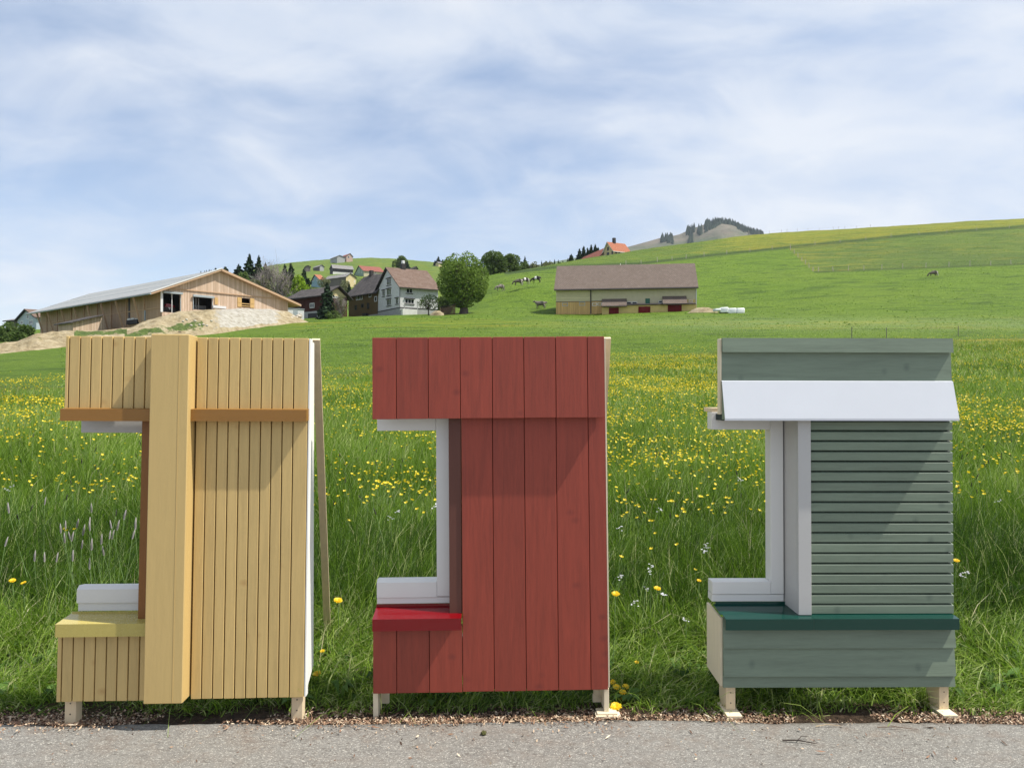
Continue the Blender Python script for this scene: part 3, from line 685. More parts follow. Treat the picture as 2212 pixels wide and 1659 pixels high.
def red_panel():
    P = Panel('facade_mockup', 'rust red facade mock-up of wide vertical boards with a crimson sill', 1058, 1115, 3.697, 1.2, 1.9, 0.42)
    L = lambda p, d=0: P.L(p, d)
    pr = 0.049
    xl = L(z3(147, 440), -pr)[0]; xr = L(z3(1893, 430), -pr)[0]
    zt = L(z3(1000, 131), -pr)[1]; zb = L(z3(1000, 740), -pr)[1]
    gx = [L(z3(q, 440), -pr)[0] for q in (328, 568, 808, 1049, 1286, 1525, 1763)]
    slats_v(P, 'upper_board_cladding', [xl]+gx+[xr], zb, zt, M['red'], M['red_back'], 0.003, -pr, 0.022, 0.0012)
    xm = L(z3(817, 1200))[0]; xrr = (L(z3(1897, 900))[0]+L(z4(1918, 900))[0])/2
    zbt = L(z4(1200, 1186))[1]
    gm = [(L(z3(q, 1500))[0]+L(z4(k, 600))[0])/2 for q, k in ((1055, 1060), (1294, 1300), (1533, 1542), (1775, 1783))]
    slats_v(P, 'main_board_cladding', [xm]+gm+[xrr], zbt, zb+0.03, M['red'], M['red_back'], 0.003, 0, 0.022, 0.0012)
    xll = L(z4(153, 950))[0]; zs = L(z4(500, 735))[1]
    slats_v(P, 'lower_board_cladding', [xll]+[L(z4(q, 950))[0] for q in (332, 577)]+[xm], zbt-0.001, zs+0.02, M['red'], M['red_back'], 0.003, 0, 0.022, 0.0012)
    # jamb and window
    wd = 0.075
    xj0 = L(z4(728, 300), 0.02)[0]; zj = L(z4(770, 614), 0.0)[1]
    MB().box(xj0, xm-0.0015, 0.006, 0.15, zj, zb+0.02, 0.0015).build('jamb', M['brown'], P.e)
    f = empty('window_frame'); f.parent = P.e
    x0 = L(z3(185, 790), wd)[0]; xj = L(z4(632, 200), wd)[0]; z0 = L(z3(400, 832), wd)[1]
    MB().box(x0, xj-0.0008, wd, wd+0.07, z0, zb+0.03, 0.002).build('head_rail', M['white'], f)
    zr0 = L(z4(400, 357), wd)[1]; zr1 = L(z4(400, 484), wd)[1]; zr2 = L(z4(400, 530), wd+0.006)[1]
    xs0 = L(z4(183, 430), wd)[0]
    MB().box(xj, xj0-0.001, wd+0.0005, wd+0.07, zr1+0.002, zb+0.03, 0.002).build('side_rail', M['white'], f)
    m = MB(); m.prism([(wd, zr1), (wd+0.075, zr1), (wd+0.075, zr0), (wd+0.022, zr0+0.004), (wd, zr0-0.010)], 'x', xs0, xj-0.0008)
    m.build('bottom_rail', M['white'], f)
    MB().box(xs0, xj0-0.001, wd+0.006, wd+0.07, zr2, zr1-0.0015, 0.0012).build('sill_rail', M['white'], f)
    # crimson sheet sill
    pf = 0.045
    xa = L(z4(149, 690), -pf)[0]; xb = xm-0.0015
    zt_ = L(z4(480, 645), -pf)[1]; zl = L(z4(480, 734), -pf)[1]; zu = zr2-0.001
    m = MB(); m.prism([(-pf, zl), (-pf+0.002, zl), (-pf+0.002, zt_-0.002), (wd+0.008, zu-0.014), (wd+0.008, zu), (wd+0.006, zu), (wd+0.006, zu-0.012), (-pf, zt_)], 'x', xa, xb)
    m.build('sheet_sill', M['redsheet'], P.e)
    # carcass
    MB().box(xrr+0.0005, xrr+0.007, 0.004, 0.19, zbt+0.01, zt-0.004).build('side_board', M['pine_pale'], P.e)
    m = MB(); m.box(xm+0.03, xrr-0.01, 0.16, 0.19, zbt+0.1, zt-0.05); m.box(xll+0.02, xm+0.03, 0.10, 0.16, zbt+0.04, zs-0.06); m.box(xl+0.02, xm+0.03, 0.02, 0.14, zb+0.05, zt-0.02)
    m.build('back_frame', M['pine'], P.e)
    # legs: a plank edge-on plus a plank across
    zl = zbt+0.04
    q = lambda a, d: L(z4(a, 1280), d)[0]
    leg_with_screws(P, q(149, .0), q(187, .0), 0.024, 0.15, -0.015, zbt-0.004, M['pine_pale'])
    leg_with_screws(P, q(192, .12), q(275, .12), 0.12, 0.14, 0.04, zbt+0.05, M['pine_pale'])
    leg_with_screws(P, q(1892, .0), q(1930, .0), 0.024, 0.15, 0.0225, zbt-0.003, M['pine_pale'])
    leg_with_screws(P, q(1803, .12), q(1888, .12), 0.12, 0.14, 0.03, zbt+0.05, M['pine_pale'])
    MB().box(q(1826, -.01), q(2012, -.01), -0.012, 0.05, 0.004, 0.014, 0.001).box(q(1838, -.01), q(1990, -.01), 0.0, 0.07, 0.0145, 0.022, 0.001).build('foot_plate', M['pine_pale'], P.e)
    # raking brace
    Pw = P.e.matrix_world.inverted()
    tp = Vector((PX(1310, 3.93), 3.93, PZ(730, 3.93))); ft = Vector((PX(1275, 4.7), 4.7, 0.03))
    d = (ft-tp).normalized(); sx = Vector((1, 0.05, 0)).normalized(); sx = (sx-d*sx.dot(d)).normalized(); sy = d.cross(sx)
    pts = []
    for c in (ft, tp):
        for a_, b_ in ((-1, -1), (1, -1), (1, 1), (-1, 1)): pts.append(Pw @ (c+sx*0.022*a_+sy*0.011*b_))
    MB().hexa(pts).build('brace', M['pine'], P.e)
red_panel()

def green_panel():
    P = Panel('facade_mockup', 'sage green facade mock-up of horizontal slats with a pale sheet apron', 1808, 1115, 3.736, 0.7, 0.9, -0.1)
    L = lambda p, d=0: P.L(p, d)
    xl = L(z5(190, 300))[0]; xr = (L(z5(1918, 300))[0]+L(z6(1925, 900))[0])/2
    # upper lapped boards
    z_a = L(z5(1000, 138), -0.022)[1]; z_b = L(z5(1000, 246), -0.022)[1]; z_c = L(z5(1000, 470))[1]
    m = MB(); m.prism([(-0.016, z_b), (0.006, z_b+0.003), (0.006, z_a), (-0.010, z_a)], 'x', xl, xr)
    m.prism([(0.0, z_c-0.04), (0.02, z_c-0.04), (0.02, z_b+0.03), (0.009, z_b+0.03)], 'x', xl, xr)
    m.build('upper_lap_cladding', M['green'], P.e)
    # pale apron, sloping outwards
    p0, p1 = 0.012, 0.062
    za = L(z5(1000, 464), -p0)[1]; zb = L(z5(1000, 742), -p1)[1]
    xa0 = L(z5(190, 470), -p0)[0]; xa1 = L(z5(1928, 470), -p0)[0]; xb0 = L(z5(213, 740), -p1)[0]; xb1 = L(z5(1965, 740), -p1)[0]
    xa = (xa0+xb0)/2; xb = (xa1+xb1)/2
    m = MB(); m.prism([(0.0, za+0.004), (-p0, za), (-p1, zb), (-p1, zb-0.010), (-p1+0.014, zb-0.010), (-p1+0.014, zb-0.008), (-p1+0.002, zb-0.008), (-p1+0.002, zb), (-p0+0.002, za-0.002), (0.0, za+0.002)], 'x', xa, xb)
    m.build('apron', M['alu'], P.e)
    for q in (xa+0.003, xb-0.012):
        MB().prism([(-p1+0.006, zb-0.006), (0.0, zb-0.006), (0.0, za-0.006), (-p0-0.001, za-0.006)], 'x', q, q+0.009).build('apron_bracket', M['green'], P.e)
    zh = zb-0.012
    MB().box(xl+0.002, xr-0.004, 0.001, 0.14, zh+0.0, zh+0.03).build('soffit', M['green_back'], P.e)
    # upper side board
    MB().box(xl-0.010, xl-0.0005, 0.004, 0.045, zh+0.03, z_a-0.002, 0.001).build('upper_side_board', M['pine_pale'], P.e)
    # window frame, reveal
    wd = 0.118
    f = empty('window_frame'); f.parent = P.e
    x0 = L(z5(112, 760), wd)[0]; xj = L(z5(553, 780), wd)[0]; x1 = L(z5(650, 900), wd)[0]
    zt = L(z5(112, 694), wd)[1]; zbm = L(z5(300, 824), wd)[1]
    h = MB().box(x0, xj-0.0008, wd, wd+0.08, zbm, zt, 0.002).build('head_rail', M['white'], f)
    MB().box(x0+0.001, xj, wd+0.004, wd+0.15, zt+0.001, zt+0.022, 0.001).build('packing_board', M['pine'], P.e)
    zr0 = L(z6(300, 366), wd)[1]; zr1 = L(z6(300, 461), wd)[1]; zr2 = L(z6(300, 514), wd+0.004)[1]
    MB().box(xj, x1, wd+0.0005, wd+0.08, zr1+0.001, zt, 0.002).build('side_rail', M['white'], f)
    xs = L(z6(118, 420), wd)[0]
    MB().box(xs, xj-0.0008, wd, wd+0.08, zr1, zr0, 0.002).build('bottom_rail', M['white'], f)
    MB().box(xs-0.001, x1, wd+0.004, wd+0.08, zr2, zr1-0.0015, 0.0012).build('sill_rail', M['white'], f)
    pj = 0.016
    xc0 = L(z5(762, 1200), -pj)[0]; xc1 = L(z5(858, 1200), -pj)[0]
    zj = L(z6(810, 616), -pj)[1]
    m = MB(); m.box(xc0, xc1, -pj, 0.008, zj, zh+0.012, 0.001)
    m.build('reveal_casing', M['grey'], P.e)
    m = MB(); m.hexa([(xc0, 0.0085, zj+0.0), (xc0+0.012, 0.0085, zj), (xc0+0.012, wd+0.05, zj+0.016), (x1+0.0005, wd+0.05, zj+0.016),
                      (xc0, 0.0085, zh+0.012), (xc0+0.012, 0.0085, zh+0.012), (xc0+0.012, wd+0.05, zh+0.012), (x1+0.0005, wd+0.05, zh+0.012)])
    m.build('reveal_lining', M['grey'], P.e)
    # slats
    zs = L(z6(1400, 605), 0.0)[1]; xs0 = xc1+0.001
    zg = [L(z5(1400, q))[1] for q in (828, 904, 981, 1056, 1133, 1210, 1285, 1361, 1438, 1516, 1592)]+[L(z6(1400, q))[1] for q in (71, 148, 222, 299, 375, 452, 529)]+[zs]
    pitch = (zg[0]-zg[-1])/(len(zg)-1)
    m = MB(); zz = zg[0]+pitch
    for k in range(len(zg)):
        lo = zg[0]-pitch*k; hi = lo+pitch-0.0085
        m.prism([(-0.001, lo+0.001), (0.020, lo-0.002), (0.020, hi+0.0035), (0.001, hi-0.001), (-0.001, hi-0.003)], 'x', xs0, xr)
    m.build('slat_cladding', M['green'], P.e)
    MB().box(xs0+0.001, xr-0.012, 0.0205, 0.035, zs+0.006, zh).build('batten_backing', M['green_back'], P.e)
    MB().box(xr-0.0115, xr-0.001, 0.0205, 0.036, zs+0.01, zh, 0.0).build('edge_batten', M['whitewood'], P.e)
    # fir green sill, full width
    pf = 0.056
    xa = L(z6(218, 690), -pf)[0]; xb = L(z6(1972, 690), -pf)[0]
    zt_ = L(z6(1000, 646), -pf)[1]; zl = L(z6(1000, 729), -pf)[1]; zu = zr2-0.001
    xjn = L(z6(880, 690), -pf)[0]
    prof = [(-pf, zl), (-pf+0.002, zl), (-pf+0.002, zt_-0.002), (wd+0.006, zu-0.014), (wd+0.006, zu), (wd+0.004, zu), (wd+0.004, zu-0.012), (-pf, zt_)]
    slope = (zu-0.012-zt_)/(wd+0.004+pf); zf_ = zt_+slope*(pf+0.001)
    s1 = MB().prism(prof, 'x', xa, xjn-0.0006).prism([(0.001, zf_-0.002), (0.001, zf_), (wd+0.004, zu-0.012), (wd+0.004, zu-0.014)], 'x', xl-0.012, xa-0.0003).build('sheet_sill', M['greensheet'], P.e)
    zr_ = zt_+slope*(pf+0.018)
    prof2 = [(-pf, zl), (-pf+0.002, zl), (-pf+0.002, zt_-0.002), (0.02, zr_-0.002), (0.02, zr_), (-pf, zt_)]
    MB().prism(prof2, 'x', xjn+0.0006, xb).box(xb-0.002, xb, -pf+0.001, 0.02, zl+0.001, zt_-0.001).build('sheet_sill', M['greensheet'], P.e)
    # lower lapped boards
    zb1 = L(z6(1000, 861), -0.012)[1]; zb2 = L(z6(1000, 1077), -0.02)[1]; zb3 = L(z6(1000, 1163), -0.02)[1]
    m = MB()
    m.prism([(-0.019, zb1), (0.006, zb1), (0.008, zt_-0.004), (0.0, zt_-0.004)], 'x', xl, xr)
    m.prism([(-0.019, zb2), (0.008, zb2), (0.012, zb1+0.025), (0.0065, zb1+0.025), (-0.004, zb1-0.001)], 'x', xl+0.0008, xr-0.0008)
    m.prism([(-0.010, zb3), (0.008, zb3), (0.012, zb2+0.02), (0.0085, zb2+0.02), (-0.004, zb2-0.001)], 'x', xl, xr)
    m.build('lower_lap_cladding', M['green'], P.e)
    # pale side board on the left
    m = MB(); bk = 0.20
    m.hexa([(xl-0.010, 0.002, zb3+0.002), (xl-0.0005, 0.002, zb3+0.002), (xl-0.012, bk, zb3+0.03), (xl-0.024, bk, zb3+0.03),
            (xl-0.010, 0.002, zt_-0.012), (xl-0.0005, 0.002, zt_-0.012), (xl-0.012, bk, zt_+0.012), (xl-0.024, bk, zt_+0.012)])
    m.build('side_board', M['pine_pale'], P.e)
    m = MB(); m.box(xs0+0.03, xr-0.02, 0.17, 0.2, zb3+0.05, z_a-0.03); m.box(xl+0.03, xs0+0.03, 0.13, 0.2, zb3+0.03, zl-0.02); m.box(xl+0.01, xs0+0.03, 0.022, 0.045, zh+0.04, z_a-0.02)
    m.build('back_frame', M['pine'], P.e)
    for q0, q1, p0_, p1_ in ((221, 292, 186, 340), (1821, 1892, 1803, 1955)):
        x0 = L(z6(q0, 1250), 0.01)[0]; x1_ = L(z6(q1, 1250), 0.01)[0]
        leg_with_screws(P, x0, x1_, 0.012, 0.13, 0.0215, zb3+0.02, M['pine'], (0.055, 0.105))
        a = L(z6(p0_+40, 1370), -0.05)[0]; b = L(z6(p1_, 1370), -0.05)[0]
        MB().box(a, b, -0.058, 0.12, 0.004, 0.021, 0.001).build('foot_plate', M['pine_pale'], P.e)
green_panel()

# ------------------------------------------------------------------ buildings
def tiles(name, c1, c2, c3, sc=1.0, rough=0.85):
    m, t, p, out = base_mat(name)
    tc = t.n('ShaderNodeTexCoord').outputs['Object']
    uv = t.n('ShaderNodeUVMap').outputs[0]
    br = t.n('ShaderNodeTexBrick', offset=0.5)
    t.link(uv, br.inputs['Vector']); br.inputs['Scale'].default_value = 1.0
    br.inputs['Brick Width'].default_value = 0.30; br.inputs['Row Height'].default_value = 0.34
    br.inputs['Mortar Size'].default_value = 0.028; br.inputs['Mortar Smooth'].default_value = 0.4
    br.inputs['Color1'].default_value = (*c1, 1); br.inputs['Color2'].default_value = (*c2, 1); br.inputs['Mortar'].default_value = (*[x*0.45 for x in c1], 1)
    c = t.mix(t.ramp(t.noise(tc, 0.9, 7, 0.7), [(0.4, (0,)*3), (0.68, (0.8,)*3)]), br.outputs['Color'], c3)
    t.link(c, p.inputs['Base Color']); p.inputs['Roughness'].default_value = rough; p.inputs['Specular IOR Level'].default_value = 0.2
    b = t.n('ShaderNodeBump'); b.inputs['Strength'].default_value = 0.7; b.inputs['Distance'].default_value = 0.05
    t.link(t.math('ADD', t.math('MULTIPLY', br.outputs['Fac'], -1.0), t.noise(tc, 2.5, 5, 0.7)), b.inputs['Height']); t.link(b.outputs[0], p.inputs['Normal'])
    return m
def boarding(name, col, w=0.2, var=0.3, col2=None, axis='x'):
    """vertical (or horizontal) wall boarding, in wall uv metres"""
    m, t, p, out = base_mat(name)
    uv = t.n('ShaderNodeUVMap').outputs[0]
    s = t.n('ShaderNodeSeparateXYZ'); t.link(uv, s.inputs[0])
    u = t.math('DIVIDE', s.outputs[0 if axis == 'x' else 1], w)
    cell = t.math('FLOOR', u); fr = t.math('FRACT', u)
    wn = t.n('ShaderNodeTexWhiteNoise', noise_dimensions='1D'); t.link(cell, wn.inputs['W'])
    c2 = col2 or tuple(x*1.25 for x in col)
    c = t.ramp(wn.outputs[0], [(0, tuple(x*(1-var) for x in col)), (0.5, col), (1, c2)])
    gr = t.noise(t.mapping(uv, scale=(9, 0.7, 1) if axis == 'x' else (0.7, 9, 1)), 1.0, 6, 0.7)
    c = t.mix(t.ramp(gr, [(0.38, (0.45,)*3), (0.6, (0,)*3)]), c, tuple(x*0.6 for x in col))
    gap = t.math('LESS_THAN', fr, 0.07)
    c = t.mix(t.math('MULTIPLY', gap, 0.75), c, tuple(x*0.25 for x in col))
    t.link(c, p.inputs['Base Color']); p.inputs['Roughness'].default_value = 0.8; p.inputs['Specular IOR Level'].default_value = 0.2
    b = t.n('ShaderNodeBump'); b.inputs['Strength'].default_value = 0.5; b.inputs['Distance'].default_value = 0.02
    t.link(t.math('MULTIPLY', gap, -1.0), b.inputs['Height']); t.link(b.outputs[0], p.inputs['Normal'])
    return m
def shingle(name, col, var=0.12):
    m, t, p, out = base_mat(name)
    uv = t.n('ShaderNodeUVMap').outputs[0]; tc = t.n('ShaderNodeTexCoord').outputs['Object']
    br = t.n('ShaderNodeTexBrick', offset=0.5); t.link(uv, br.inputs['Vector']); br.inputs['Scale'].default_value = 1
    br.inputs['Brick Width'].default_value = 0.14; br.inputs['Row Height'].default_value = 0.12; br.inputs['Mortar Size'].default_value = 0.010
    br.inputs['Color1'].default_value = (*[x*(1-var) for x in col], 1); br.inputs['Color2'].default_value = (*[min(1, x*(1+var)) for x in col], 1); br.inputs['Mortar'].default_value = (*[x*0.6 for x in col], 1)
    c = t.mix(t.ramp(t.noise(tc, 1.2, 6, 0.65), [(0.45, (0,)*3), (0.7, (0.35,)*3)]), br.outputs['Color'], tuple(x*0.72 for x in col))
    t.link(c, p.inputs['Base Color']); p.inputs['Roughness'].default_value = 0.8; p.inputs['Specular IOR Level'].default_value = 0.2
    return m
def plaster(name, col, var=0.10): return plain(name, col, 0.9, var, 1.3, 0.25, bscale=12, spec=0.15)
M['tile_brown'] = tiles('weathered_brown_tiles', (0.15, 0.098, 0.072), (0.19, 0.125, 0.094), (0.21, 0.155, 0.125))
M['tile_mauve'] = tiles('mauve_brown_tiles', (0.165, 0.128, 0.106), (0.20, 0.156, 0.130), (0.13, 0.098, 0.077))
M['tile_grey'] = tiles('dark_grey_slates', (0.060, 0.054, 0.052), (0.085, 0.076, 0.072), (0.12, 0.105, 0.098))
M['tile_orange'] = tiles('orange_tiles', (0.38, 0.14, 0.075), (0.45, 0.175, 0.095), (0.32, 0.13, 0.08))
M['tile_red'] = tiles('dull_red_tiles', (0.27, 0.09, 0.062), (0.32, 0.11, 0.08), (0.23, 0.09, 0.065))
M['roof_sheet'] = boarding('grey_roof_sheet', (0.33, 0.34, 0.335), 1.02, 0.04, (0.35, 0.36, 0.355))
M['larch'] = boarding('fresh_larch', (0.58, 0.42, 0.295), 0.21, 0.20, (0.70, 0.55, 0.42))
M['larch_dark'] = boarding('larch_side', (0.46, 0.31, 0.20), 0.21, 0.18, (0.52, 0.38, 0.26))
M['beam'] = plain('barn_timber', (0.47, 0.31, 0.19), 0.8, 0.15, 6)
M['white_sh'] = shingle('white_shingles', (0.62, 0.62, 0.60))
M['ochre_sh'] = shingle('umber_shingles', (0.125, 0.083, 0.032))
M['maroon'] = boarding('maroon_boards', (0.060, 0.018, 0.013), 0.18, 0.25)
M['concrete'] = plaster('concrete', (0.34, 0.34, 0.33))
M['render_white'] = plaster('white_render', (0.62, 0.61, 0.57))
M['render_cream'] = plaster('cream_render', (0.50, 0.45, 0.30), 0.07)
M['cream_boards'] = boarding('cream_boards', (0.60, 0.53, 0.33), 0.14, 0.04, axis='y')
M['ochre_boards'] = boarding('ochre_boards', (0.58, 0.37, 0.15), 0.16, 0.10)
M['yellow_render'] = plaster('yellow_render', (0.56, 0.42, 0.17))
M['trim_dark'] = plain('dark_trim', (0.022, 0.018, 0.016), 0.7, 0.1, 5)
M['trim_white'] = plain('white_trim', (0.62, 0.62, 0.60), 0.6, 0.05, 5)
M['red_door'] = boarding('oxblood_door_boards', (0.15, 0.012, 0.012), 0.2, 0.12)
M['green_door'] = plain('green_door_paint', (0.012, 0.10, 0.055), 0.6, 0.1, 4)
M['shutter'] = plain('yellow_shutter_paint', (0.52, 0.33, 0.12), 0.6, 0.1, 4)
M['zinc'] = plain('zinc', (0.30, 0.34, 0.35), 0.45, 0.06, 4, metal=0.0)
M['blue_gable'] = shingle('pale_blue_shingles', (0.24, 0.37, 0.43)); M['mint'] = shingle('mint_shingles', (0.38, 0.52, 0.38))
M['pinkwall'] = plaster('rose_render', (0.46, 0.33, 0.27)); M['greywood'] = boarding('grey_weathered_boards', (0.155, 0.135, 0.115), 0.25, 0.2)
M['blackwood'] = boarding('dark_weathered_boards', (0.055, 0.052, 0.055), 0.25, 0.2); M['yellow_barn'] = plaster('straw_render', (0.55, 0.45, 0.25))
M['rooflight'] = tiles('pale_grey_roof', (0.26, 0.25, 0.24), (0.30, 0.29, 0.28), (0.20, 0.185, 0.17))
M['bluewhite'] = shingle('blue_white_boards', (0.46, 0.52, 0.58))
def glass():
    m, t, p, out = base_mat('window_glass'); p.inputs['Base Color'].default_value = (0.016, 0.019, 0.023, 1); p.inputs['Roughness'].default_value = 0.08
    return m
M['glass'] = glass()

def uv_planar(o, mode):
    """uv in metres: 'wall' picks the horizontal run + height, 'roof' run + slope length"""
    me = o.data; uv = me.uv_layers.new(name='uv')
    for p in me.polygons:
        n = p.normal
        if mode == 'wall':
            h = Vector((-n.y, n.x, 0)); h = h.normalized() if h.length > 0.01 else Vector((1, 0, 0)); v = Vector((0, 0, 1))
        else:
            h = Vector((-n.y, n.x, 0)); h = h.normalized() if h.length > 0.01 else Vector((1, 0, 0)); v = n.cross(h)
        for li in p.loop_indices:
            co = me.vertices[me.loops[li].vertex_index].co; uv.data[li].uv = (co.dot(h), co.dot(v))
class House:
    """near corner on the ground; wall A runs right from it along local x, wall B runs back-left along local y"""
    def __init__(s, name, label, px, py, Y, yaw, cat, group=None):
        s.psi = R(yaw); s.X = PX(px, Y); s.Y = Y; s.z = PZ(py, Y)
        s.e = empty(name, (s.X, s.Y, s.z), (0, 0, s.psi)); tag(s.e, label, cat, group)
        s.a = (math.cos(s.psi), math.sin(s.psi)); s.b = (-math.sin(s.psi), math.cos(s.psi))
    def run(s, px, d, off=0.0, dn=None):
        u = (px-CX)/F; X, Y = s.X, s.Y
        if dn: X += dn[0]*off; Y += dn[1]*off
        return (u*Y-X)/(d[0]-u*d[1])
    def A(s, px, py, off=0.0):
        t = s.run(px, s.a, off, s.b); Y = s.Y+s.b[1]*off+t*s.a[1]; return t, PZ(py, Y)-s.z
    def B(s, px, py, off=0.0):
        t = s.run(px, s.b, off, s.a); Y = s.Y+s.a[1]*off+t*s.b[1]; return t, PZ(py, Y)-s.z
    def walls(s, W, L, z0, zw, ridge='B', rp=0.5, zr=None, th=0.18, mat=None, zw2=None, name='wall'):
        zw2 = zw if zw2 is None else zw2
        m = MB()
        if ridge == 'B': m.prism([(0, z0), (W, z0), (W, zw2), (W*rp, zr), (0, zw)], 'y', 0, L)
        else: m.prism([(0, z0), (L, z0), (L, zw2), (L*rp, zr), (0, zw)], 'x', 0, W)
        o = m.build(name, mat, s.e); uv_planar(o, 'wall'); return o
    def roof(s, W, L, zw, zr, ridge='B', rp=0.5, ov=0.6, ove=0.5, th=0.16, mat=None, zw2=None, edge=None, bend=0.0, name='roof'):
        """two slabs; ov over the eaves, ove over the gables"""
        zw2 = zw if zw2 is None else zw2
        D = W if ridge == 'B' else L; E = L if ridge == 'B' else W
        rx = D*rp; s1 = (zr-zw)/rx; s2 = (zr-zw2)/(D-rx)
        m = MB()
        k1 = (-ov, zw-s1*ov+bend*ov); k2 = (D+ov, zw2-s2*ov+bend*ov)
        base = [k1, (0.0, zw), (rx, zr), (D, zw2), k2] if bend else [k1, (rx, zr), k2]
        up = [(a, b+th) for a, b in base]
        poly = base+up[::-1]
        m.prism(poly, 'y' if ridge == 'B' else 'x', -ove, E+ove)
        o = m.build(name, [mat, edge or M['trim_dark']], s.e)
        uv_planar(o, 'roof')
        for p in o.data.polygons:
            if p.normal.z < 0.2: p.material_index = 1
        return o
    def win(s, wall, c0, c1, fm=None, pm=None, proud=0.06, fw=0.09, mull=1, hood=None, name='window', trans=False, off=0.0, base=None):
        """opening given by two opposite photo corners on a wall plane"""
        f = s.A if wall == 'A' else s.B
        (u0, za), (u1, zb) = f(c0[0], c0[1], off), f(c1[0], c1[1], off)
        if u0 > u1: u0, u1 = u1, u0
        z0, z1 = min(za, zb), max(za, zb)
        def bx(m, a, b, c, d, p0, p1):
            if wall == 'A': m.box(a, b, off-p1, off-p0, c, d)
            else: m.box(off-p1, off-p0, a, b, c, d)
        m = MB()
        bx(m, u0, u1, z0, z0+fw, -0.02, proud); bx(m, u0, u1, z1-fw, z1, -0.02, proud)
        bx(m, u0, u0+fw, z0+fw, z1-fw, -0.02, proud); bx(m, u1-fw, u1, z0+fw, z1-fw, -0.02, proud)
        for k in range(1, mull+1):
            c = u0+(u1-u0)*k/(mull+1); bx(m, c-fw*0.4, c+fw*0.4, z0+fw, z1-fw, 0.005, proud)
        fr = m.build(name, fm or M['trim_white'], s.e)
        m = MB(); bx(m, u0+fw*0.8, u1-fw*0.8, z0+fw*0.8, z1-fw*0.8, -0.01, 0.015); m.build('pane', pm or M['glass'], fr)
        if hood:
            m = MB(); bx(m, u0-0.12, u1+0.12, z1+0.02, z1+0.14, 0.0, 0.28); m.build('hood', hood, fr)
            m = MB(); bx(m, u0-0.10, u1+0.10, z0-0.13, z0-0.02, 0.0, 0.16); m.build('sill', hood, fr)
        return fr
    def panel(s, wall, c0, c1, mat, name='door', proud=0.04, off=0.0):
        f = s.A if wall == 'A' else s.B
        (u0, za), (u1, zb) = f(c0[0], c0[1], off), f(c1[0], c1[1], off)
        if u0 > u1: u0, u1 = u1, u0
        m = MB()
        if wall == 'A': m.box(u0, u1, off-proud, off+0.05, min(za, zb), max(za, zb))
        else: m.box(off-proud, off+0.05, u0, u1, min(za, zb), max(za, zb))
        o = m.build(name, mat, s.e); uv_planar(o, 'wall'); return o
q3 = lambda x, y: ((650+x/4.9156)*0.88516, (600+y/4.9156)*0.88516)   # measured on enlargements
qb = lambda x, y: ((350+x/5.53)*0.88516, (600+y/5.53)*0.88516)
qa = lambda x, y: ((0+x/5.53)*0.88516, (600+y/5.53)*0.88516)
q5 = lambda x, y: ((1300+x/4.0218)*0.88516, (600+y/4.0218)*0.88516)
q6 = lambda x, y: ((1350+x/3.403)*0.88516, (500+y/3.403)*0.88516)

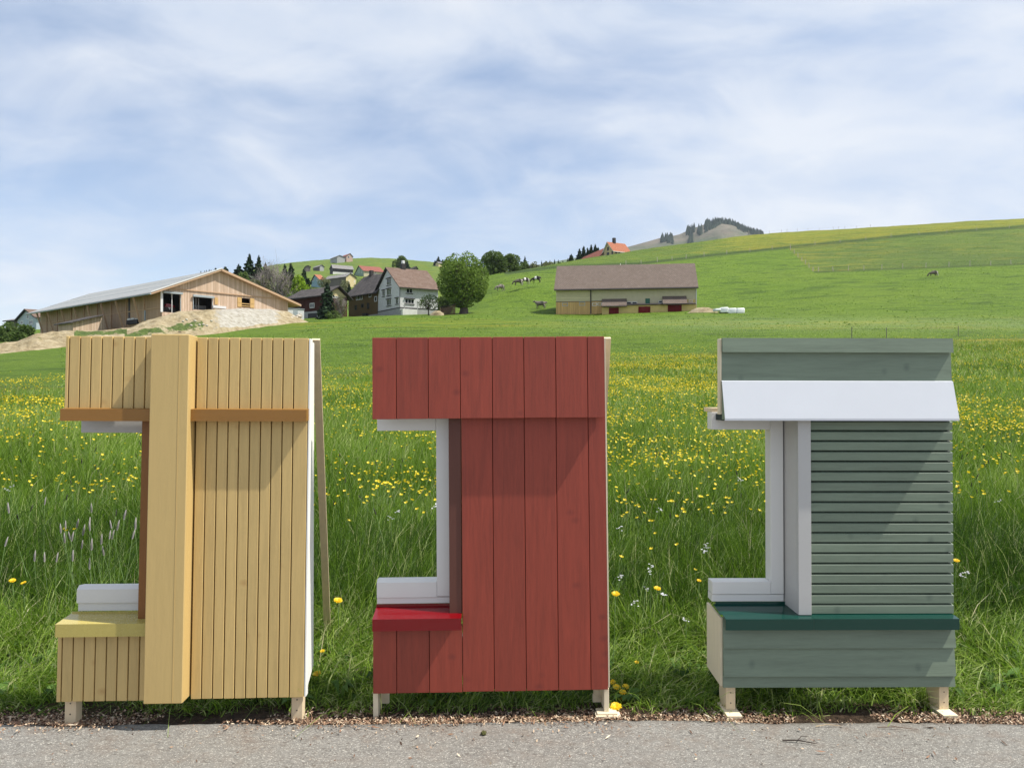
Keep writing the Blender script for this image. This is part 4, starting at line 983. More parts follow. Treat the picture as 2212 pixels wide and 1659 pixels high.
# --- the big new timber barn
def timber_barn():
    H = House('timber_barn', 'large new pale timber barn with grey sheet roof above the earth mound', 350, 683, 115, 49.6, 'barn')
    W = H.A(622, 668)[0]; L = 50.0
    t_ap, z_ap = H.A(473, 582); rp = t_ap/W; zr = z_ap-0.3
    zl = H.A(*qb(235, 600))[1]; t0 = 0.0
    ov = 2.0
    s1 = (zr-zl)/(W*rp)
    # gable wall with real openings
    ops = [(qb(260, 632), qb(497, 893)), (qb(672, 680), qb(925, 858)), (qb(1325, 703), qb(1437, 830))]
    holes = []
    for a, b in ops:
        (u0, za), (u1, zb) = H.A(*a), H.A(*b); zc2 = H.A(a[0], b[1])[1]; holes.append((u0, u1, min(zb, zc2)-0.0, za))
    zbeam = lambda u: H.A(*qb(370, 575))[1]+0*u
    zb_ = H.A(*qb(370, 578))[1]
    th = 0.2; m = MB(); cuts = [0.0]
    for h in holes: cuts += [h[0], h[1]]
    cuts.append(W)
    zlo = -6
    wall_top = lambda u: zl+s1*u if u < W*rp else zr-(zr-zl)*(u-W*rp)/(W-W*rp)
    for a, b in zip(cuts, cuts[1:]):
        hole = next((h for h in holes if abs(h[0]-a) < 1e-6), None)
        pts = [a, b] if not (a < W*rp < b) else [a, W*rp, b]
        top = [(p, wall_top(p)-0.02) for p in pts]
        if hole:
            m.prism([(a, hole[3]), (b, hole[3])]+top[::-1], 'y', 0, th)
            m.prism([(a, zlo), (b, zlo), (b, hole[2]), (a, hole[2])], 'y', 0, th)
        else:
            m.prism([(a, zlo), (b, zlo)]+top[::-1], 'y', 0, th)
    o = m.build('gable_wall', M['larch'], H.e); uv_planar(o, 'wall')
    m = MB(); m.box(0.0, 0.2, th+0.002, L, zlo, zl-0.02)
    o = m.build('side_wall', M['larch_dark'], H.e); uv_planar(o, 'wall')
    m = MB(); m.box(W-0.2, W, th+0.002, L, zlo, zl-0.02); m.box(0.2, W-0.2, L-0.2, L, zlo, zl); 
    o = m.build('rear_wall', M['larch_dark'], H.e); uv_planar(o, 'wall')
    H.roof(W, L, zl, zr, 'B', rp, ov, 0.9, 0.30, M['roof_sheet'], edge=M['beam'])
    # pale barge board on the near rake and gutter line along the eave
    k = MB(); k.prism([(-ov-0.05, zl-s1*ov+0.30), (W*rp, zr+0.29), (W*rp, zr+0.46), (-ov-0.05, zl-s1*ov+0.47)], 'y', -0.98, -0.90); k.build('barge_board', M['trim_white'], H.e)
    k = MB(); k.prism([(W*rp, zr-0.04), (W+ov, zl-(zr-zl)/(W-W*rp)*ov-0.04), (W+ov, zl-(zr-zl)/(W-W*rp)*ov+0.3), (W*rp, zr+0.3)], 'y', -0.98, -0.905); k.build('barge_board', M['beam'], H.e)
    k = MB(); k.tube([(-ov-0.1, -0.9, zl-s1*ov+0.1), (-ov-0.1, L+0.9, zl-s1*ov+0.1)], 0.13, 8); k.build('gutter', M['zinc'], H.e)
    # horizontal panel joints in the roof
    for f in (0.36, 0.70):
        u = -ov+(W*rp+ov)*f; z = zl-s1*ov+(zr-zl+s1*ov)*f
        k = MB(); k.prism([(u, z+0.30), (u+0.16, z+0.30+s1*0.16), (u+0.16, z+0.325+s1*0.16), (u, z+0.335)], 'y', -0.88, L+0.88); k.build('roof_joint', M['zinc'], H.e)
    # beam across the gable, upper boarding laps over it
    m = MB(); ub = (zb_-zl)/s1+0.2
    m.prism([(ub+0.2, zb_+0.08), (W-0.6, zb_-0.28+0.08), (W*rp, zr-0.12)], 'y', -0.12, -0.002)
    ub2 = W-(zb_-zl)/((zr-zl)/(W-W*rp))-0.2
    m2 = MB(); m2.prism([(0.02, zb_-0.05), (ub2+0.4, zb_-0.05), (ub2+0.2, zb_+0.10), (0.02+0.1, zb_+0.10)], 'y', -0.16, -0.002)
    m.bm.free(); m = MB(); m.prism([(ub, zb_+0.102), (ub2, zb_+0.102), (W*rp, zr-0.10)], 'y', -0.10, -0.003)
    o = m.build('upper_boarding', M['larch'], H.e); uv_planar(o, 'wall')
    m2.build('beam', M['beam'], H.e)
    # corner post
    a = H.A(*qb(228, 640))[0]; b = H.A(*qb(258, 640))[0]
    MB().box(a, b-0.02, -0.12, -0.004, H.A(*qb(228, 893))[1], zl-0.1).build('corner_post', M['trim_white'], H.e)
    # roller shutter boxes
    for c0, c1 in ((qb(255, 602), qb(517, 640)), (qb(655, 650), qb(942, 690))):
        u0, z1_ = H.A(*c0); u1 = H.A(*c1)[0]; z0 = H.A(c0[0], c1[1])[1]
        MB().box(u0, u1, -0.42, -0.165, z0, z1_-0.1, 0.04).build('shutter_box', M['zinc'], H.e)
    for (u0, u1, z0, z1_) in holes[:2]:
        for u in (u0-0.08, u1-0.02): MB().box(u, u+0.10, -0.10, -0.004, z0, z1_).build('door_jamb', M['zinc'], H.e)
    u = (holes[0][0]+holes[0][1])/2+0.05; MB().box(u, u+0.09, 0.05, 0.14, holes[0][2], holes[0][3]).build('door_post', M['trim_white'], H.e)
    # shutters on the small opening, rails inside it
    (u0, u1, z0, z1_) = holes[2]; w_ = (u1-u0)*0.52
    for a, b in ((u0-w_, u0-0.02), (u1+0.02, u1+w_)):
        sh = MB().box(a, b, -0.08, -0.004, z0+0.02, z1_+0.05, 0.01).build('shutter', M['shutter'], H.e)
        MB().box(a+0.08, b-0.08, -0.11, -0.082, (z0+z1_)/2-0.06, (z0+z1_)/2+0.06).build('cross_rail', M['shutter'], sh)
    for f in (0.12, 0.36): MB().box(u0, u1, 0.02, 0.12, z0+(z1_-z0)*f, z0+(z1_-z0)*f+0.14).build('rail', M['shutter'], H.e)
    # wooden hatch, white plinth panel, low white wall at the door
    H.panel('A', qb(960, 700), qb(1002, 795), M['shutter'], 'hatch', 0.10)
    H.panel('A', qb(932, 805), qb(1108, 852), M['trim_white'], 'plinth', 0.25)
    # inside of the barn seen through the doors: pens and a low wall
    MB().box(holes[1][0]+0.5, holes[1][1]+0.6, 3.0, 3.2, holes[1][2]-1, holes[1][2]+1.0).build('inner_wall', M['concrete'], H.e)
    MB().box(holes[0][0]+0.3, holes[0][1]+0.2, 2.4, 2.6, holes[0][2]-1, holes[0][2]+1.1).build('inner_wall', M['concrete'], H.e)
    for u in np.linspace(holes[1][0]+0.6, holes[1][1]-1.2, 4):
        MB().box(u, u+0.1, 2.0, 2.1, holes[1][2]-1, holes[1][2]+2.0).build('pen_post', M['trim_white'], H.e)
    # eave side: raking struts, posts
    sx0 = [qa(500, 865), qa(640, 832), qa(825, 815), qa(995, 790), qa(1175, 765), qa(1358, 742), qa(1560, 715), qa(1800, 690)]
    for i, c in enumerate(sx0):
        tt, _ = H.B(c[0], c[1], -1.7)
        zt = zl-s1*1.75
        k = MB(); k.hexa([(-0.02, tt-0.1, zt-6.0), (-0.02, tt+0.1, zt-6.0), (-0.24, tt+0.1, zt-6.0), (-0.24, tt-0.1, zt-6.0),
                          (-1.62, tt-0.1, zt), (-1.62, tt+0.1, zt), (-1.86, tt+0.1, zt), (-1.86, tt-0.1, zt)]); k.build('strut', M['beam'], H.e)
        MB().box(-0.16, -0.003, tt-0.12, tt+0.12, zlo, zl-0.3).build('post', M['beam'], H.e)
    k = MB(); k.box(-0.10, -0.002, 0.3, L, zl-2.6, zl-2.45); k.build('wall_rail', M['beam'], H.e)
    # dark door slot and three white meter boxes on the side
    H.panel('B', qa(1733, 688), qa(1756, 985), M['dark'], 'door_slot', 0.02)
    bx = H.panel('B', qa(1738, 1010), qa(1885, 1050), M['trim_dark'], 'shelf', 0.4)
    for c0, c1 in ((qa(1742, 985), qa(1778, 1028)), (qa(1790, 978), qa(1828, 1025)), (qa(1846, 985), qa(1880, 1020))):
        H.panel('B', c0, c1, M['trim_white'], 'meter_box', 0.3)
    H.panel('B', qa(1946, 875), qa(1970, 1010), M['zinc'], 'downpipe', 0.14)
    H.panel('A', qb(170, 905), qb(230, 960), M['concrete'], 'footing', 0.12) if False else None
    # machine parked inside, glimpsed through the first door
    u0, u1, z0, z1_ = holes[0]
    e = empty('farm_machine'); tag(e, 'red and white farm machine parked inside the large timber barn', 'farm machine')
    mt = H.e.matrix_world if False else Matrix.Translation(H.e.location) @ Euler((0, 0, H.psi)).to_matrix().to_4x4()
    e.matrix_world = mt @ Matrix.Translation((u0+0.9, 1.1, z0))
    mm = M['redsheet']
    MB().prism([(0, 0.9), (1.4, 0.9), (1.5, 1.15), (1.0, 1.35), (0.2, 1.45)], 'y', 0, 0.6).build('hood', mm, e)
    for a in (0.2, 1.15): MB().tube([(a, -0.05, 0.45), (a, 0.18, 0.45)], 0.45, 16).build('wheel', M['trim_dark'], e)
    MB().box(0.1, 0.9, 0.05, 0.55, 0.5, 0.9, 0.05).build('body', M['trim_white'], e)
    return H
timber_barn()

def lean_shed():
    H = House('shed', 'small timber shed with dark roof against the long side of the big barn', *qa(985, 1118), 118, 49.6, 'shed')
    # its long side follows the barn wall
    W = 4.2; L = H.B(*qa(790, 1120))[0]; zw = H.A(*qa(985, 1035))[1]
    m = MB(); m.prism([(0, -3), (W, -3), (W, zw+1.3), (0, zw)], 'y', 0, L); o = m.build('wall', M['larch'], H.e); uv_planar(o, 'wall')
    m = MB(); m.prism([(-0.5, zw-0.16), (W+0.1, zw+1.34), (W+0.1, zw+1.5), (-0.5, zw)], 'y', -0.5, L+0.5); o = m.build('roof', M['tile_grey'], H.e); uv_planar(o, 'roof')
lean_shed()

# --- white gabled farmhouse
def white_house():
    H = House('white_house', 'tall white shingled farmhouse with steep brown tiled roof and dark trimmed windows', *q3(1605, 812), 150, 33, 'house')
    W = H.A(*q3(2060, 600))[0]; L = H.B(*q3(1337, 700))[0]
    zc_ = H.A(*q3(1605, 482))[1]
    tb, zr = H.B(*q3(1458, 268))
    rp = tb/L
    zlo = -4; zl2 = H.B(*q3(1337, 535))[1]
    H.walls(W, L, zlo, zc_, 'A', rp, zr-0.1, mat=M['white_sh'], zw2=zl2)
    # slightly swept roof: steep above, flatter at the eaves
    m = MB(); b = [(-0.75, zc_-0.45), (0.35, zc_+0.35), (L*rp, zr), (L-0.1, zl2+0.25), (L+0.7, zl2-0.40)]
    m.prism(b+[(a, c+0.17) for a, c in b][::-1], 'x', -0.55, W+0.45)
    o = m.build('roof', [M['tile_brown'], M['trim_dark']], H.e); uv_planar(o, 'roof')
    for p in o.data.polygons:
        if p.normal.z < 0.2: p.material_index = 1
    # plinth, dark string course
    zs = H.A(*q3(1605, 740))[1]
    m = MB(); m.box(-0.05, W+0.05, -0.06, -0.002, zlo, zs-0.1); m.box(-0.06, -0.002, -0.05, L, zlo, zs-0.1); m.build('plinth', M['concrete'], H.e)
    m = MB(); m.box(-0.09, W+0.08, -0.12, -0.003, zs-0.09, zs+0.06); m.box(-0.12, -0.003, -0.003, L, zs-0.09, zs+0.06); m.build('string_course', M['trim_dark'], H.e)
    MB().tube([(-0.12, -0.10, zs), (-0.12, -0.10, zc_-0.3)], 0.06, 8).build('downpipe', M['trim_dark'], H.e)
    for c0, c1, n in ((q3(1447, 400), q3(1498, 465), 2), (q3(1393, 540), q3(1424, 603), 1), (q3(1447, 523), q3(1498, 590), 2), (q3(1445, 648), q3(1498, 712), 2), (q3(1553, 632), q3(1585, 694), 1)):
        H.win('B', c0, c1, hood=M['trim_dark'], mull=n)
    H.win('B', q3(1556, 762), q3(1574, 786), mull=0); H.win('B', q3(1372, 785), q3(1405, 812), mull=0)
    H.win('A', q3(1678, 510), q3(1752, 572), hood=M['trim_dark'], mull=1); H.win('A', q3(1660, 636), q3(1772, 700), hood=M['trim_dark'], mull=2)
    # chimney with white cap
    c = H.e
    u, z = H.A(*q3(1640, 240), off=L*rp)
    st = MB().box(u-0.42, u+0.42, L*rp-0.4, L*rp+0.4, zr-1.0, zr+1.1).build('chimney', M['trim_dark'], H.e)
    MB().box(u-0.3, u+0.3, L*rp-0.3, L*rp+0.3, zr+1.1, zr+1.75, 0.08).build('chimney_cap', M['trim_white'], st)
    # two slim posts of the porch
    for q in (1635, 1790):
        t_, _ = H.A(*q3(q, 700)); MB().box(t_-0.07, t_+0.07, -0.9, -0.76, -1.5, H.A(*q3(q, 670))[1]).build('porch_post', M['concrete'], H.e)
    t0 = H.A(*q3(1610, 760))[0]; t1 = H.A(*q3(1785, 760))[0]
    MB().box(t0, t1, -0.95, -0.08, -2, zs-0.35, 0.02).build('porch', M['render_white'], H.e)
white_house()

def brown_house():
    H = House('brown_house', 'umber shingled house with dark roof adjoining the white gabled farmhouse', *q3(1336, 830), 159, 43, 'house')
    L = H.B(*q3(987, 700))[0]; W = 8.5
    zc_ = H.B(*q3(1336, 530))[1]
    H.walls(W, L, -4, zc_, 'B', 0.5, zc_+4.0, mat=M['ochre_sh'])
    H.roof(W, L, zc_, zc_+4.1, 'B', 0.5, 0.8, 0.7, 0.18, M['tile_grey'])
    H.win('B', q3(1078, 578), q3(1155, 645), mull=3, fw=0.12); H.win('B', q3(1228, 553), q3(1260, 616), mull=0, fw=0.12); H.win('B', q3(1297, 610), q3(1328, 668), mull=0, fw=0.12)
    for c0, c1 in ((q3(1060, 715), q3(1087, 770)), (q3(1140, 698), q3(1168, 740)), (q3(1208, 688), q3(1235, 755))): H.win('B', c0, c1, fm=M['trim_dark'], mull=0, fw=0.12)
    t0 = H.B(*q3(1260, 385), off=W/2)[0]
    m = MB().box(W/2-0.35, W/2+0.35, max(0.6, t0-0.35), max(0.6, t0-0.35)+0.7, zc_+3.4, zc_+5.4).build('chimney', M['trim_dark'], H.e)
    MB().box(-0.06, -0.002, 0, L, -4, H.B(*q3(1200, 835))[1]).build('plinth', M['concrete'], H.e)
    H.panel('B', q3(1175, 815), q3(1225, 850), M['trim_dark'], 'cellar_step', 0.5)
brown_house()

def garage_house():
    H = House('maroon_house', 'dark maroon boarded house with a concrete garage below and grey roof', *q3(690, 860), 150, 52, 'house')
    L = H.B(*q3(285, 700))[0]; W = H.A(*q3(968, 700))[0]
    zc_ = H.B(*q3(690, 582))[1]; t_, zr = H.A(*q3(852, 492))
    zg = H.B(*q3(500, 793))[1]
    H.walls(W, L, -4, zc_, 'B', t_/W, zr-0.05, mat=M['maroon'])
    H.roof(W, L, zc_, zr, 'B', t_/W, 0.9, 0.8, 0.2, M['tile_grey'])
    m = MB(); m.box(-0.12, -0.003, -0.1, L+0.1, -4, zg); m.build('garage_wall', M['concrete'], H.e)
    H.panel('B', q3(505, 815), q3(612, 900), M['dark'], 'garage_door', 0.14)
    H.win('B', q3(522, 690), q3(578, 745), mull=1, fw=0.14); H.win('B', q3(368, 705), q3(420, 762), fm=M['greywood'], pm=M['greywood'], mull=0)
    o = MB().prism([(0.15, zc_-0.1), (W-0.15, zc_-0.1), (t_, zr-0.35)], 'y', -0.06, -0.003).build('gable_boarding', M['yellow_barn'], H.e)
    H.win('B', q3(385, 818), q3(418, 852), mull=0)
    H.win('A', q3(790, 600), q3(860, 630), mull=1)
garage_house()
def white_tank():
    X, Y = PX(q3(325, 0)[0], 140), 140; z = PZ(q3(0, 862)[1], 140)
    e = empty('site_container', (X, Y, z), (0, 0, R(35))); tag(e, 'small white site container at the end of the earth mound', 'container')
    MB().box(-1.6, 1.6, -1.1, 1.1, -1.5, 1.45, 0.04).build('body', M['trim_white'], e); MB().box(-1.7, 1.7, -1.2, 1.2, 1.452, 1.56, 0.02).build('lid', M['zinc'], e)
    MB().box(-0.4, 0.4, -1.14, -1.102, -0.6, 1.2).build('door', M['zinc'], e)
white_tank()

# --- long barn on the right
def long_barn():
    H = House('long_barn', 'long cream barn with mauve brown tiled roof on the green slope', *q5(232, 715), 135, -8, 'barn')
    W = H.A(*q5(1602, 600))[0]; L = 11.0
    zl = H.A(*q5(232, 425))[1]; zr = H.A(*q5(235, 222), off=5.5)[1]
    zr2 = H.A(*q5(1603, 172), off=5.5)[1]; zl2 = H.A(*q5(1602, 378))[1]
    zr = (zr+zr2)/2; zw = (zl+zl2)/2
    o = H.walls(W, L, -5, zw, 'A', 0.5, zr-0.1, mat=M['render_cream'])
    H.roof(W, L, zw+0.1, zr, 'A', 0.5, 0.8, 0.35, 0.2, M['tile_mauve'], edge=M['trim_dark'])
    MB().tube([(-0.35, -0.85, zw-0.50), (W+0.35, -0.85, zw-0.50)], 0.11, 8).build('gutter', M['trim_dark'], H.e)
    uj = H.A(*q5(571, 500))[0]; zmid = H.A(*q5(400, 552))[1]; zmid2 = zmid
    H_ = H
    # left bay: cream boards over ochre boards on a concrete base
    o = MB().box(-0.05, uj-0.1, -0.06, -0.002, zmid+0.1, zw-0.05).build('upper_boarding', M['cream_boards'], H.e); uv_planar(o, 'wall')
    o = MB().box(-0.05, uj-0.1, -0.08, -0.002, H.A(*q5(232, 685))[1], zmid).build('lower_boarding', M['ochre_boards'], H.e); uv_planar(o, 'wall')
    MB().box(-0.08, uj, -0.10, -0.003, zmid+0.004, zmid+0.096).build('string_course', M['trim_dark'], H.e)
    MB().box(-0.06, uj, -0.07, -0.002, -3, H.A(*q5(232, 686))[1]-0.004).build('base_wall', M['concrete'], H.e)
    MB().tube([(uj-0.02, -0.13, H.A(*q5(571, 665))[1]), (uj-0.02, -0.13, zw-0.3)], 0.09, 8).build('downpipe', M['trim_dark'], H.e)
    # bay right of the pipe
    u2 = H.A(*q5(680, 600))[0]
    o = MB().box(uj+0.1, u2, -0.08, -0.002, -2, H.A(*q5(620, 545))[1]-0.05).build('lower_boarding', M['ochre_boards'], H.e); uv_planar(o, 'wall')
    MB().box(uj+0.1, u2, -0.10, -0.003, H.A(*q5(620, 545))[1]-0.046, H.A(*q5(620, 545))[1]+0.05).build('string_course', M['trim_dark'], H.e)
    for c0, c1 in ((q5(290, 560), q5(345, 593)), (q5(457, 552), q5(515, 588))): H.win('A', c0, c1, mull=0, fw=0.09, fm=M['zinc'], proud=0.12)
    for c0, c1 in ((q5(583, 562), q5(632, 590)), (q5(637, 560), q5(677, 588))): H.win('A', c0, c1, mull=0, fw=0.10, proud=0.12)
    # projecting stalls: yellow walls, oxblood doors, lean-to roofs
    ua = H.A(*q5(682, 640))[0]; ub = H.A(*q5(1605, 600))[0]
    zt = H.A(*q5(1040, 592))[1]; yb = -1.5
    o = MB().box(ua, ub-0.1, yb, -0.004, -3, zt).build('stall_wall', M['yellow_render'], H.e)
    Hoff = -1.5
    for c0, c1 in ((q5(748, 608), q5(845, 668)), (q5(1037, 598), q5(1155, 660)), (q5(1326, 582), q5(1462, 650))):
        H.panel('A', c0, c1, M['red_door'], 'stall_door', 0.06, off=Hoff)
    o = MB().prism([(yb-0.3, zt+0.02), (-0.004, zt+0.35), (-0.004, zt+0.45), (yb-0.3, zt+0.12)], 'x', H.A(*q5(845, 600))[0], ub-0.2).build('ledge_roof', M['tile_grey'], H.e); uv_planar(o, 'roof')
    for c0, c1 in ((q5(680, 535), q5(922, 600)), (q5(1272, 508), q5(1508, 578))):
        u0 = H.A(c0[0], c0[1])[0]; u1 = H.A(c1[0], c1[1])[0]; z1_ = H.A(*c0)[1]+0.1; z0 = H.A(c0[0], c1[1], -2.0)[1]
        o = MB().prism([(-2.1, z0), (-0.006, z1_), (-0.006, z1_+0.12), (-2.1, z0+0.12)], 'x', u0, u1).build('lean_to_roof', [M['tile_mauve']], H.e); uv_planar(o, 'roof')
        MB().box(u0-0.03, u1+0.03, -2.2, -2.102, z0-0.04, z0+0.14).build('gutter', M['trim_dark'], H.e)
    for c0, c1 in ((q5(920, 550), q5(968, 584)), (q5(975, 550), q5(1025, 582)), (q5(1235, 538), q5(1272, 562))): H.win('A', c0, c1, mull=0, fw=0.08, proud=0.05, pm=M['dark'])
    H.win('A', q5(1532, 532), q5(1568, 555), mull=0, fw=0.08)
    d = H.panel('A', q5(1106, 518), q5(1150, 583), M['green_door'], 'hay_door', 0.08)
    H.panel('A', q5(1508, 527), q5(1600, 590), M['yellow_render'], 'yellow_dado', 0.02)
    MB().box(W-0.02, W+0.12, -0.14, 0.0, -2, zw-0.3).build('corner_trim', M['trim_white'], H.e)
long_barn()

# --- farmhouse on the ridge with its long red roofed wing
def ridge_farm():
    H = House('ridge_farmhouse', 'cream farmhouse with orange roof and chimney on the grassy ridge', *q6(500, 416), 292, 30, 'house')
    W = H.A(*q6(632, 384))[0]; L = H.B(*q6(420, 400))[0]
    zc_ = H.A(*q6(500, 377))[1]; tb, zr = H.B(*q6(455, 314)); 
    H.walls(W, L, -6, zc_, 'A', tb/L, zr-0.1, mat=M['yellow_barn'])
    H.roof(W, L, zc_, zr, 'A', tb/L, 0.7, 0.6, 0.25, M['tile_orange'], edge=M['render_white'])
    H.win('B', q6(449, 353), q6(462, 380), fm=M['trim_dark'], mull=0, fw=0.2); H.win('B', q6(445, 398), q6(465, 416), fm=M['trim_dark'], mull=1, fw=0.2); H.win('B', q6(485, 388), q6(497, 410), fm=M['trim_dark'], mull=0, fw=0.2)
    for a in (515, 542): H.win('A', q6(a, 388), q6(a+14, 406), fm=M['trim_dark'], mull=0, fw=0.2)
    u = H.A(*q6(510, 310), off=L/2)[0]; MB().box(u-0.5, u+0.5, tb-0.5, tb+0.5, zr-0.5, zr+2.0).build('chimney', M['trim_dark'], H.e)
    G = House('red_roofed_barn', 'low barn with long dull red roof sloping down the ridge beside the farmhouse', *q6(398, 428), 297, 30, 'barn')
    L = G.B(*q6(180, 466))[0]
    z1_ = G.B(*q6(398, 418))[1]
    G.walls(9, L, -14, z1_, 'B', 0.5, z1_+3.9, mat=M['yellow_barn'])
    r = G.roof(9, L, z1_, z1_+4.0, 'B', 0.5, 0.6, 0.5, 0.25, M['tile_red'])
    # the wing steps down the slope: shear lies in the real fall of the ridge
    for o in G.e.children:
        for v in o.data.vertices:
            if v.co.z > -13: v.co.z -= max(0, v.co.y)*0.115
ridge_farm()

# --- small far houses
def far_house(name, label, cat, c, Y, yaw, pxA, pxB, eave, apex, wall, roof, ridge='A', wins=(), gable=None, W=None, L=None, down=6, ov=0.6, group=None, base=None):
    H = House(name, label, c[0], c[1], Y, yaw, cat, group)
    W = W or H.A(pxA[0], pxA[1])[0]; L = L or H.B(pxB[0], pxB[1])[0]
    zc_ = H.A(*eave)[1]
    if ridge == 'A': t_, zr = H.B(*apex); rp = min(0.7, max(0.3, t_/L))
    else: t_, zr = H.A(*apex); rp = min(0.7, max(0.3, t_/W))
    H.walls(W, L, -down, zc_, ridge, rp, zr-0.1, mat=wall)
    H.roof(W, L, zc_, zr, ridge, rp, ov, 0.6, 0.3, roof)
    if gable:
        if ridge == 'A': MB().prism([(0.01, -down), (L-0.01, -down), (L-0.01, zc_), (L*rp, zr-0.25), (0.01, zc_)], 'x', -0.06, -0.004).build('gable_wall', gable, H.e); uv_planar(H.e.children[-1], 'wall')
        else: MB().prism([(0.01, -down), (W-0.01, -down), (W-0.01, zc_), (W*rp, zr-0.25), (0.01, zc_)], 'y', -0.06, -0.004).build('gable_wall', gable, H.e); uv_planar(H.e.children[-1], 'wall')
    if base:
        zb = H.A(*base)[1]; MB().box(-0.1, W+0.05, -0.1, -0.005, -down, zb).build('base_wall', M['render_white'], H.e)
    for wl, a, b in wins: H.win(wl, a, b, mull=0, fw=0.22, fm=M['trim_white'], proud=0.1)
    return H
far_house('blue_house', 'small pale blue gabled house with orange roof below the grey hillside barn', 'house', q3(640, 472), 480, 35, q3(700, 440), q3(540, 440), q3(640, 406), q3(585, 350), M['blue_gable'], M['tile_orange'],
          wins=(('B', q3(556, 402), q3(570, 424)), ('B', q3(604, 402), q3(618, 424))))
far_house('grey_barn', 'grey boarded barn with straw coloured gable on the far hillside', 'barn', q3(955, 450), 470, 52, q3(1075, 430), q3(700, 430), q3(955, 372), q3(1005, 335), M['greywood'], M['rooflight'], 'B', gable=M['yellow_barn'],
          wins=(('A', q3(985, 410), q3(1000, 440)), ('A', q3(1050, 418), q3(1065, 442))))
far_house('dark_barn', 'dark timber barn with pale roof and white base on the far hillside', 'barn', q3(800, 330), 640, 30, q3(1040, 322), q3(762, 322), q3(800, 266), q3(788, 230), M['blackwood'], M['rooflight'], base=q3(800, 312))
far_house('mint_house', 'cream farmhouse with mint green gable and red roof on the far hillside', 'house', q3(1168, 348), 600, 28, q3(1412, 340), q3(1060, 340), q3(1168, 302), q3(1113, 243), M['render_cream'], M['tile_red'], gable=M['mint'],
          wins=(('B', q3(1077, 305), q3(1089, 325)), ('B', q3(1105, 300), q3(1120, 322)), ('B', q3(1140, 305), q3(1152, 325)), ('A', q3(1230, 312), q3(1250, 332)), ('A', q3(1300, 312), q3(1320, 332))))
far_house('grey_gabled_house', 'small grey house with dark gable roof just above the umber house', 'house', q3(1322, 418), 400, 62, q3(1335, 410), q3(1197, 410), q3(1322, 385), q3(1265, 335), M['concrete'], M['tile_grey'], 'A', W=8,
          wins=(('B', q3(1235, 375), q3(1248, 398)),))
far_house('hillside_shed', 'low grey shed with long pale roof at the left of the far hill', 'shed', q3(470, 276), 700, 20, q3(528, 270), q3(360, 272), q3(470, 250), q3(499, 238), M['greywood'], M['rooflight'], 'B', down=4)
far_house('hillside_barn', 'small grey barn with pale gable between two sheds on the far hill', 'barn', q3(640, 275), 710, 40, q3(690, 268), q3(562, 270), q3(640, 248), q3(665, 230), M['greywood'], M['rooflight'], 'B', gable=M['concrete'], down=4)
far_house('hilltop_farmhouse', 'rose coloured farmhouse alone on the top of the far hill', 'house', q3(960, 162), 850, 35, q3(1036, 155), q3(865, 155), q3(960, 122), q3(1005, 94), M['pinkwall'], M['tile_red'], 'B', down=5,
          wins=(('A', q3(975, 125), q3(998, 150)), ('B', q3(900, 130), q3(920, 148))))
far_house('hilltop_annex', 'low grey annex in front of the rose coloured hilltop farmhouse', 'barn', q3(848, 162), 838, 35, q3(864, 160), q3(768, 160), q3(848, 132), q3(855, 114), M['concrete'], M['rooflight'], 'B', W=9, down=5)
far_house('tiny_chalet', 'tiny cream chalet under dark firs at the right end of the far hill', 'house', q3(2065, 222), 800, 35, q3(2105, 218), q3(2030, 218), q3(2065, 208), q3(2050, 196), M['yellow_barn'], M['rooflight'], 'A', down=4)
far_house('slate_shed', 'grey roofed shed just right of the tall dark tree on the far hill', 'shed', q3(1780, 290), 560, 30, q3(1812, 288), q3(1700, 288), q3(1780, 268), q3(1796, 250), M['greywood'], M['tile_grey'], 'B', down=4)
far_house('pale_blue_house', 'pale blue white gabled house at the far left beyond the bushes', 'house', qa(490, 1090), 195, 50, qa(520, 1080), qa(236, 1080), qa(490, 968), qa(360, 868), M['bluewhite'], M['tile_brown'], 'A', W=9, down=6,
          wins=(('B', qa(365, 925), qa(398, 988)), ('B', qa(283, 1015), qa(315, 1060)), ('B', qa(395, 1005), qa(450, 1062))))
far_house('grey_roofed_cottage', 'cottage with weathered roof half hidden by bushes at the left edge', 'house', qa(230, 1060), 215, 62, qa(245, 1060), qa(80, 1060), qa(230, 1010), qa(238, 985), M['greywood'], M['rooflight'], 'B', W=7, down=6)

# ------------------------------------------------------------------ trees
def nth(i, n):
    w = ['leftmost', 'second from the left', 'third from the left', 'fourth from the left', 'fifth from the left', 'sixth from the left', 'seventh from the left', 'eighth from the left', 'ninth from the left']
    v = ['rightmost', 'second from the right', 'third from the right', 'fourth from the right', 'fifth from the right', 'sixth from the right']
    return w[i] if i < (n+1)//2 else v[n-1-i]
def leaf_mat(name, c0, c1, c2, trans=0.35):
    m, t, p, out = base_mat(name)
    geo = t.n('ShaderNodeNewGeometry')
    c = t.ramp(geo.outputs['Random Per Island'], [(0.0, c0), (0.5, c1), (1.0, c2)])
    pos = t.n('ShaderNodeTexCoord').outputs['Object']
    c = t.mix(t.ramp(t.noise(pos, 0.5, 3, 0.6), [(0.42, (0,)*3), (0.62, (0.55,)*3)]), c, c2)
    t.link(c, p.inputs['Base Color']); p.inputs['Roughness'].default_value = 0.7; p.inputs['Specular IOR Level'].default_value = 0.2
    tr = t.n('ShaderNodeBsdfTranslucent'); t.link(c, tr.inputs[0])
    mx = t.n('ShaderNodeMixShader'); mx.inputs[0].default_value = trans; t.link(p.outputs[0], mx.inputs[1]); t.link(tr.outputs[0], mx.inputs[2]); t.link(mx.outputs[0], out.inputs[0])
    return m
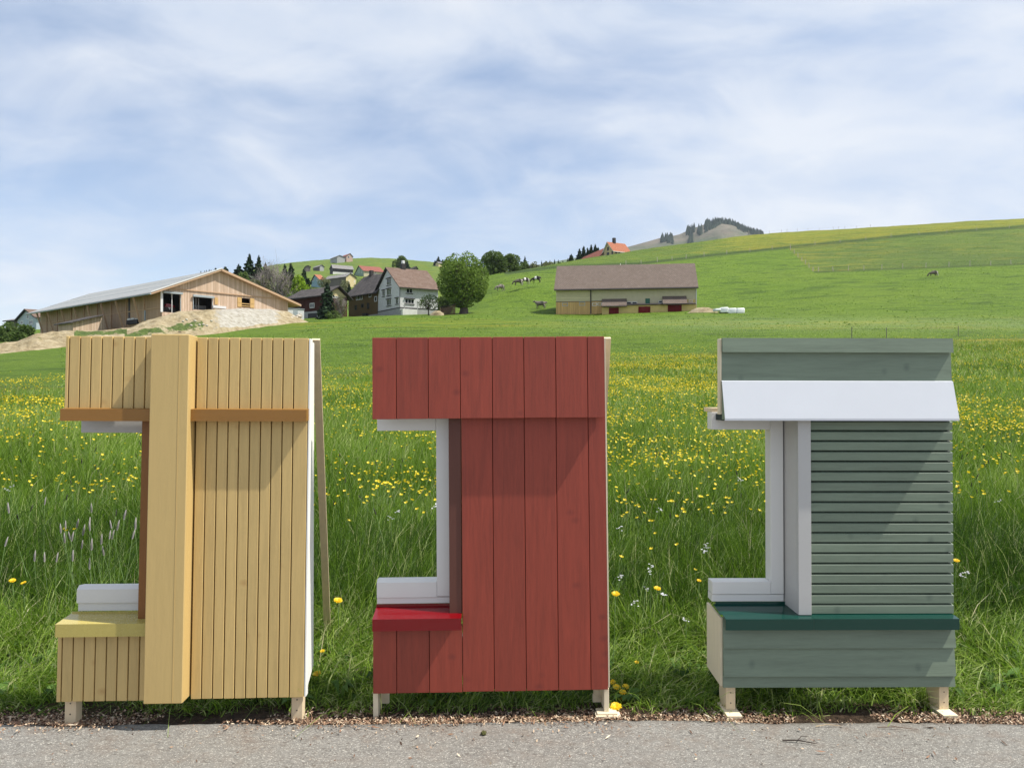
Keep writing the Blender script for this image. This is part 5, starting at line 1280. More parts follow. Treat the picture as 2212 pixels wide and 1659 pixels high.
LM = {'willow': leaf_mat('willow_leaf', (0.075, 0.13, 0.018), (0.125, 0.20, 0.028), (0.20, 0.29, 0.05)),
      'broad': leaf_mat('broad_leaf', (0.05, 0.09, 0.02), (0.085, 0.14, 0.03), (0.14, 0.20, 0.05)),
      'lime': leaf_mat('lime_leaf', (0.16, 0.27, 0.015), (0.23, 0.36, 0.02), (0.32, 0.46, 0.035)),
      'bud': leaf_mat('opening_bud', (0.10, 0.11, 0.05), (0.15, 0.165, 0.07), (0.20, 0.22, 0.10)),
      'fir': leaf_mat('fir_needle', (0.014, 0.032, 0.014), (0.022, 0.048, 0.020), (0.040, 0.072, 0.030), 0.1),
      'bark': plain('bark', (0.085, 0.065, 0.05), 0.9, 0.3, 6, 0.5), 'twig': plain('grey_twig', (0.19, 0.165, 0.15), 0.9, 0.25, 3)}
def quad_cloud(P, size, r, up=0.0):
    """random oriented quads at points P"""
    n = len(P)
    d = r.normal(size=(n, 3)); d[:, 2] += up; d /= np.linalg.norm(d, axis=1)[:, None]
    e = r.normal(size=(n, 3)); e = np.cross(d, e); e /= np.linalg.norm(e, axis=1)[:, None]; f = np.cross(d, e)
    s = (size*r.uniform(0.6, 1.4, n))[:, None] if np.ndim(size) == 0 else (size*r.uniform(0.7, 1.3, n))[:, None]
    e = e*s; f = f*s*0.55
    return np.stack([P-e, P-f*0.9, P+e, P+f*0.9], 1)
def broad_tree(name, label, px, base_y, top_y, wpx, Y, mat, nleaf=3500, leaf=0.28, lumps=16, group=None, crown0=0.22, seed=1, egg=0.0, bare=False, cat='tree', trunk_r=None, hollow=0.0):
    r = np.random.default_rng(seed)
    X, zb = PX(px, Y), PZ(base_y, Y); H = PZ(top_y, Y)-zb; Wd = wpx/F*Y
    e = empty(name, (X, Y, zb)); tag(e, label, cat, group)
    tr = trunk_r or max(0.12, H*0.028)
    cz = H*(crown0+(1-crown0)*0.5); rz = H*(1-crown0)*0.5; rx = Wd/2
    # limbs
    m = MB(); m.tube([(0, 0, -1.0), (0.02*H, 0, H*crown0*0.6), (0, 0.01*H, H*crown0*1.1), (0.01*H, 0, cz)], [tr*1.35, tr, tr*0.85, tr*0.4], 8)
    tips = []; lf = 0.9 if bare else 0.62
    for k in range(16 if not bare else 26):
        a = r.uniform(0, 2*math.pi); z0 = H*crown0*r.uniform(0.85, 1.3)+ (r.uniform(0, 0.5)*rz if bare else 0); el = r.uniform(0.15, 1.0)
        q = np.array([math.cos(a)*rx*lf*math.cos(el*1.2), math.sin(a)*rx*lf*math.cos(el*1.2), cz-z0+rz*(lf)*math.sin(el*1.35)*(1 if el > 0.25 else 0)])
        p0 = Vector((0, 0, z0)); p2 = Vector((q[0], q[1], z0+q[2])); p1 = (p0+p2)/2+Vector((0, 0, -0.05*H+0.02*H*r.normal()))+Vector((r.normal(), r.normal(), 0))*0.03*H
        m.tube([p0, p1, p2], [tr*0.45, tr*0.24, tr*0.06], 5); tips.append((p0, p1, p2))
        if bare:
            for j in range(9):
                f = r.uniform(0.3, 0.95); s = p1.lerp(p2, f); dd = Vector((r.normal(), r.normal(), abs(r.normal())+0.6))*0.09*H
                m.tube([s, s+dd*0.6, s+dd*1.1+Vector((r.normal(), r.normal(), 0.5))*0.03*H], [tr*0.12, tr*0.07, tr*0.03], 3)
    m.build('trunk', LM['bark'] if not bare else LM['twig'], e)
    # crown of many leaves in lumps
    L = []
    for k in range(lumps):
        d = r.normal(size=3); d /= np.linalg.norm(d); rr = r.uniform(0.35, 0.78)
        L.append((d*rr, r.uniform(0.26, 0.42)))
    L.append((np.zeros(3), 0.5))
    C = np.array([l[0] for l in L]); Rr = np.array([l[1] for l in L])
    w_ = Rr**2; idx = r.choice(len(L), nleaf, p=w_/w_.sum())
    d = r.normal(size=(nleaf, 3)); d /= np.linalg.norm(d, axis=1)[:, None]
    P = C[idx]+d*(Rr[idx]*r.uniform(0.55, 1.06, nleaf)**0.6)[:, None]
    k = P[:, 2]; P[:, 0] *= 1+egg*(-k); P[:, 1] *= 1+egg*(-k)
    P = P/np.quantile(np.abs(P), 0.985, axis=0)
    P = P*np.minimum(1, 1.06/np.maximum(np.linalg.norm(P, axis=1), 1e-3))[:, None]
    P = P*np.array([rx, rx*0.92, rz])+np.array([0, 0, cz])
    Q = quad_cloud(P, leaf, r)
    quads_mesh('crown', Q, mat, e)
    return e
def conifer(name, label, px, base_y, top_y, wpx, Y, group=None, seed=1, dense=1.0, mat=None):
    r = np.random.default_rng(seed)
    X, zb = PX(px, Y), PZ(base_y, Y); H = PZ(top_y, Y)-zb; rw = wpx/F*Y/2
    e = empty(name, (X, Y, zb)); tag(e, label, 'tree', group)
    MB().tube([(0, 0, -1.0), (0, 0, H*0.5), (0, 0, H*0.99)], [H*0.022, H*0.014, 0.02], 6).build('trunk', LM['bark'], e)
    Q = []
    rw *= 1.3; nl = int(max(14, min(38, H*2.6*dense)))
    for i in range(nl):
        f = (i+0.4)/nl; z = H*(0.03+0.96*f); rad = rw*(1-f)**0.75*r.uniform(0.72, 1.12)+0.05
        nb = int(10+10*(1-f))
        for j in range(nb):
            a = r.uniform(0, 2*math.pi); l = rad*r.uniform(0.6, 1.15); dz = -l*r.uniform(0.10, 0.45)
            ca, sa = math.cos(a), math.sin(a); wd = l*0.36+0.06
            for s0, s1, w0, w1 in ((0.05, 0.55, 0.5, 1.0), (0.5, 1.0, 1.0, 0.15)):
                p = lambda s, w_: (ca*l*s-sa*wd*w_, sa*l*s+ca*wd*w_, z+dz*s*s+r.normal()*0.02*H/nl*8*0.3)
                Q.append([p(s0, -w0), p(s1, -w1), p(s1, w1), p(s0, w0)])
            # hanging sprays
            for _ in range(3):
                s = r.uniform(0.3, 0.95); w_ = l*0.22; h = H/nl*1.5
                b = np.array([ca*l*s, sa*l*s, z+dz*s*s]); aa = r.uniform(0, 6.28); dx = np.array([math.cos(aa), math.sin(aa), 0])*w_
                Q.append([b-dx, b+dx, b+dx*0.3+[0, 0, -h], b-dx*0.4+[0, 0, -h*0.8]])
    quads_mesh('crown', np.array(Q), mat or LM['fir'], e)
    return e

broad_tree('willow_tree', 'big round bright green tree standing between white farmhouse and pasture', 1000, 679, 545, 106, 141, LM['willow'], 17000, 0.21, 50, seed=5, crown0=0.13, egg=0.06, trunk_r=0.75)
broad_tree('fruit_tree', 'small sparse fruit tree in front of the right wall of the white farmhouse', 925, 681, 636, 44, 143, LM['broad'], 900, 0.15, 14, seed=8, crown0=0.25, cat='fruit tree')
broad_tree('bush', 'dark rounded bush between the white farmhouse and the big round tree', 958, 680, 640, 38, 147, LM['broad'], 1800, 0.2, 14, seed=9, crown0=0.02, cat='bush')
broad_tree('round_tree', 'left one of two round trees on the skyline right of the big round tree', 1067, 603, 544, 56, 225, LM['broad'], 4200, 0.34, 24, seed=12, crown0=0.05)
broad_tree('round_tree', 'right one of two round trees on the skyline right of the big round tree', 1106, 598, 550, 46, 228, LM['broad'], 3400, 0.34, 22, seed=13, crown0=0.05)
for i, (px, top, wd, k) in enumerate(((1136, 565, 26, 'broad'), (1158, 567, 34, 'bud'), (1184, 566, 30, 'bud'), (1040, 572, 26, 'bud'), (1090, 584, 30, 'bud'), (1212, 566, 22, 'broad'))):
    broad_tree('hedge_bush', nth((1040, 1090, 1136, 1158, 1184, 1212).index(px), 6)+' low bush in the hedge around the two round skyline trees', px, 600, top, wd, 245, LM[k], 1000, 0.32, 10, group='bushes along the skyline hedge', seed=20+i, crown0=0.02, cat='bush')
for i, (px, top, wd) in enumerate(((1134, 552, 9), (1170, 562, 5), (1178, 563, 5), (1188, 561, 6), (1198, 559, 6), (1206, 560, 6), (1216, 561, 6), (1226, 557, 7))):
    conifer('distant_fir', nth(i, 8)+' small distant fir behind the skyline hedge', px, 600, top, wd*1.6, 420, 'distant firs behind the skyline hedge', 40+i)
conifer('fir_tree', 'single dark fir just left of the red roofed barn on the ridge', 1234, 566, 548, 15, 300, seed=51)
for i, (px, top) in enumerate(((1252, 536), (1261, 530), (1269, 534), (1277, 527), (1286, 526), (1292, 533))):
    conifer('fir_tree', nth(i, 6)+' dark fir behind the red roofed ridge barn', px, 562, top, 16, 325, 'fir clump behind the ridge farm', 60+i)
# wood behind the timber barn
for i, (px, top, base, wd, lab) in enumerate(((516, 568, 660, 34, 'dark fir left of the two tall firs behind the timber barn'), (539, 546, 660, 32, 'tallest dark fir in the wood behind the timber barn'), (559, 549, 660, 24, 'slim tall fir just right of the tallest fir'),
        (574, 565, 660, 20, 'short fir right of the slim tall fir'), (487, 574, 640, 30, 'low dark fir behind the ridge of the timber barn'), (466, 577, 630, 22, 'smallest fir peeping over the timber barn roof ridge'),
        (615, 568, 660, 22, 'left one of the twin firs right of the bare tree'), (628, 566, 665, 26, 'right one of the twin firs right of the bare tree'), (657, 580, 680, 34, 'dark fir rising behind the lime green tree'))):
    conifer('fir_tree', lab, px, base, top, wd*1.75, 185 if i < 6 else 178, None, 80+i)
broad_tree('lime_tree', 'bright lime green tree behind the maroon house', 646, 690, 596, 44, 168, LM['lime'], 3000, 0.26, 18, seed=31, crown0=0.12)
broad_tree('bare_tree', 'grey leafless tree in the wood left of the twin firs', 590, 690, 566, 44, 172, LM['bud'], 300, 0.18, 14, seed=32, crown0=0.15, bare=True)
broad_tree('bare_tree', 'grey leafless tree nearest the maroon house roof', 612, 694, 590, 40, 165, LM['bud'], 700, 0.2, 14, seed=33, crown0=0.15, bare=True)
broad_tree('bare_tree', 'thin brownish tree behind the right slope of the timber barn', 566, 690, 585, 44, 170, LM['bud'], 1400, 0.22, 16, seed=34, crown0=0.12, bare=True)
broad_tree('leafing_tree', 'fresh green tree beside the ridge of the timber barn', 528, 680, 590, 42, 175, LM['broad'], 2000, 0.28, 16, seed=35, crown0=0.08)
broad_tree('leafing_tree', 'yellowish green tree just above the right barn slope', 548, 690, 604, 40, 168, LM['bud'], 2200, 0.24, 16, seed=36, crown0=0.05)
broad_tree('undergrowth_bush', 'olive bushes between timber barn and maroon house', 600, 700, 640, 56, 160, LM['bud'], 2200, 0.22, 18, seed=37, crown0=0.02, cat='bush')
broad_tree('undergrowth_bush', 'dark bushes close to the left wall of the maroon house', 626, 698, 636, 36, 162, LM['broad'], 1600, 0.22, 14, seed=38, crown0=0.02, cat='bush')
broad_tree('undergrowth_bush', 'brownish bush under the thin brownish tree', 572, 700, 625, 50, 166, LM['bud'], 1900, 0.22, 14, seed=39, crown0=0.02, cat='bush')
conifer('spruce', 'dark spruce standing before the maroon house', 707, 696, 608, 44, 139, seed=95, dense=1.3)
broad_tree('garden_bush', 'thin twiggy bush between the spruce and the umber house', 735, 695, 640, 34, 139, LM['bud'], 700, 0.14, 12, seed=41, crown0=0.05, bare=True, cat='bush')
broad_tree('garden_bush', 'dark low bush at the foot of the umber house', 722, 697, 672, 40, 138, LM['broad'], 900, 0.16, 12, seed=42, crown0=0.0, cat='bush')
for i, (px, by, ty, wd, Yd, lab) in enumerate(((742, 640, 606, 30, 330, 'pale shrub above the roof of the maroon house'), (778, 632, 604, 34, 330, 'pale shrub left of the small grey gabled house'), (700, 625, 600, 26, 380, 'grey green shrub below the blue house'))):
    broad_tree('hillside_shrub', lab, px, by, ty, wd, Yd, LM['bud'], 900, 0.35, 10, seed=44+i, crown0=0.02, cat='bush')
conifer('fir_tree', 'small dark fir beside the straw coloured gable of the grey barn', 754, 640, 608, 12, 250, seed=97)
broad_tree('hill_tree', 'dark round tree on the far hill behind the white farmhouse chimney', 866, 592, 555, 34, 520, LM['broad'], 1500, 0.8, 14, seed=47, crown0=0.02, hollow=1)
conifer('fir_tree', 'dark fir right of the round tree behind the farmhouse chimney', 880, 592, 562, 16, 515, seed=98)
for i, (px, ty, wd) in enumerate(((940, 562, 8), (947, 553, 12), (956, 560, 9), (964, 558, 10), (971, 560, 10), (978, 562, 10))):
    conifer('fir_tree', nth(i, 6)+' dark fir around the tiny far chalet', px, 574, ty, wd*1.2, 820, 'firs around the tiny chalet', 110+i)
for i, (px, ty) in enumerate(((434, 585), (442, 584), (446, 583), (452, 581), (456, 582))):
    conifer('distant_fir', nth(i, 5)+' tiny distant fir just above the timber barn roof ridge', px, 600, ty, 7, 420, 'tiny firs above the timber barn roof', 120+i)
for i, (px, by, ty, wd, lab) in enumerate(((24, 742, 694, 50, 'large green bush at the left edge below the cottage roof'), (58, 735, 702, 36, 'green bush in front of the pale blue house'), (6, 750, 706, 40, 'dark bush cut by the left edge of the picture'), (40, 752, 716, 34, 'low dark bush below the large bush at the left'))):
    broad_tree('bush', lab, px, by, ty, wd, 128-4*i, LM['broad'], 1700, 0.20, 16, seed=130+i, crown0=0.02, cat='bush')

for i, (px, top, wd, k, lab) in enumerate(((508, 606, 44, 'broad', 'dark green bushy tree right behind the barn ridge'), (586, 628, 60, 'bud', 'olive thicket under the grey leafless tree'), (610, 645, 60, 'broad', 'dark green thicket at the lower right barn slope'),
        (540, 628, 46, 'broad', 'deep green thicket just above the upper right barn slope'), (632, 622, 40, 'broad', 'dark green tree between the twin firs and the lime green tree'), (598, 606, 34, 'bud', 'brown twiggy tree between the grey leafless trees'))):
    broad_tree('thicket_tree', lab, px, 706, top, wd, 180, LM[k], 2600, 0.3, 18, seed=150+i, crown0=0.02)

# ------------------------------------------------------------------ wood stack, dirt heaps, stones, bales
def wood_stack():
    X, Y = PX(968, 139), 139; z = PZ(681, 139)
    e = empty('wood_stack', (X, Y, z), (0, 0, R(-4))); tag(e, 'long covered stack of split logs beneath the big round tree', 'wood stack')
    m = MB(); r = random.Random(3)
    w2 = 1.35
    for i in range(13):
        for j in range(9):
            x = -w2+0.1+i*0.205+r.uniform(-.02, .02); zz = 0.1+j*0.2
            if zz > 1.55+x*0.22: continue
            m.tube([(x, -0.3+r.uniform(-.06, .02), zz), (x, 0.3, zz)], r.uniform(0.075, 0.1), 6)
    m.build('logs', plain('split_log', (0.17, 0.105, 0.07), 0.9, 0.45, 9), e)
    MB().prism([(-w2-0.25, 1.35), (w2+0.1, 1.95), (w2+0.1, 2.01), (-w2-0.25, 1.41)], 'y', -0.55, 0.5).build('cover', M['trim_dark'], e)
    MB().box(-w2-0.08, -w2-0.005, -0.35, -0.28, 0, 1.4).build('post', M['beam'], e)
wood_stack()
def heap(name, label, px, py, Y, w_, h, mat, seed, cat='heap', d=None):
    r = np.random.default_rng(seed); X, z = PX(px, Y), PZ(py, Y); d = d or w_*0.6
    n, k = 22, 10; V = []
    for i in range(k+1):
        f = i/k
        for j in range(n):
            a = 2*math.pi*j/n; rr = (1-f)**0.8*(1+0.25*(vnoise(np.array([j*0.9]), np.array([i*0.5]), seed)[0]-0.5))
            V.append((math.cos(a)*rr*w_/2, math.sin(a)*rr*d/2, -0.4+(h+0.4)*math.sin(f*math.pi/2)*(1+0.1*r.normal()*0.5)))
    a = (np.arange(k)[:, None]*n+np.arange(n)[None]).ravel(); b = (np.arange(k)[:, None]*n+(np.arange(n)+1)[None] % n).ravel()
    o = np_mesh(name, np.array(V), np.stack([a, b, b+n, a+n], -1).ravel(), np.arange(len(a))*4, np.full(len(a), 4), mat, smooth=True)
    o.location = (X, Y, z); tag(o, label, cat); return o
heap('earth_heap', 'small pale earth heap in front of the wood stack', 945, 681, 137, 3.2, 0.75, M['soil'], 3)
heap('rubble_heap', 'long low rubble heap at the right end of the long barn', 1519, 672, 126, 5.4, 0.55, M['soil'], 4)
m_stone = plain('rough_stone', (0.42, 0.38, 0.31), 0.9, 0.25, 2.5, 0.6, bscale=8)
def stone(label, px, py, Y, w_, h, seed, group=None):
    r = np.random.default_rng(seed); bm = bmesh.new(); bmesh.ops.create_icosphere(bm, subdivisions=2, radius=0.5)
    for v in bm.verts:
        n = 1+0.28*(vnoise(np.array([v.co.x*2.3+seed]), np.array([v.co.y*2.3+v.co.z*1.7]), seed)[0]-0.5)
        v.co = Vector((v.co.x*w_*n, v.co.y*w_*0.8*n, v.co.z*h*n))
    me = bpy.data.meshes.new('stone'); bm.to_mesh(me); bm.free()
    o = link_mesh('stone', me, m_stone); o.location = (PX(px, Y), Y, PZ(py, Y)); o.rotation_euler = (0.2*r.normal(), 0.2*r.normal(), r.uniform(0, 6)); tag(o, label, 'stone', group)
for i in range(11):
    px = 598+i*5.2+random.uniform(-2, 2)
    stone(nth(i, 11)+' pale stone edging the right foot of the mound', px, 699-i*1.5+random.uniform(-3, 1), 119.5+i*0.7, random.uniform(0.7, 1.3), random.uniform(0.5, 0.9), 200+i, 'stones at the right foot of the mound')
for i in range(8):
    stone(nth(i, 8)+' small pale stone lying loose on the tan face of the mound', 395+i*8.6+random.uniform(-2, 2), random.uniform(690, 704), 98.5+random.uniform(-1, 3), 0.4, 0.3, 230+i, 'loose stones on the mound face')
def bale():
    X, Y, z = on_ground(1566, 118)
    m = plain('bale_wrap', (0.84, 0.84, 0.85), 0.35, 0.05, 3, 0.5, bscale=9)
    labs = ['leftmost collapsed white wrapped bale, smallest of the row', 'white wrapped bale, highest one, second from the left in the row', 'white wrapped bale between the highest one and the rightmost one', 'white wrapped bale at the right end of the row']
    for (pa, pb, pt, pbm), lab in zip(((1778, 1838, 620, 646), (1838, 1913, 608, 662), (1913, 1990, 616, 670), (1988, 2068, 616, 670)), labs):
        a, b = q5(pa, pt), q5(pb, pbm); Y = 122; x0, x1 = PX(a[0], Y), PX(b[0], Y); z1_, z0 = PZ(a[1], Y), PZ(b[1], Y)
        bm = bmesh.new(); bmesh.ops.create_cube(bm, size=1.0)
        bmesh.ops.bevel(bm, geom=list(bm.edges), offset=0.17, segments=4, affect='EDGES', profile=0.55)
        for v in bm.verts: v.co = Vector((v.co.x*(x1-x0)*1.04+0.03*math.sin(v.co.z*5), v.co.y*1.3, v.co.z*(z1_-z0)+0.03*math.sin(v.co.x*7)))
        me = bpy.data.meshes.new('silage_bale'); bm.to_mesh(me); bm.free()
        for p in me.polygons: p.use_smooth = True
        o = link_mesh('silage_bale', me, m); o.location = ((x0+x1)/2, Y, (z0+z1_)/2+0.03); o.rotation_euler = (0, 0, random.uniform(-.15, .15)); tag(o, lab, 'silage bale', 'row of white bales')
bale()

# ------------------------------------------------------------------ cattle
def cow_mat(name, c0, c1, belt=None, pale_rear=False):
    m, t, p, out = base_mat(name)
    tc = t.n('ShaderNodeTexCoord').outputs['Object']; s = t.n('ShaderNodeSeparateXYZ'); t.link(tc, s.inputs[0])
    c = t.ramp(t.noise(tc, 2.2, 4, 0.6), [(0.35, c0), (0.65, c1)])
    if belt:
        xx = t.math('ADD', s.outputs[0], t.math('MULTIPLY', t.math('SUBTRACT', t.noise(tc, 2, 3), 0.5), 0.25))
        f = t.math('MULTIPLY', t.math('GREATER_THAN', xx, belt[0]), t.math('LESS_THAN', xx, belt[1]))
        f = t.math('MULTIPLY', f, t.math('GREATER_THAN', s.outputs[2], 0.75)); c = t.mix(f, c, (0.72, 0.70, 0.66))
    if pale_rear: c = t.mix(t.ramp(t.math('ADD', t.math('MULTIPLY', s.outputs[0], -1.0), 0.0), [(0.62, (0,)*3), (0.8, (0.8,)*3)]), c, (0.45, 0.42, 0.37))
    t.link(c, p.inputs['Base Color']); p.inputs['Roughness'].default_value = 0.8; return m
CM = {'brown': cow_mat('brown_hide', (0.085, 0.068, 0.052), (0.14, 0.115, 0.092), pale_rear=True), 'belted': cow_mat('black_belted_hide', (0.02, 0.017, 0.016), (0.04, 0.03, 0.028), (-0.18, 0.30)),
      'brownbelt': cow_mat('brown_belted_hide', (0.05, 0.042, 0.035), (0.09, 0.075, 0.06), (-0.12, 0.26), pale_rear=True), 'grey': cow_mat('grey_brown_hide', (0.15, 0.13, 0.11), (0.22, 0.19, 0.165))}
def cow(label, px, py, Y, rot, mat, pose='graze'):
    """one skinned body: head at +x"""
    V = []; E = []; Rd = []
    def v(p, r): V.append(p); Rd.append(r if isinstance(r, tuple) else (r, r)); return len(V)-1
    def chain(ids): E.extend(zip(ids, ids[1:]))
    lie = pose == 'lie'; dz = -0.62 if lie else 0
    hip = v((-0.62, 0, 1.12+dz), (0.27, 0.33)); mid = v((-0.1, 0, 1.05+dz), (0.33, 0.40)); ch = v((0.5, 0, 1.05+dz), (0.27, 0.38)); rump = v((-0.92, 0, 1.15+dz), (0.19, 0.24))
    chain([rump, hip, mid, ch])
    if pose == 'graze': nk = v((0.92, 0, 0.88), (0.15, 0.20)); pl = v((1.18, 0, 0.52), (0.13, 0.15)); mz = v((1.34, 0, 0.20), (0.085, 0.09))
    else: nk = v((0.86, 0, 1.25+dz), (0.15, 0.20)); pl = v((1.12, 0, 1.45+dz), (0.13, 0.15)); mz = v((1.42, 0, 1.28+dz), (0.085, 0.09))
    chain([ch, nk, pl, mz])
    for s in (-1, 1):
        a = v((pl and (V[pl][0]-0.06), s*0.2, V[pl][2]+0.06), 0.04); E.append((pl, a))      # ears
        if lie:
            k = v((0.62, s*0.28, 0.2), 0.1); f = v((0.95, s*0.26, 0.09), 0.06); chain([ch, k, f])
            k = v((-0.5, s*0.36, 0.22), 0.13); f = v((-0.1, s*0.42, 0.09), 0.06); chain([hip, k, f]); continue
        st = 0.10*s
        k = v((0.52+st, s*0.2, 0.62), 0.10); f = v((0.56+st, s*0.2, 0.30), 0.06); h = v((0.55+st, s*0.2, 0.03), 0.065); chain([ch, k, f, h])
        k = v((-0.60-st, s*0.21, 0.70), 0.15); hk = v((-0.86-st, s*0.2, 0.45), 0.075); h = v((-0.78-st, s*0.2, 0.03), 0.065); chain([hip, k, hk, h])
    t1 = v((-1.1, 0, 1.05+dz), 0.035); t2 = v((-1.14, 0, max(0.15, 0.55+dz)), 0.03); chain([rump, t1, t2])
    me = bpy.data.meshes.new('cow'); me.from_pydata(V, E, [])
    o = link_mesh('cow', me, mat)
    sk = o.modifiers.new('skin', 'SKIN'); sk.use_smooth_shade = True
    for i, r in enumerate(Rd): me.skin_vertices[0].data[i].radius = r
    me.skin_vertices[0].data[mid].use_root = True
    ss = o.modifiers.new('sub', 'SUBSURF'); ss.levels = 1; ss.render_levels = 1
    o.location = (PX(px, Y), Y, PZ(py, Y)-0.03); o.rotation_euler = (0, 0, R(rot)); tag(o, label, 'cow')
    return o
cow('dark brown cow grazing alone on the right hillside', 2016, 599, 166, 184, CM['brown'])
cow('black cow with white belt, uppermost of the herd', 1158, 611, 168, 172, CM['belted'])
cow('brown cow with white belt left of the black belted cow', 1134, 614, 167, 205, CM['brownbelt'])
cow('dark grey cow grazing left of the brown belted cow', 1119, 617, 166, 190, CM['brown'])
cow('small grey cow grazing by itself nearest the big round tree', 1080, 629, 160, 215, CM['grey'])
cow('greyish cow standing in front beside the left end of the long barn', 1167, 667, 146, 178, CM['grey'], 'stand')
cow('brownish cow lying just behind the cow beside the long barn', 1168, 661, 149, 20, CM['grey'], 'lie')

# ------------------------------------------------------------------ fences on the slopes
m_post = plain('grey_fence_post', (0.22, 0.20, 0.175), 0.9, 0.25, 4); m_dpost = plain('dark_fence_post', (0.03, 0.028, 0.026), 0.8, 0.2, 4)
def fence(name, label, pts, h, r, mat, lean=0.06, wire=True):
    """pts: (px, Y) of every post"""
    P = [(PX(px, Y), Y) for px, Y in pts]
    x0, y0 = P[0]; z0 = gz(x0, y0)
    e = empty(name, (x0, y0, z0)); tag(e, label, 'fence'); tops = []
    for x, y in P:
        z = gz(x, y); hh = h*random.uniform(0.85, 1.12); dx, dy = random.gauss(0, lean)*hh, random.gauss(0, lean)*hh
        MB().tube([(x-x0, y-y0, z-z0-0.3), (x-x0+dx, y-y0+dy, z-z0+hh)], [r, r*0.9], 6).build('post', mat, e)
        tops.append((x-x0+dx*0.8, y-y0+dy*0.8, z-z0+hh*0.85))
    if wire and len(tops) > 1: MB().tube(tops, 0.008, 3).build('wire', m_dpost, e)
def find_Y(px, py, lo=140, hi=345):
    Ys = np.linspace(lo, hi, 500); s = CY-F*(hill(PX(px, Ys), Ys)-EYE)/Ys
    k = np.where(s <= py)[0]; return float(Ys[k[0]]) if len(k) else float(Ys[np.argmin(s)])
fence('pasture_fence', 'wooden post fence along the dark grass strip across the hillside', [(x, find_Y(x, ditch(x)+1)) for x in (1352, 1385, 1420, 1452, 1482, 1521, 1570, 1620, 1668, 1707, 1760, 1815, 1870, 1925, 1985, 2045, 2110, 2180)], 1.25, 0.07, m_post)
fence('diagonal_fence', 'short post fence running down the slope left of the fenced field', [(x, find_Y(x, y)) for x, y in ((1708, 541), (1716, 548), (1724, 556), (1732, 564), (1740, 571), (1748, 579), (1756, 587))], 1.2, 0.075, m_post)
fence('field_fence', 'lower post fence below the fenced field on the right hillside', [(x, find_Y(x, np.interp(x, [1757, 2212], [588, 570.5]))) for x in (1768, 1800, 1832, 1866, 1905, 1950, 2000, 2050, 2095, 2140, 2184)], 1.2, 0.07, m_post)
fence('skyline_fence', 'thin fence posts on the very top of the right hill', [(x, find_Y(x, 470)-1) for x in (1640, 1662, 1688, 1700, 1722, 1745, 1770, 1800, 1811, 1825, 1850, 1880)], 1.3, 0.06, m_post)
fence('electric_fence', 'dark thin posts at the far edge of the flowering meadow above the green mock-up', [(1840, 67), (1915, 68), (2070, 70.0)], 0.95, 0.035, m_dpost, 0.0)
fence('white_post_fence', 'three pale stakes in the grass above the cows', [(1204, 160), (1340, 205), (1310, 186)], 1.1, 0.08, M['trim_white'], wire=False)

# ------------------------------------------------------------------ meadow grass: blades as real geometry
def blade_mat(name):
    m, t, p, out = base_mat(name)
    at = t.n('ShaderNodeAttribute', attribute_name='tint'); al = t.n('ShaderNodeAttribute', attribute_name='along')
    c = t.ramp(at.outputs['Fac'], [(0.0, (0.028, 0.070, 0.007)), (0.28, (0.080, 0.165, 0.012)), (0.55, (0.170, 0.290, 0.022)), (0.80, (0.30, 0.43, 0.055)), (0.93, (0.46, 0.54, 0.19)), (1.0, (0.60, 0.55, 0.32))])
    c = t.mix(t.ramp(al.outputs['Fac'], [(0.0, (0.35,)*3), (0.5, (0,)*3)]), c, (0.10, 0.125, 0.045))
    t.link(c, p.inputs['Base Color']); p.inputs['Roughness'].default_value = 0.48; p.inputs['Specular IOR Level'].default_value = 0.35
    tr = t.n('ShaderNodeBsdfTranslucent'); t.link(c, tr.inputs[0])
    mx = t.n('ShaderNodeMixShader'); mx.inputs[0].default_value = 0.45; t.link(p.outputs[0], mx.inputs[1]); t.link(tr.outputs[0], mx.inputs[2]); t.link(mx.outputs[0], out.inputs[0])
    return m
M['blade'] = blade_mat('meadow_blade')
def scatter(y0, y1, dens, seed, side=1.0):
    """uniform points on the ground between two distances, inside a generous view wedge"""
    r = np.random.default_rng(seed)
    k = 0.735
    area = k*(y1**2-y0**2)+2*side*(y1-y0)
    n = int(area*dens)
    Y = np.sqrt(r.uniform(y0**2, y1**2, n)); X = r.uniform(-1, 1, n)*(k*Y+side)
    return X, Y, r
def make_blades(X, Y, Z, h, w_, lean, az, bend, tint, levels=3):
    """bent tapering strips"""
    n = len(X); dx, dy = np.cos(az), np.sin(az)
    px_, py_ = -np.sin(az+0.9), np.cos(az+0.9)      # width direction, not quite square to the lean
    Vs = []; al = []
    ts = np.linspace(0, 1, levels+1)
    for i, t_ in enumerate(ts):
        ang = lean+bend*t_*t_
        # integrate a simple arc
        out = h*(np.sin(lean)*t_+bend*0.62*t_**2.4); up = h*(np.cos(lean)*t_-0.36*bend**1.5*t_**3)
        c = np.stack([X+dx*out, Y+dy*out, Z-0.01+up], -1)
        ww = w_*(1-0.92*t_**1.8)*0.5
        o = np.stack([px_*ww, py_*ww, ww*0], -1)
        if i < levels: Vs += [c-o, c+o]; al += [np.full(n, t_)]*2
        else: Vs += [c]; al += [np.full(n, t_)]
    V = np.stack(Vs, 1); k = V.shape[1]; A = np.stack(al, 1)
    base = (np.arange(n)*k)[:, None]
    loops = []; tot = []
    pat = []
    for i in range(levels-1): pat += [2*i, 2*i+1, 2*i+3, 2*i+2]; tot.append(4)
    pat += [2*levels-2, 2*levels-1, 2*levels]; tot.append(3)
    L = (base+np.array(pat)[None]).ravel(); T = np.tile(tot, n)
    return V.reshape(-1, 3), L, T, np.repeat(tint, k), A.ravel()
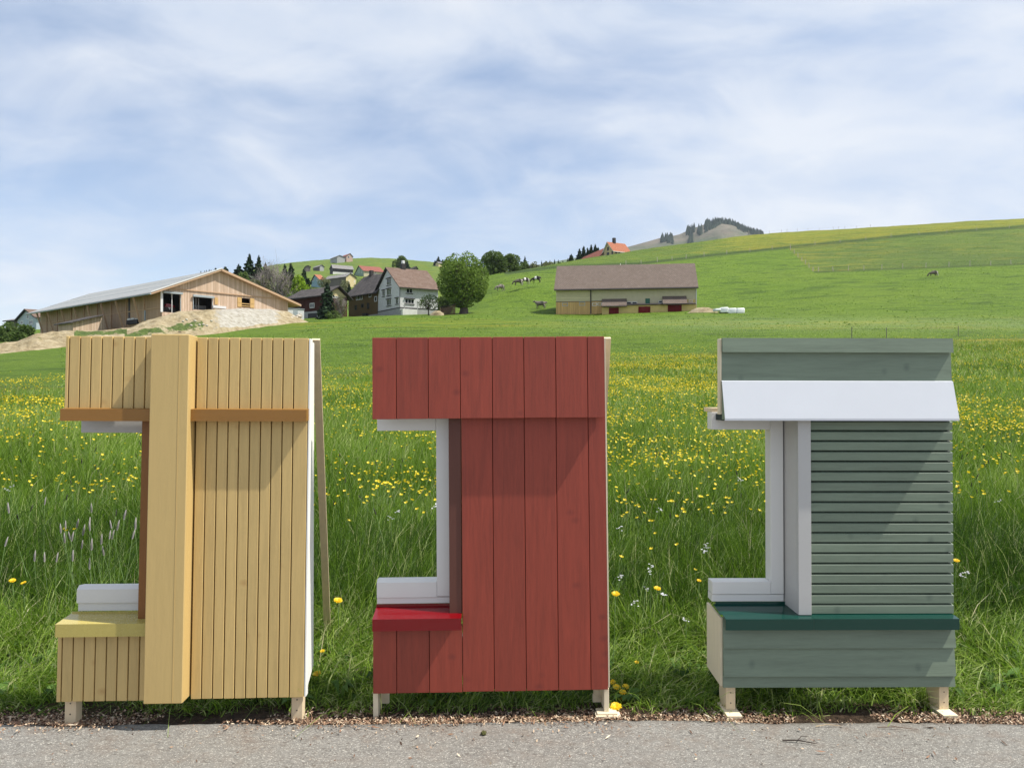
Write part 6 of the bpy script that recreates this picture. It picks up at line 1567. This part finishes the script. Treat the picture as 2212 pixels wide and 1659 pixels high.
def join_np(name, parts, mat):
    off = 0; V = []; L = []; T = []; a = []; b = []
    for v, l, t_, x, y in parts: V.append(v); L.append(l+off); T.append(t_); a.append(x); b.append(y); off += len(v)
    T = np.concatenate(T); S = np.concatenate([[0], np.cumsum(T)[:-1]])
    return np_mesh(name, np.concatenate(V), np.concatenate(L), S, T, mat, attrs={'tint': np.concatenate(a), 'along': np.concatenate(b)})
def grass_height(X, Y):
    n = fbm(X*1.1+7, Y*1.1, 77, 3)
    h = np.interp(Y, [3.66, 3.8, 4.0, 4.35, 4.7, 5.0, 5.5, 12, 30, 70], [0.02, 0.07, 0.13, 0.19, 0.27, 0.42, 0.52, 0.50, 0.42, 0.36])
    return h*(0.62+0.75*n)
parts = []
EDGE = lambda X, Y: Y > road_edge(X)+0.05+0.11*fbm(X*5, Y*0+2, 5)
# tall meadow in depth bands
for (y0, y1, dens, wmul, lv, sd) in ((4.45, 6.2, 4600, 1.0, 3, 1), (6.2, 9.5, 2500, 1.25, 3, 2), (9.5, 16, 900, 1.7, 2, 3), (16, 30, 260, 2.8, 2, 4), (30, 62, 62, 5.2, 2, 5)):
    X, Y, r = scatter(y0, y1, dens, sd)
    ed = yb_of(CX+F*X/Y)+(fbm(X/11, Y/11, 21)-0.5)*7-Y
    if y1 > 25:
        k = ed+3 > r.uniform(size=len(X))*12; X, Y, ed = X[k], Y[k], ed[k]
    # tufts
    cl = fbm(X*2.6, Y*2.6, 12, 2); k = r.uniform(size=len(X)) < 0.35+1.1*cl; X, Y, cl, ed = X[k], Y[k], cl[k], ed[k]
    n = len(X); big = fbm(X*0.5+3, Y*0.5, 33, 3)
    # neighbouring blades share a direction
    az = 2*math.pi*vnoise(X*1.7, Y*1.7, 44)*1.6+r.normal(0, 1.6, n)
    h = grass_height(X, Y)*r.uniform(0.55, 1.12, n)*np.clip((ed+2)/10, 0.25, 1)
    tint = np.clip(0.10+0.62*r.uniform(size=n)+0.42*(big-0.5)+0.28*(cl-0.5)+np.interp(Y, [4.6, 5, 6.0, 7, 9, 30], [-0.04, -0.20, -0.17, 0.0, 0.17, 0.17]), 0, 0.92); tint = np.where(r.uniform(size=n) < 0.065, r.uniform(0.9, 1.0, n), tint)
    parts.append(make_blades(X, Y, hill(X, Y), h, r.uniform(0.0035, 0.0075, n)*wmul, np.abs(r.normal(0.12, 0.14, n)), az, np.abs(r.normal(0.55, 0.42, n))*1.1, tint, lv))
# lush trodden verge: shorter, flopping every way
for (y0, y1, dens, hm, sd) in ((3.68, 4.05, 6500, 0.95, 11), (4.0, 4.75, 5200, 1.0, 12)):
    X, Y, r = scatter(y0, y1, dens, sd)
    cl = fbm(X*4, Y*4, 15, 3); e = EDGE(X, Y) & (r.uniform(size=len(X)) < np.clip((cl-0.30)*4.2, 0.12, 1)*np.clip((Y-3.62)/0.20, 0.3, 1)); X, Y, cl = X[e], Y[e], cl[e]; n = len(X)
    h = grass_height(X, Y)*r.uniform(0.7, 1.5, n)*hm+0.02
    az = 2*math.pi*vnoise(X*3, Y*3, 45)*1.8+r.normal(0, 1.4, n)
    tint = np.clip(0.20+0.70*r.uniform(size=n)+0.3*(cl-0.5), 0, 0.95); tint = np.where(r.uniform(size=n) < 0.09, r.uniform(0.92, 1.0, n), tint)
    parts.append(make_blades(X, Y, hill(X, Y), h, r.uniform(0.004, 0.0095, n), np.abs(r.normal(0.5, 0.42, n)), az, np.abs(r.normal(0.9, 0.5, n)), tint, 3))
# isolated long arching blades at the verge
X, Y, r = scatter(3.78, 4.6, 120, 19); e = EDGE(X, Y-0.05); X, Y = X[e], Y[e]; n = len(X)
parts.append(make_blades(X, Y, hill(X, Y), r.uniform(0.15, 0.34, n), r.uniform(0.006, 0.010, n), np.abs(r.normal(0.6, 0.3, n)), r.uniform(0, 6.28, n), r.uniform(0.7, 1.5, n), r.uniform(0.5, 0.95, n), 3))
# sparse shorter tufts on the grazed ground beyond
X, Y, r = scatter(28, 95, 6, 23, 2.0)
k = (Y > yb_of(CX+F*X/Y)-2) & (CX+F*X/Y > 130)
X, Y = X[k], Y[k]; n = len(X)
parts.append(make_blades(X, Y, hill(X, Y), r.uniform(0.06, 0.16, n), r.uniform(0.04, 0.10, n), np.abs(r.normal(0.3, 0.3, n)), r.uniform(0, 6.28, n), r.uniform(0.3, 0.9, n), np.clip(r.uniform(0.25, 0.85, n), 0, 1), 1))
# tussocks and cow trodden tufts up the pasture slope
X, Y, r = scatter(90, 300, 0.95, 29, 4.0)
sx_ = CX+F*X/Y; k = ((sx_ > 1060) | ((Y < 128) & (sx_ > 660))) & (fbm(X/6, Y/5, 55, 3) > 0.40); X, Y = X[k], Y[k]; n = len(X)
parts.append(make_blades(X, Y, hill(X, Y), r.uniform(0.08, 0.20, n), r.uniform(0.10, 0.32, n), np.abs(r.normal(0.5, 0.3, n)), r.uniform(0, 6.28, n), r.uniform(0.2, 0.8, n), np.clip(r.uniform(0.22, 0.66, n), 0, 1), 1))
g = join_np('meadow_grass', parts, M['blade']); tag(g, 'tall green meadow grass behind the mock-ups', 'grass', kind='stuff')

# broad leaves (dock, dandelion, clover) low in the verge
def leaf_rosettes():
    X, Y, r = scatter(3.85, 5.2, 60, 31); e = EDGE(X, Y-0.06); X, Y = X[e], Y[e]; Z = hill(X, Y); Q = []
    for x, y, z in zip(X, Y, Z):
        k = r.integers(4, 8); R_ = r.uniform(0.03, 0.09); hh = r.uniform(0.02, 0.10)
        for j in range(k):
            a = r.uniform(0, 6.28); c, s = math.cos(a), math.sin(a); w_ = R_*0.25; l = R_*r.uniform(0.8, 1.3)
            Q.append([(x+c*l*0.1, y+s*l*0.1, z+hh*0.3), (x+c*l*0.6-s*w_, y+s*l*0.6+c*w_, z+hh+0.01), (x+c*l, y+s*l, z+hh*0.8), (x+c*l*0.6+s*w_, y+s*l*0.6-c*w_, z+hh+0.01)])
    tag(quads_mesh('verge_herbs', np.array(Q), leaf_mat('herb_leaf', (0.05, 0.11, 0.02), (0.08, 0.16, 0.03), (0.13, 0.22, 0.05), 0.3)), 'low broad leaved herbs in the trodden verge', 'herbs', kind='stuff')
leaf_rosettes()

# dry bud scales and straw along the road edge
def litter():
    r = np.random.default_rng(71); n = 24000
    X = r.uniform(-4.2, 4.2, n); Y = road_edge(X)+r.normal(0.055, 0.06, n)
    lone = r.uniform(size=n) < 0.035; Y = np.where(lone, 3.15+r.uniform(size=n)**0.6*0.5, Y)
    keep = (fbm(X*3.2, Y*6, 73, 3) > 0.40+0.10*r.uniform(size=n)) | (lone & (r.uniform(size=n) < 0.6)); X, Y = X[keep], Y[keep]; n = len(X)
    Z = np.maximum(hill(X, Y), np.where(Y < road_edge(X), 0.022, 0.0))+0.004+r.uniform(0, 0.012, n)
    a = r.uniform(0, 6.28, n); l = r.uniform(0.003, 0.010, n)*np.where(r.uniform(size=n) < 0.05, 3.2, 1); w_ = np.minimum(l*r.uniform(0.25, 0.6, n), 0.0035)
    c = np.stack([X, Y, Z], -1); u = np.stack([np.cos(a)*l, np.sin(a)*l, r.normal(0, 0.003, n)], -1); v = np.stack([-np.sin(a)*w_, np.cos(a)*w_, r.normal(0, 0.002, n)+0.001], -1)
    m, t, p, out = base_mat('dry_litter'); geo = t.n('ShaderNodeNewGeometry')
    t.link(t.ramp(geo.outputs['Random Per Island'], [(0, (0.09, 0.05, 0.03)), (0.35, (0.24, 0.13, 0.075)), (0.75, (0.42, 0.29, 0.18)), (1, (0.68, 0.57, 0.42))]), p.inputs['Base Color']); p.inputs['Roughness'].default_value = 0.8
    o = quads_mesh('dry_litter', np.stack([c-u, c-v, c+u, c+v], 1), m); tag(o, 'rust brown bud scales and straw along the asphalt edge', 'litter', kind='stuff')
litter()
for i, (a, b, rr, lab) in enumerate(((((1690, 1601)), (1765, 1609), 0.0035, 'dark forked twig lying on the asphalt before the green mock-up'), ((1895, 1573), (1985, 1578), 0.002, 'thin brown twig on the asphalt edge at the right'),
                     ((1762, 1571), (1820, 1570), 0.002, 'straw coloured stalk beside the left foot of the green mock-up'))):
    def gp(p): Y = EYE*F/(p[1]-CY)*(1-0.022/EYE); return Vector((PX(p[0], Y), Y, 0.028))
    A, B = gp(a), gp(b); mid = A.lerp(B, 0.45)+Vector((0, 0.006, 0.005))
    m = MB().tube([A, mid, B], [rr, rr*0.9, rr*0.4], 5)
    if i == 0: m.tube([mid, mid+Vector((0.03, 0.03, 0.004)), mid+Vector((0.06, 0.035, 0.0))], [rr*0.6, rr*0.5, 0.001], 4)
    tag(m.build('twig', plain('twig_bark%d' % i, ((0.045, 0.033, 0.025), (0.13, 0.08, 0.05), (0.40, 0.30, 0.18))[i], 0.9, 0.2, 60)), lab, 'twig')
def clod():
    Y = EYE*F/(1597-CY); r = np.random.default_rng(2); bm = bmesh.new(); bmesh.ops.create_icosphere(bm, subdivisions=3, radius=0.012)
    for v in bm.verts: v.co *= 1+0.35*r.normal()*0.4; v.co.z *= 0.8
    me = bpy.data.meshes.new('moss_clod'); bm.to_mesh(me); bm.free(); o = link_mesh('moss_clod', me, plain('moss', (0.075, 0.075, 0.02), 0.95, 0.5, 60)); o.location = (PX(1045, Y), Y, 0.03)
    tag(o, 'small dark mossy clod lying on the asphalt below the red mock-up', 'moss clod')
clod()

# ------------------------------------------------------------------ flowers
def petal_mat(name, c0, c1):
    m, t, p, out = base_mat(name); geo = t.n('ShaderNodeNewGeometry')
    c = t.ramp(geo.outputs['Random Per Island'], [(0, c0), (1, c1)]); t.link(c, p.inputs['Base Color']); p.inputs['Roughness'].default_value = 0.5
    tr = t.n('ShaderNodeBsdfTranslucent'); t.link(c, tr.inputs[0]); mx = t.n('ShaderNodeMixShader'); mx.inputs[0].default_value = 0.3
    t.link(p.outputs[0], mx.inputs[1]); t.link(tr.outputs[0], mx.inputs[2]); t.link(mx.outputs[0], out.inputs[0]); return m
M['butter'] = petal_mat('buttercup_petal', (0.78, 0.56, 0.01), (0.90, 0.72, 0.03)); M['dand'] = petal_mat('dandelion_petal', (0.82, 0.52, 0.005), (0.92, 0.70, 0.015))
M['stem'] = plain('flower_stem', (0.10, 0.17, 0.04), 0.6, 0.2, 20); M['whitepetal'] = petal_mat('white_petal', (0.72, 0.70, 0.76), (0.85, 0.85, 0.88))
def flower_density(X, Y):
    sx = CX+F*X/Y
    patch = fbm(X*0.42+11, Y*0.42*0.7, 91, 3); pat2 = fbm(X/6+5, Y/4.2, 97, 3)
    d = np.interp(Y, [4.5, 5.4, 6.2, 7, 12, 20, 30, 45, 70], [0.0, 0.06, 0.6, 1.1, 1.0, 0.45, 0.25, 0.16, 0.13])
    return d*np.clip((patch-0.26)*2.6, 0.14, 1.2)*np.where(Y > 14, np.clip((pat2-0.36)*5.0, 0.14, 1.4), 1.0)
def tri_cups(X, Y, Z, rad, r):
    """small five sided cups"""
    n = len(X); tl = r.uniform(0, 0.9, n); az = r.uniform(0, 6.28, n)
    ax = np.stack([np.sin(tl)*np.cos(az), np.sin(tl)*np.sin(az), np.cos(tl)], -1)
    u = np.cross(ax, np.array([0.3, 0.9, 0.1])); u /= np.linalg.norm(u, axis=1)[:, None]; v = np.cross(ax, u)
    C = np.stack([X, Y, Z], -1); Vs = [C]
    for k in range(5):
        a = 2*math.pi*k/5; Vs.append(C+(u*math.cos(a)+v*math.sin(a))*rad[:, None]+ax*rad[:, None]*0.5)
    V = np.stack(Vs, 1); b = (np.arange(n)*6)[:, None]
    pat = np.array([[0, 1, 2], [0, 2, 3], [0, 3, 4], [0, 4, 5], [0, 5, 1]]).ravel()
    L = (b+pat[None]).ravel(); return V.reshape(-1, 3), L, n*5
# far and middling flowers: more than anyone could count, one object; the nearest 300 are individuals
X, Y, r = scatter(4.6, 66, 125, 301); k = yb_of(CX+F*X/Y)+(fbm(X/11, Y/11, 21)-0.5)*7-Y > r.uniform(size=len(X))*9-3; X, Y = X[k], Y[k]
k = r.uniform(size=len(X)) < flower_density(X, Y); X, Y = X[k], Y[k]
Z = hill(X, Y)+grass_height(X, Y)*r.uniform(0.85, 1.12, len(X))+0.03
o_ = np.argsort(Y); X, Y, Z = X[o_], Y[o_], Z[o_]
vis = np.abs(X) < 0.672*Y
near_i = np.where(vis)[0][:300]; rest = np.setdiff1d(np.arange(len(X)), near_i)
# flowers cluster: a share of the plants carry a second bloom
Xr, Yr, Zr = X[rest], Y[rest], Z[rest]
V, L, nf = tri_cups(Xr, Yr, Zr, 0.0125*np.interp(Yr, [5, 12, 25, 60], [1.0, 1.1, 1.35, 1.7])*r.uniform(0.8, 1.25, len(Xr)), r)
tag(np_mesh('meadow_buttercups', V, L, np.arange(nf)*3, np.full(nf, 3), M['butter']), 'yellow buttercups spread over the whole meadow', 'flowers', kind='stuff')
def buttercup_mesh(seed):
    r = random.Random(seed); m = MB(); H = 0.16
    m.tube([(0, 0, -H), (0.006, 0.003, -H*0.5), (0, 0, 0)], [0.0013, 0.0011, 0.001], 4, mi=1)
    tx, ty = r.uniform(-.5, .5), r.uniform(-.6, .1); ax = Vector((tx, ty, 1)).normalized(); u = ax.cross(Vector((0.2, 1, 0.1))).normalized(); v = ax.cross(u)
    for k in range(5):
        a = 2*math.pi*k/5; d = u*math.cos(a)+v*math.sin(a); e = -u*math.sin(a)+v*math.cos(a)
        m.poly([d*0.001, d*0.008-e*0.006+ax*0.003, d*0.0135-e*0.004+ax*0.008, d*0.0135+e*0.004+ax*0.008, d*0.008+e*0.006+ax*0.003], 0)
    me = bpy.data.meshes.new('buttercup'); m.bm.to_mesh(me); m.bm.free(); me.materials.append(M['butter']); me.materials.append(M['stem']); return me
BM = [buttercup_mesh(s) for s in range(5)]
for q, i in enumerate(near_i):
    o = bpy.data.objects.new('buttercup', BM[q % 5]); COL.objects.link(o); o.location = (X[i], Y[i], Z[i]); o.rotation_euler = (0, 0, random.uniform(-.8, .8)); s_ = random.uniform(0.85, 1.2); o.scale = (s_,)*3
    tag(o, 'small yellow buttercup on a thin stem in the tall grass near the road', 'buttercup', 'nearest buttercups in the meadow')
def dandelion(px, py, Y, label, size=0.019, tilt=0.0):
    r = random.Random(px); x, z = PX(px, Y), PZ(py, Y); g0 = gz(x, Y)
    e = empty('dandelion', (x, Y, g0)); tag(e, label, 'dandelion', 'dandelions along the verge'); h = max(0.03, z-g0)
    MB().tube([(r.uniform(-.05, .05)*h*2, 0.02, -0.01), (0.01*r.uniform(-1, 1), 0.01, h*0.5), (0, 0, h)], [0.0026, 0.0022, 0.002], 5).build('stem', M['stem'], e)
    m = MB(); ax = Vector((r.uniform(-.25, .25), -0.35-tilt, 1)).normalized(); u = ax.cross(Vector((0.2, 1, 0.1))).normalized(); v = ax.cross(u); c = Vector((0, 0, h))
    for ring, (n, ra, up) in enumerate(((22, 1.0, 0.15), (18, 0.82, 0.36), (14, 0.6, 0.50), (9, 0.34, 0.58))):
        for k in range(n):
            a = 2*math.pi*(k+r.random()*0.6)/n; d = u*math.cos(a)+v*math.sin(a); f = -u*math.sin(a)+v*math.cos(a); l = size*ra*r.uniform(0.85, 1.1); w_ = size*0.11
            m.poly([c+d*0.002-f*w_*0.5, c+d*l-f*w_+ax*l*up, c+d*(l+0.001)+ax*l*up, c+d*l+f*w_+ax*l*up, c+d*0.002+f*w_*0.5], 0)
    m.build('flower_head', M['dand'], e)
    s_ = MB(); s_.tube([c-ax*0.012, c], [0.003, 0.006], 6); s_.build('calyx', M['stem'], e)
for a in ((730, 1297, 4.45, 'open dandelion in the grass between yellow and red mock-ups, beside the brace', 0.025), (1330, 1283, 4.2, 'tall stalked dandelion at the right edge of the red mock-up', 0.022), (1420, 1271, 4.75, 'dandelion deep in the grass between red and green mock-ups', 0.022),
          (1323, 1473, 3.98, 'topmost of the dandelion cluster at the right foot of the red mock-up', 0.018), (1332, 1484, 3.93, 'middle left dandelion of the cluster at the right foot of the red mock-up', 0.020), (1352, 1483, 3.95, 'rightmost dandelion of the cluster by the red mock-up', 0.019),
          (1345, 1495, 3.90, 'small dandelion just under the others of the cluster by the red mock-up', 0.019), (1331, 1530, 3.745, 'largest dandelion lying low on the verge beside the red foot plate', 0.027), (1347, 1515, 3.84, 'half hidden dandelion above the large low one', 0.014),
          (696, 1406, 4.2, 'small dandelion right of the yellow mock-up, above the darker one', 0.013), (685, 1455, 4.02, 'flattened dandelion against the side of the yellow mock-up', 0.022), (27, 1254, 4.7, 'left one of two dandelions at the left picture edge', 0.019), (51, 1259, 4.7, 'right one of two dandelions at the left picture edge', 0.016),
          (2066, 1211, 4.9, 'dandelion just right of the green mock-up halfway up', 0.019), (1012, 1502, 3.92, 'dandelion under the bottom edge of the red mock-up', 0.018), (245, 1331, 4.4, 'dandelion behind the white window sill of the yellow mock-up', 0.016),
          (1510, 1254, 4.8, 'small dandelion just left of the white frame of the green mock-up', 0.014), (185, 1518, 3.86, 'dandelion behind the left leg of the yellow mock-up', 0.015), (1375, 1430, 4.15, 'faint dandelion low in the grass right of the red mock-up', 0.012)):
    dandelion(*a)
# pale foxtail spikes at the left, dark plantain and foxtail heads in the meadow, cuckoo flowers
m_fox = plain('foxtail_spike', (0.25, 0.23, 0.215), 0.9, 0.2, 60); m_dark = plain('plantain_head', (0.035, 0.03, 0.025), 0.9, 0.2, 60)
def spike_mesh(name, hl, hr, mat, stem):
    m = MB(); m.tube([(0.02, 0.0, -stem), (0.008, 0, -stem*0.5), (0, 0, 0)], [0.0014, 0.0012, 0.001], 4, mi=1)
    m.tube([(0, 0, 0), (0.001, 0, hl*0.15), (0.003, 0, hl*0.6), (0.006, 0, hl)], [hr*0.5, hr, hr*0.9, hr*0.25], 7, mi=0)
    me = bpy.data.meshes.new(name); m.bm.to_mesh(me); m.bm.free(); me.materials.append(mat); me.materials.append(M['stem']); return me
fm = spike_mesh('foxtail_spike', 0.058, 0.0055, m_fox, 0.36); dm = spike_mesh('plantain', 0.040, 0.0040, m_dark, 0.40)
zf = lambda x, y: ((x/5.53)*0.88516, (1100+y/5.53)*0.88516)
fx = [(1235, 790), (1035, 1000), (885, 1020), (822, 1070), (1205, 1000), (1118, 1100), (1215, 1040), (875, 1200), (965, 1180), (945, 1150), (1505, 1010), (1580, 1030), (1670, 890), (1475, 1150), (1510, 1150), (1365, 1220), (1100, 1280), (1235, 1300), (66, 1250), (760, 1460), (600, 1460), (465, 1450), (980, 1450), (1210, 1560), (1825, 1020), (1785, 1150), (1400, 1370), (120, 800), (600, 690)]
for i, (a, b) in enumerate(fx):
    px, py = zf(a, b+40); Y = 4.95+0.25*random.random() if b < 900 else 4.6+0.2*random.random()
    o = bpy.data.objects.new('foxtail_spike', fm); COL.objects.link(o); o.location = (PX(px, Y), Y, PZ(py, Y)); o.rotation_euler = (random.gauss(0, .12), random.gauss(0, .16), random.uniform(-1, 1)); s_ = random.uniform(0.85, 1.3); o.scale = (s_, s_, s_)
    tag(o, 'pale grey foxtail spike in the dark grass left of the yellow mock-up', 'foxtail grass', 'pale foxtail spikes left of the yellow mock-up')
Xd, Yd, r = scatter(5.2, 9.5, 5.0, 401); k = np.abs(Xd) < 0.66*Yd; Xd, Yd = Xd[k][:150], Yd[k][:150]; Zd = hill(Xd, Yd)+grass_height(Xd, Yd)*r.uniform(0.95, 1.2, len(Xd))
for a, b, c in zip(Xd, Yd, Zd):
    o = bpy.data.objects.new('plantain', dm); COL.objects.link(o); o.location = (a, b, c); o.rotation_euler = (random.gauss(0, .15), random.gauss(0, .25), random.uniform(-3, 3)); s_ = random.uniform(0.8, 1.4); o.scale = (s_, s_, s_)
    tag(o, 'dark narrow seed head standing up among the buttercups', 'seed head', 'dark seed heads in the meadow')
def cuckoo_mesh(seed):
    r = random.Random(seed); m = MB(); m.tube([(0, 0, -0.3), (0.005, 0, -0.15), (0, 0, 0)], 0.0012, 4, mi=1)
    for q in range(6):
        c = Vector((r.uniform(-.018, .018), r.uniform(-.018, .018), r.uniform(-.02, .012)))
        for k in range(4):
            a = math.pi/2*k+r.random(); d = Vector((math.cos(a), math.sin(a)*0.7, 0.4)); e = Vector((-math.sin(a), math.cos(a), 0))
            m.poly([c, c+d*0.006-e*0.004, c+d*0.009, c+d*0.006+e*0.004], 0)
    me = bpy.data.meshes.new('cuckoo_flower'); m.bm.to_mesh(me); m.bm.free(); me.materials.append(M['whitepetal']); me.materials.append(M['stem']); return me
cm_ = [cuckoo_mesh(s) for s in range(3)]
for i, (px, py, Y) in enumerate(((1406, 1222, 4.7), (1404, 1232, 4.75), (1371, 1303, 4.4), (1395, 1272, 4.6), (1482, 1336, 4.3), (1528, 1179, 4.9), (1520, 1190, 5.0), (1435, 1281, 4.5), (1338, 1245, 4.6), (2088, 1237, 4.9), (2080, 1241, 4.8), (845, 1118, 5.6), (28, 1050, 6.0), (16, 1056, 5.9), (1338, 1140, 5.4), (1660, 1140, 5.2), (938, 1092, 5.7), (1425, 1100, 5.8), (860, 1105, 5.6), (2155, 1080, 5.9), (1600, 1035, 6.6))):
    o = bpy.data.objects.new('cuckoo_flower', cm_[i % 3]); COL.objects.link(o); o.location = (PX(px, Y), Y, PZ(py, Y)); o.rotation_euler = (0, random.gauss(0, .2), random.uniform(0, 6)); tag(o, 'tiny white flower cluster on a thin stem in the green grass', 'white flower', 'small white flowers in the grass')

# ------------------------------------------------------------------ air: a thin haze round the whole scene
def haze():
    m = bpy.data.materials.new('haze_air'); m.use_nodes = True; m.node_tree.nodes.clear(); t = NT(m.node_tree)
    v = t.n('ShaderNodeVolumePrincipled'); v.inputs['Color'].default_value = (0.80, 0.88, 1.0, 1); v.inputs['Density'].default_value = 0.000055; v.inputs['Anisotropy'].default_value = 0.0
    o = t.n('ShaderNodeOutputMaterial'); t.link(v.outputs[0], o.inputs['Volume'])
    MBh = MB().box(-14000, 14000, -60, 4400, -1200, 900)
    tag(MBh.build('haze', m), kind='stuff', label='thin pale blue air over the distant hills', cat='haze')
haze()
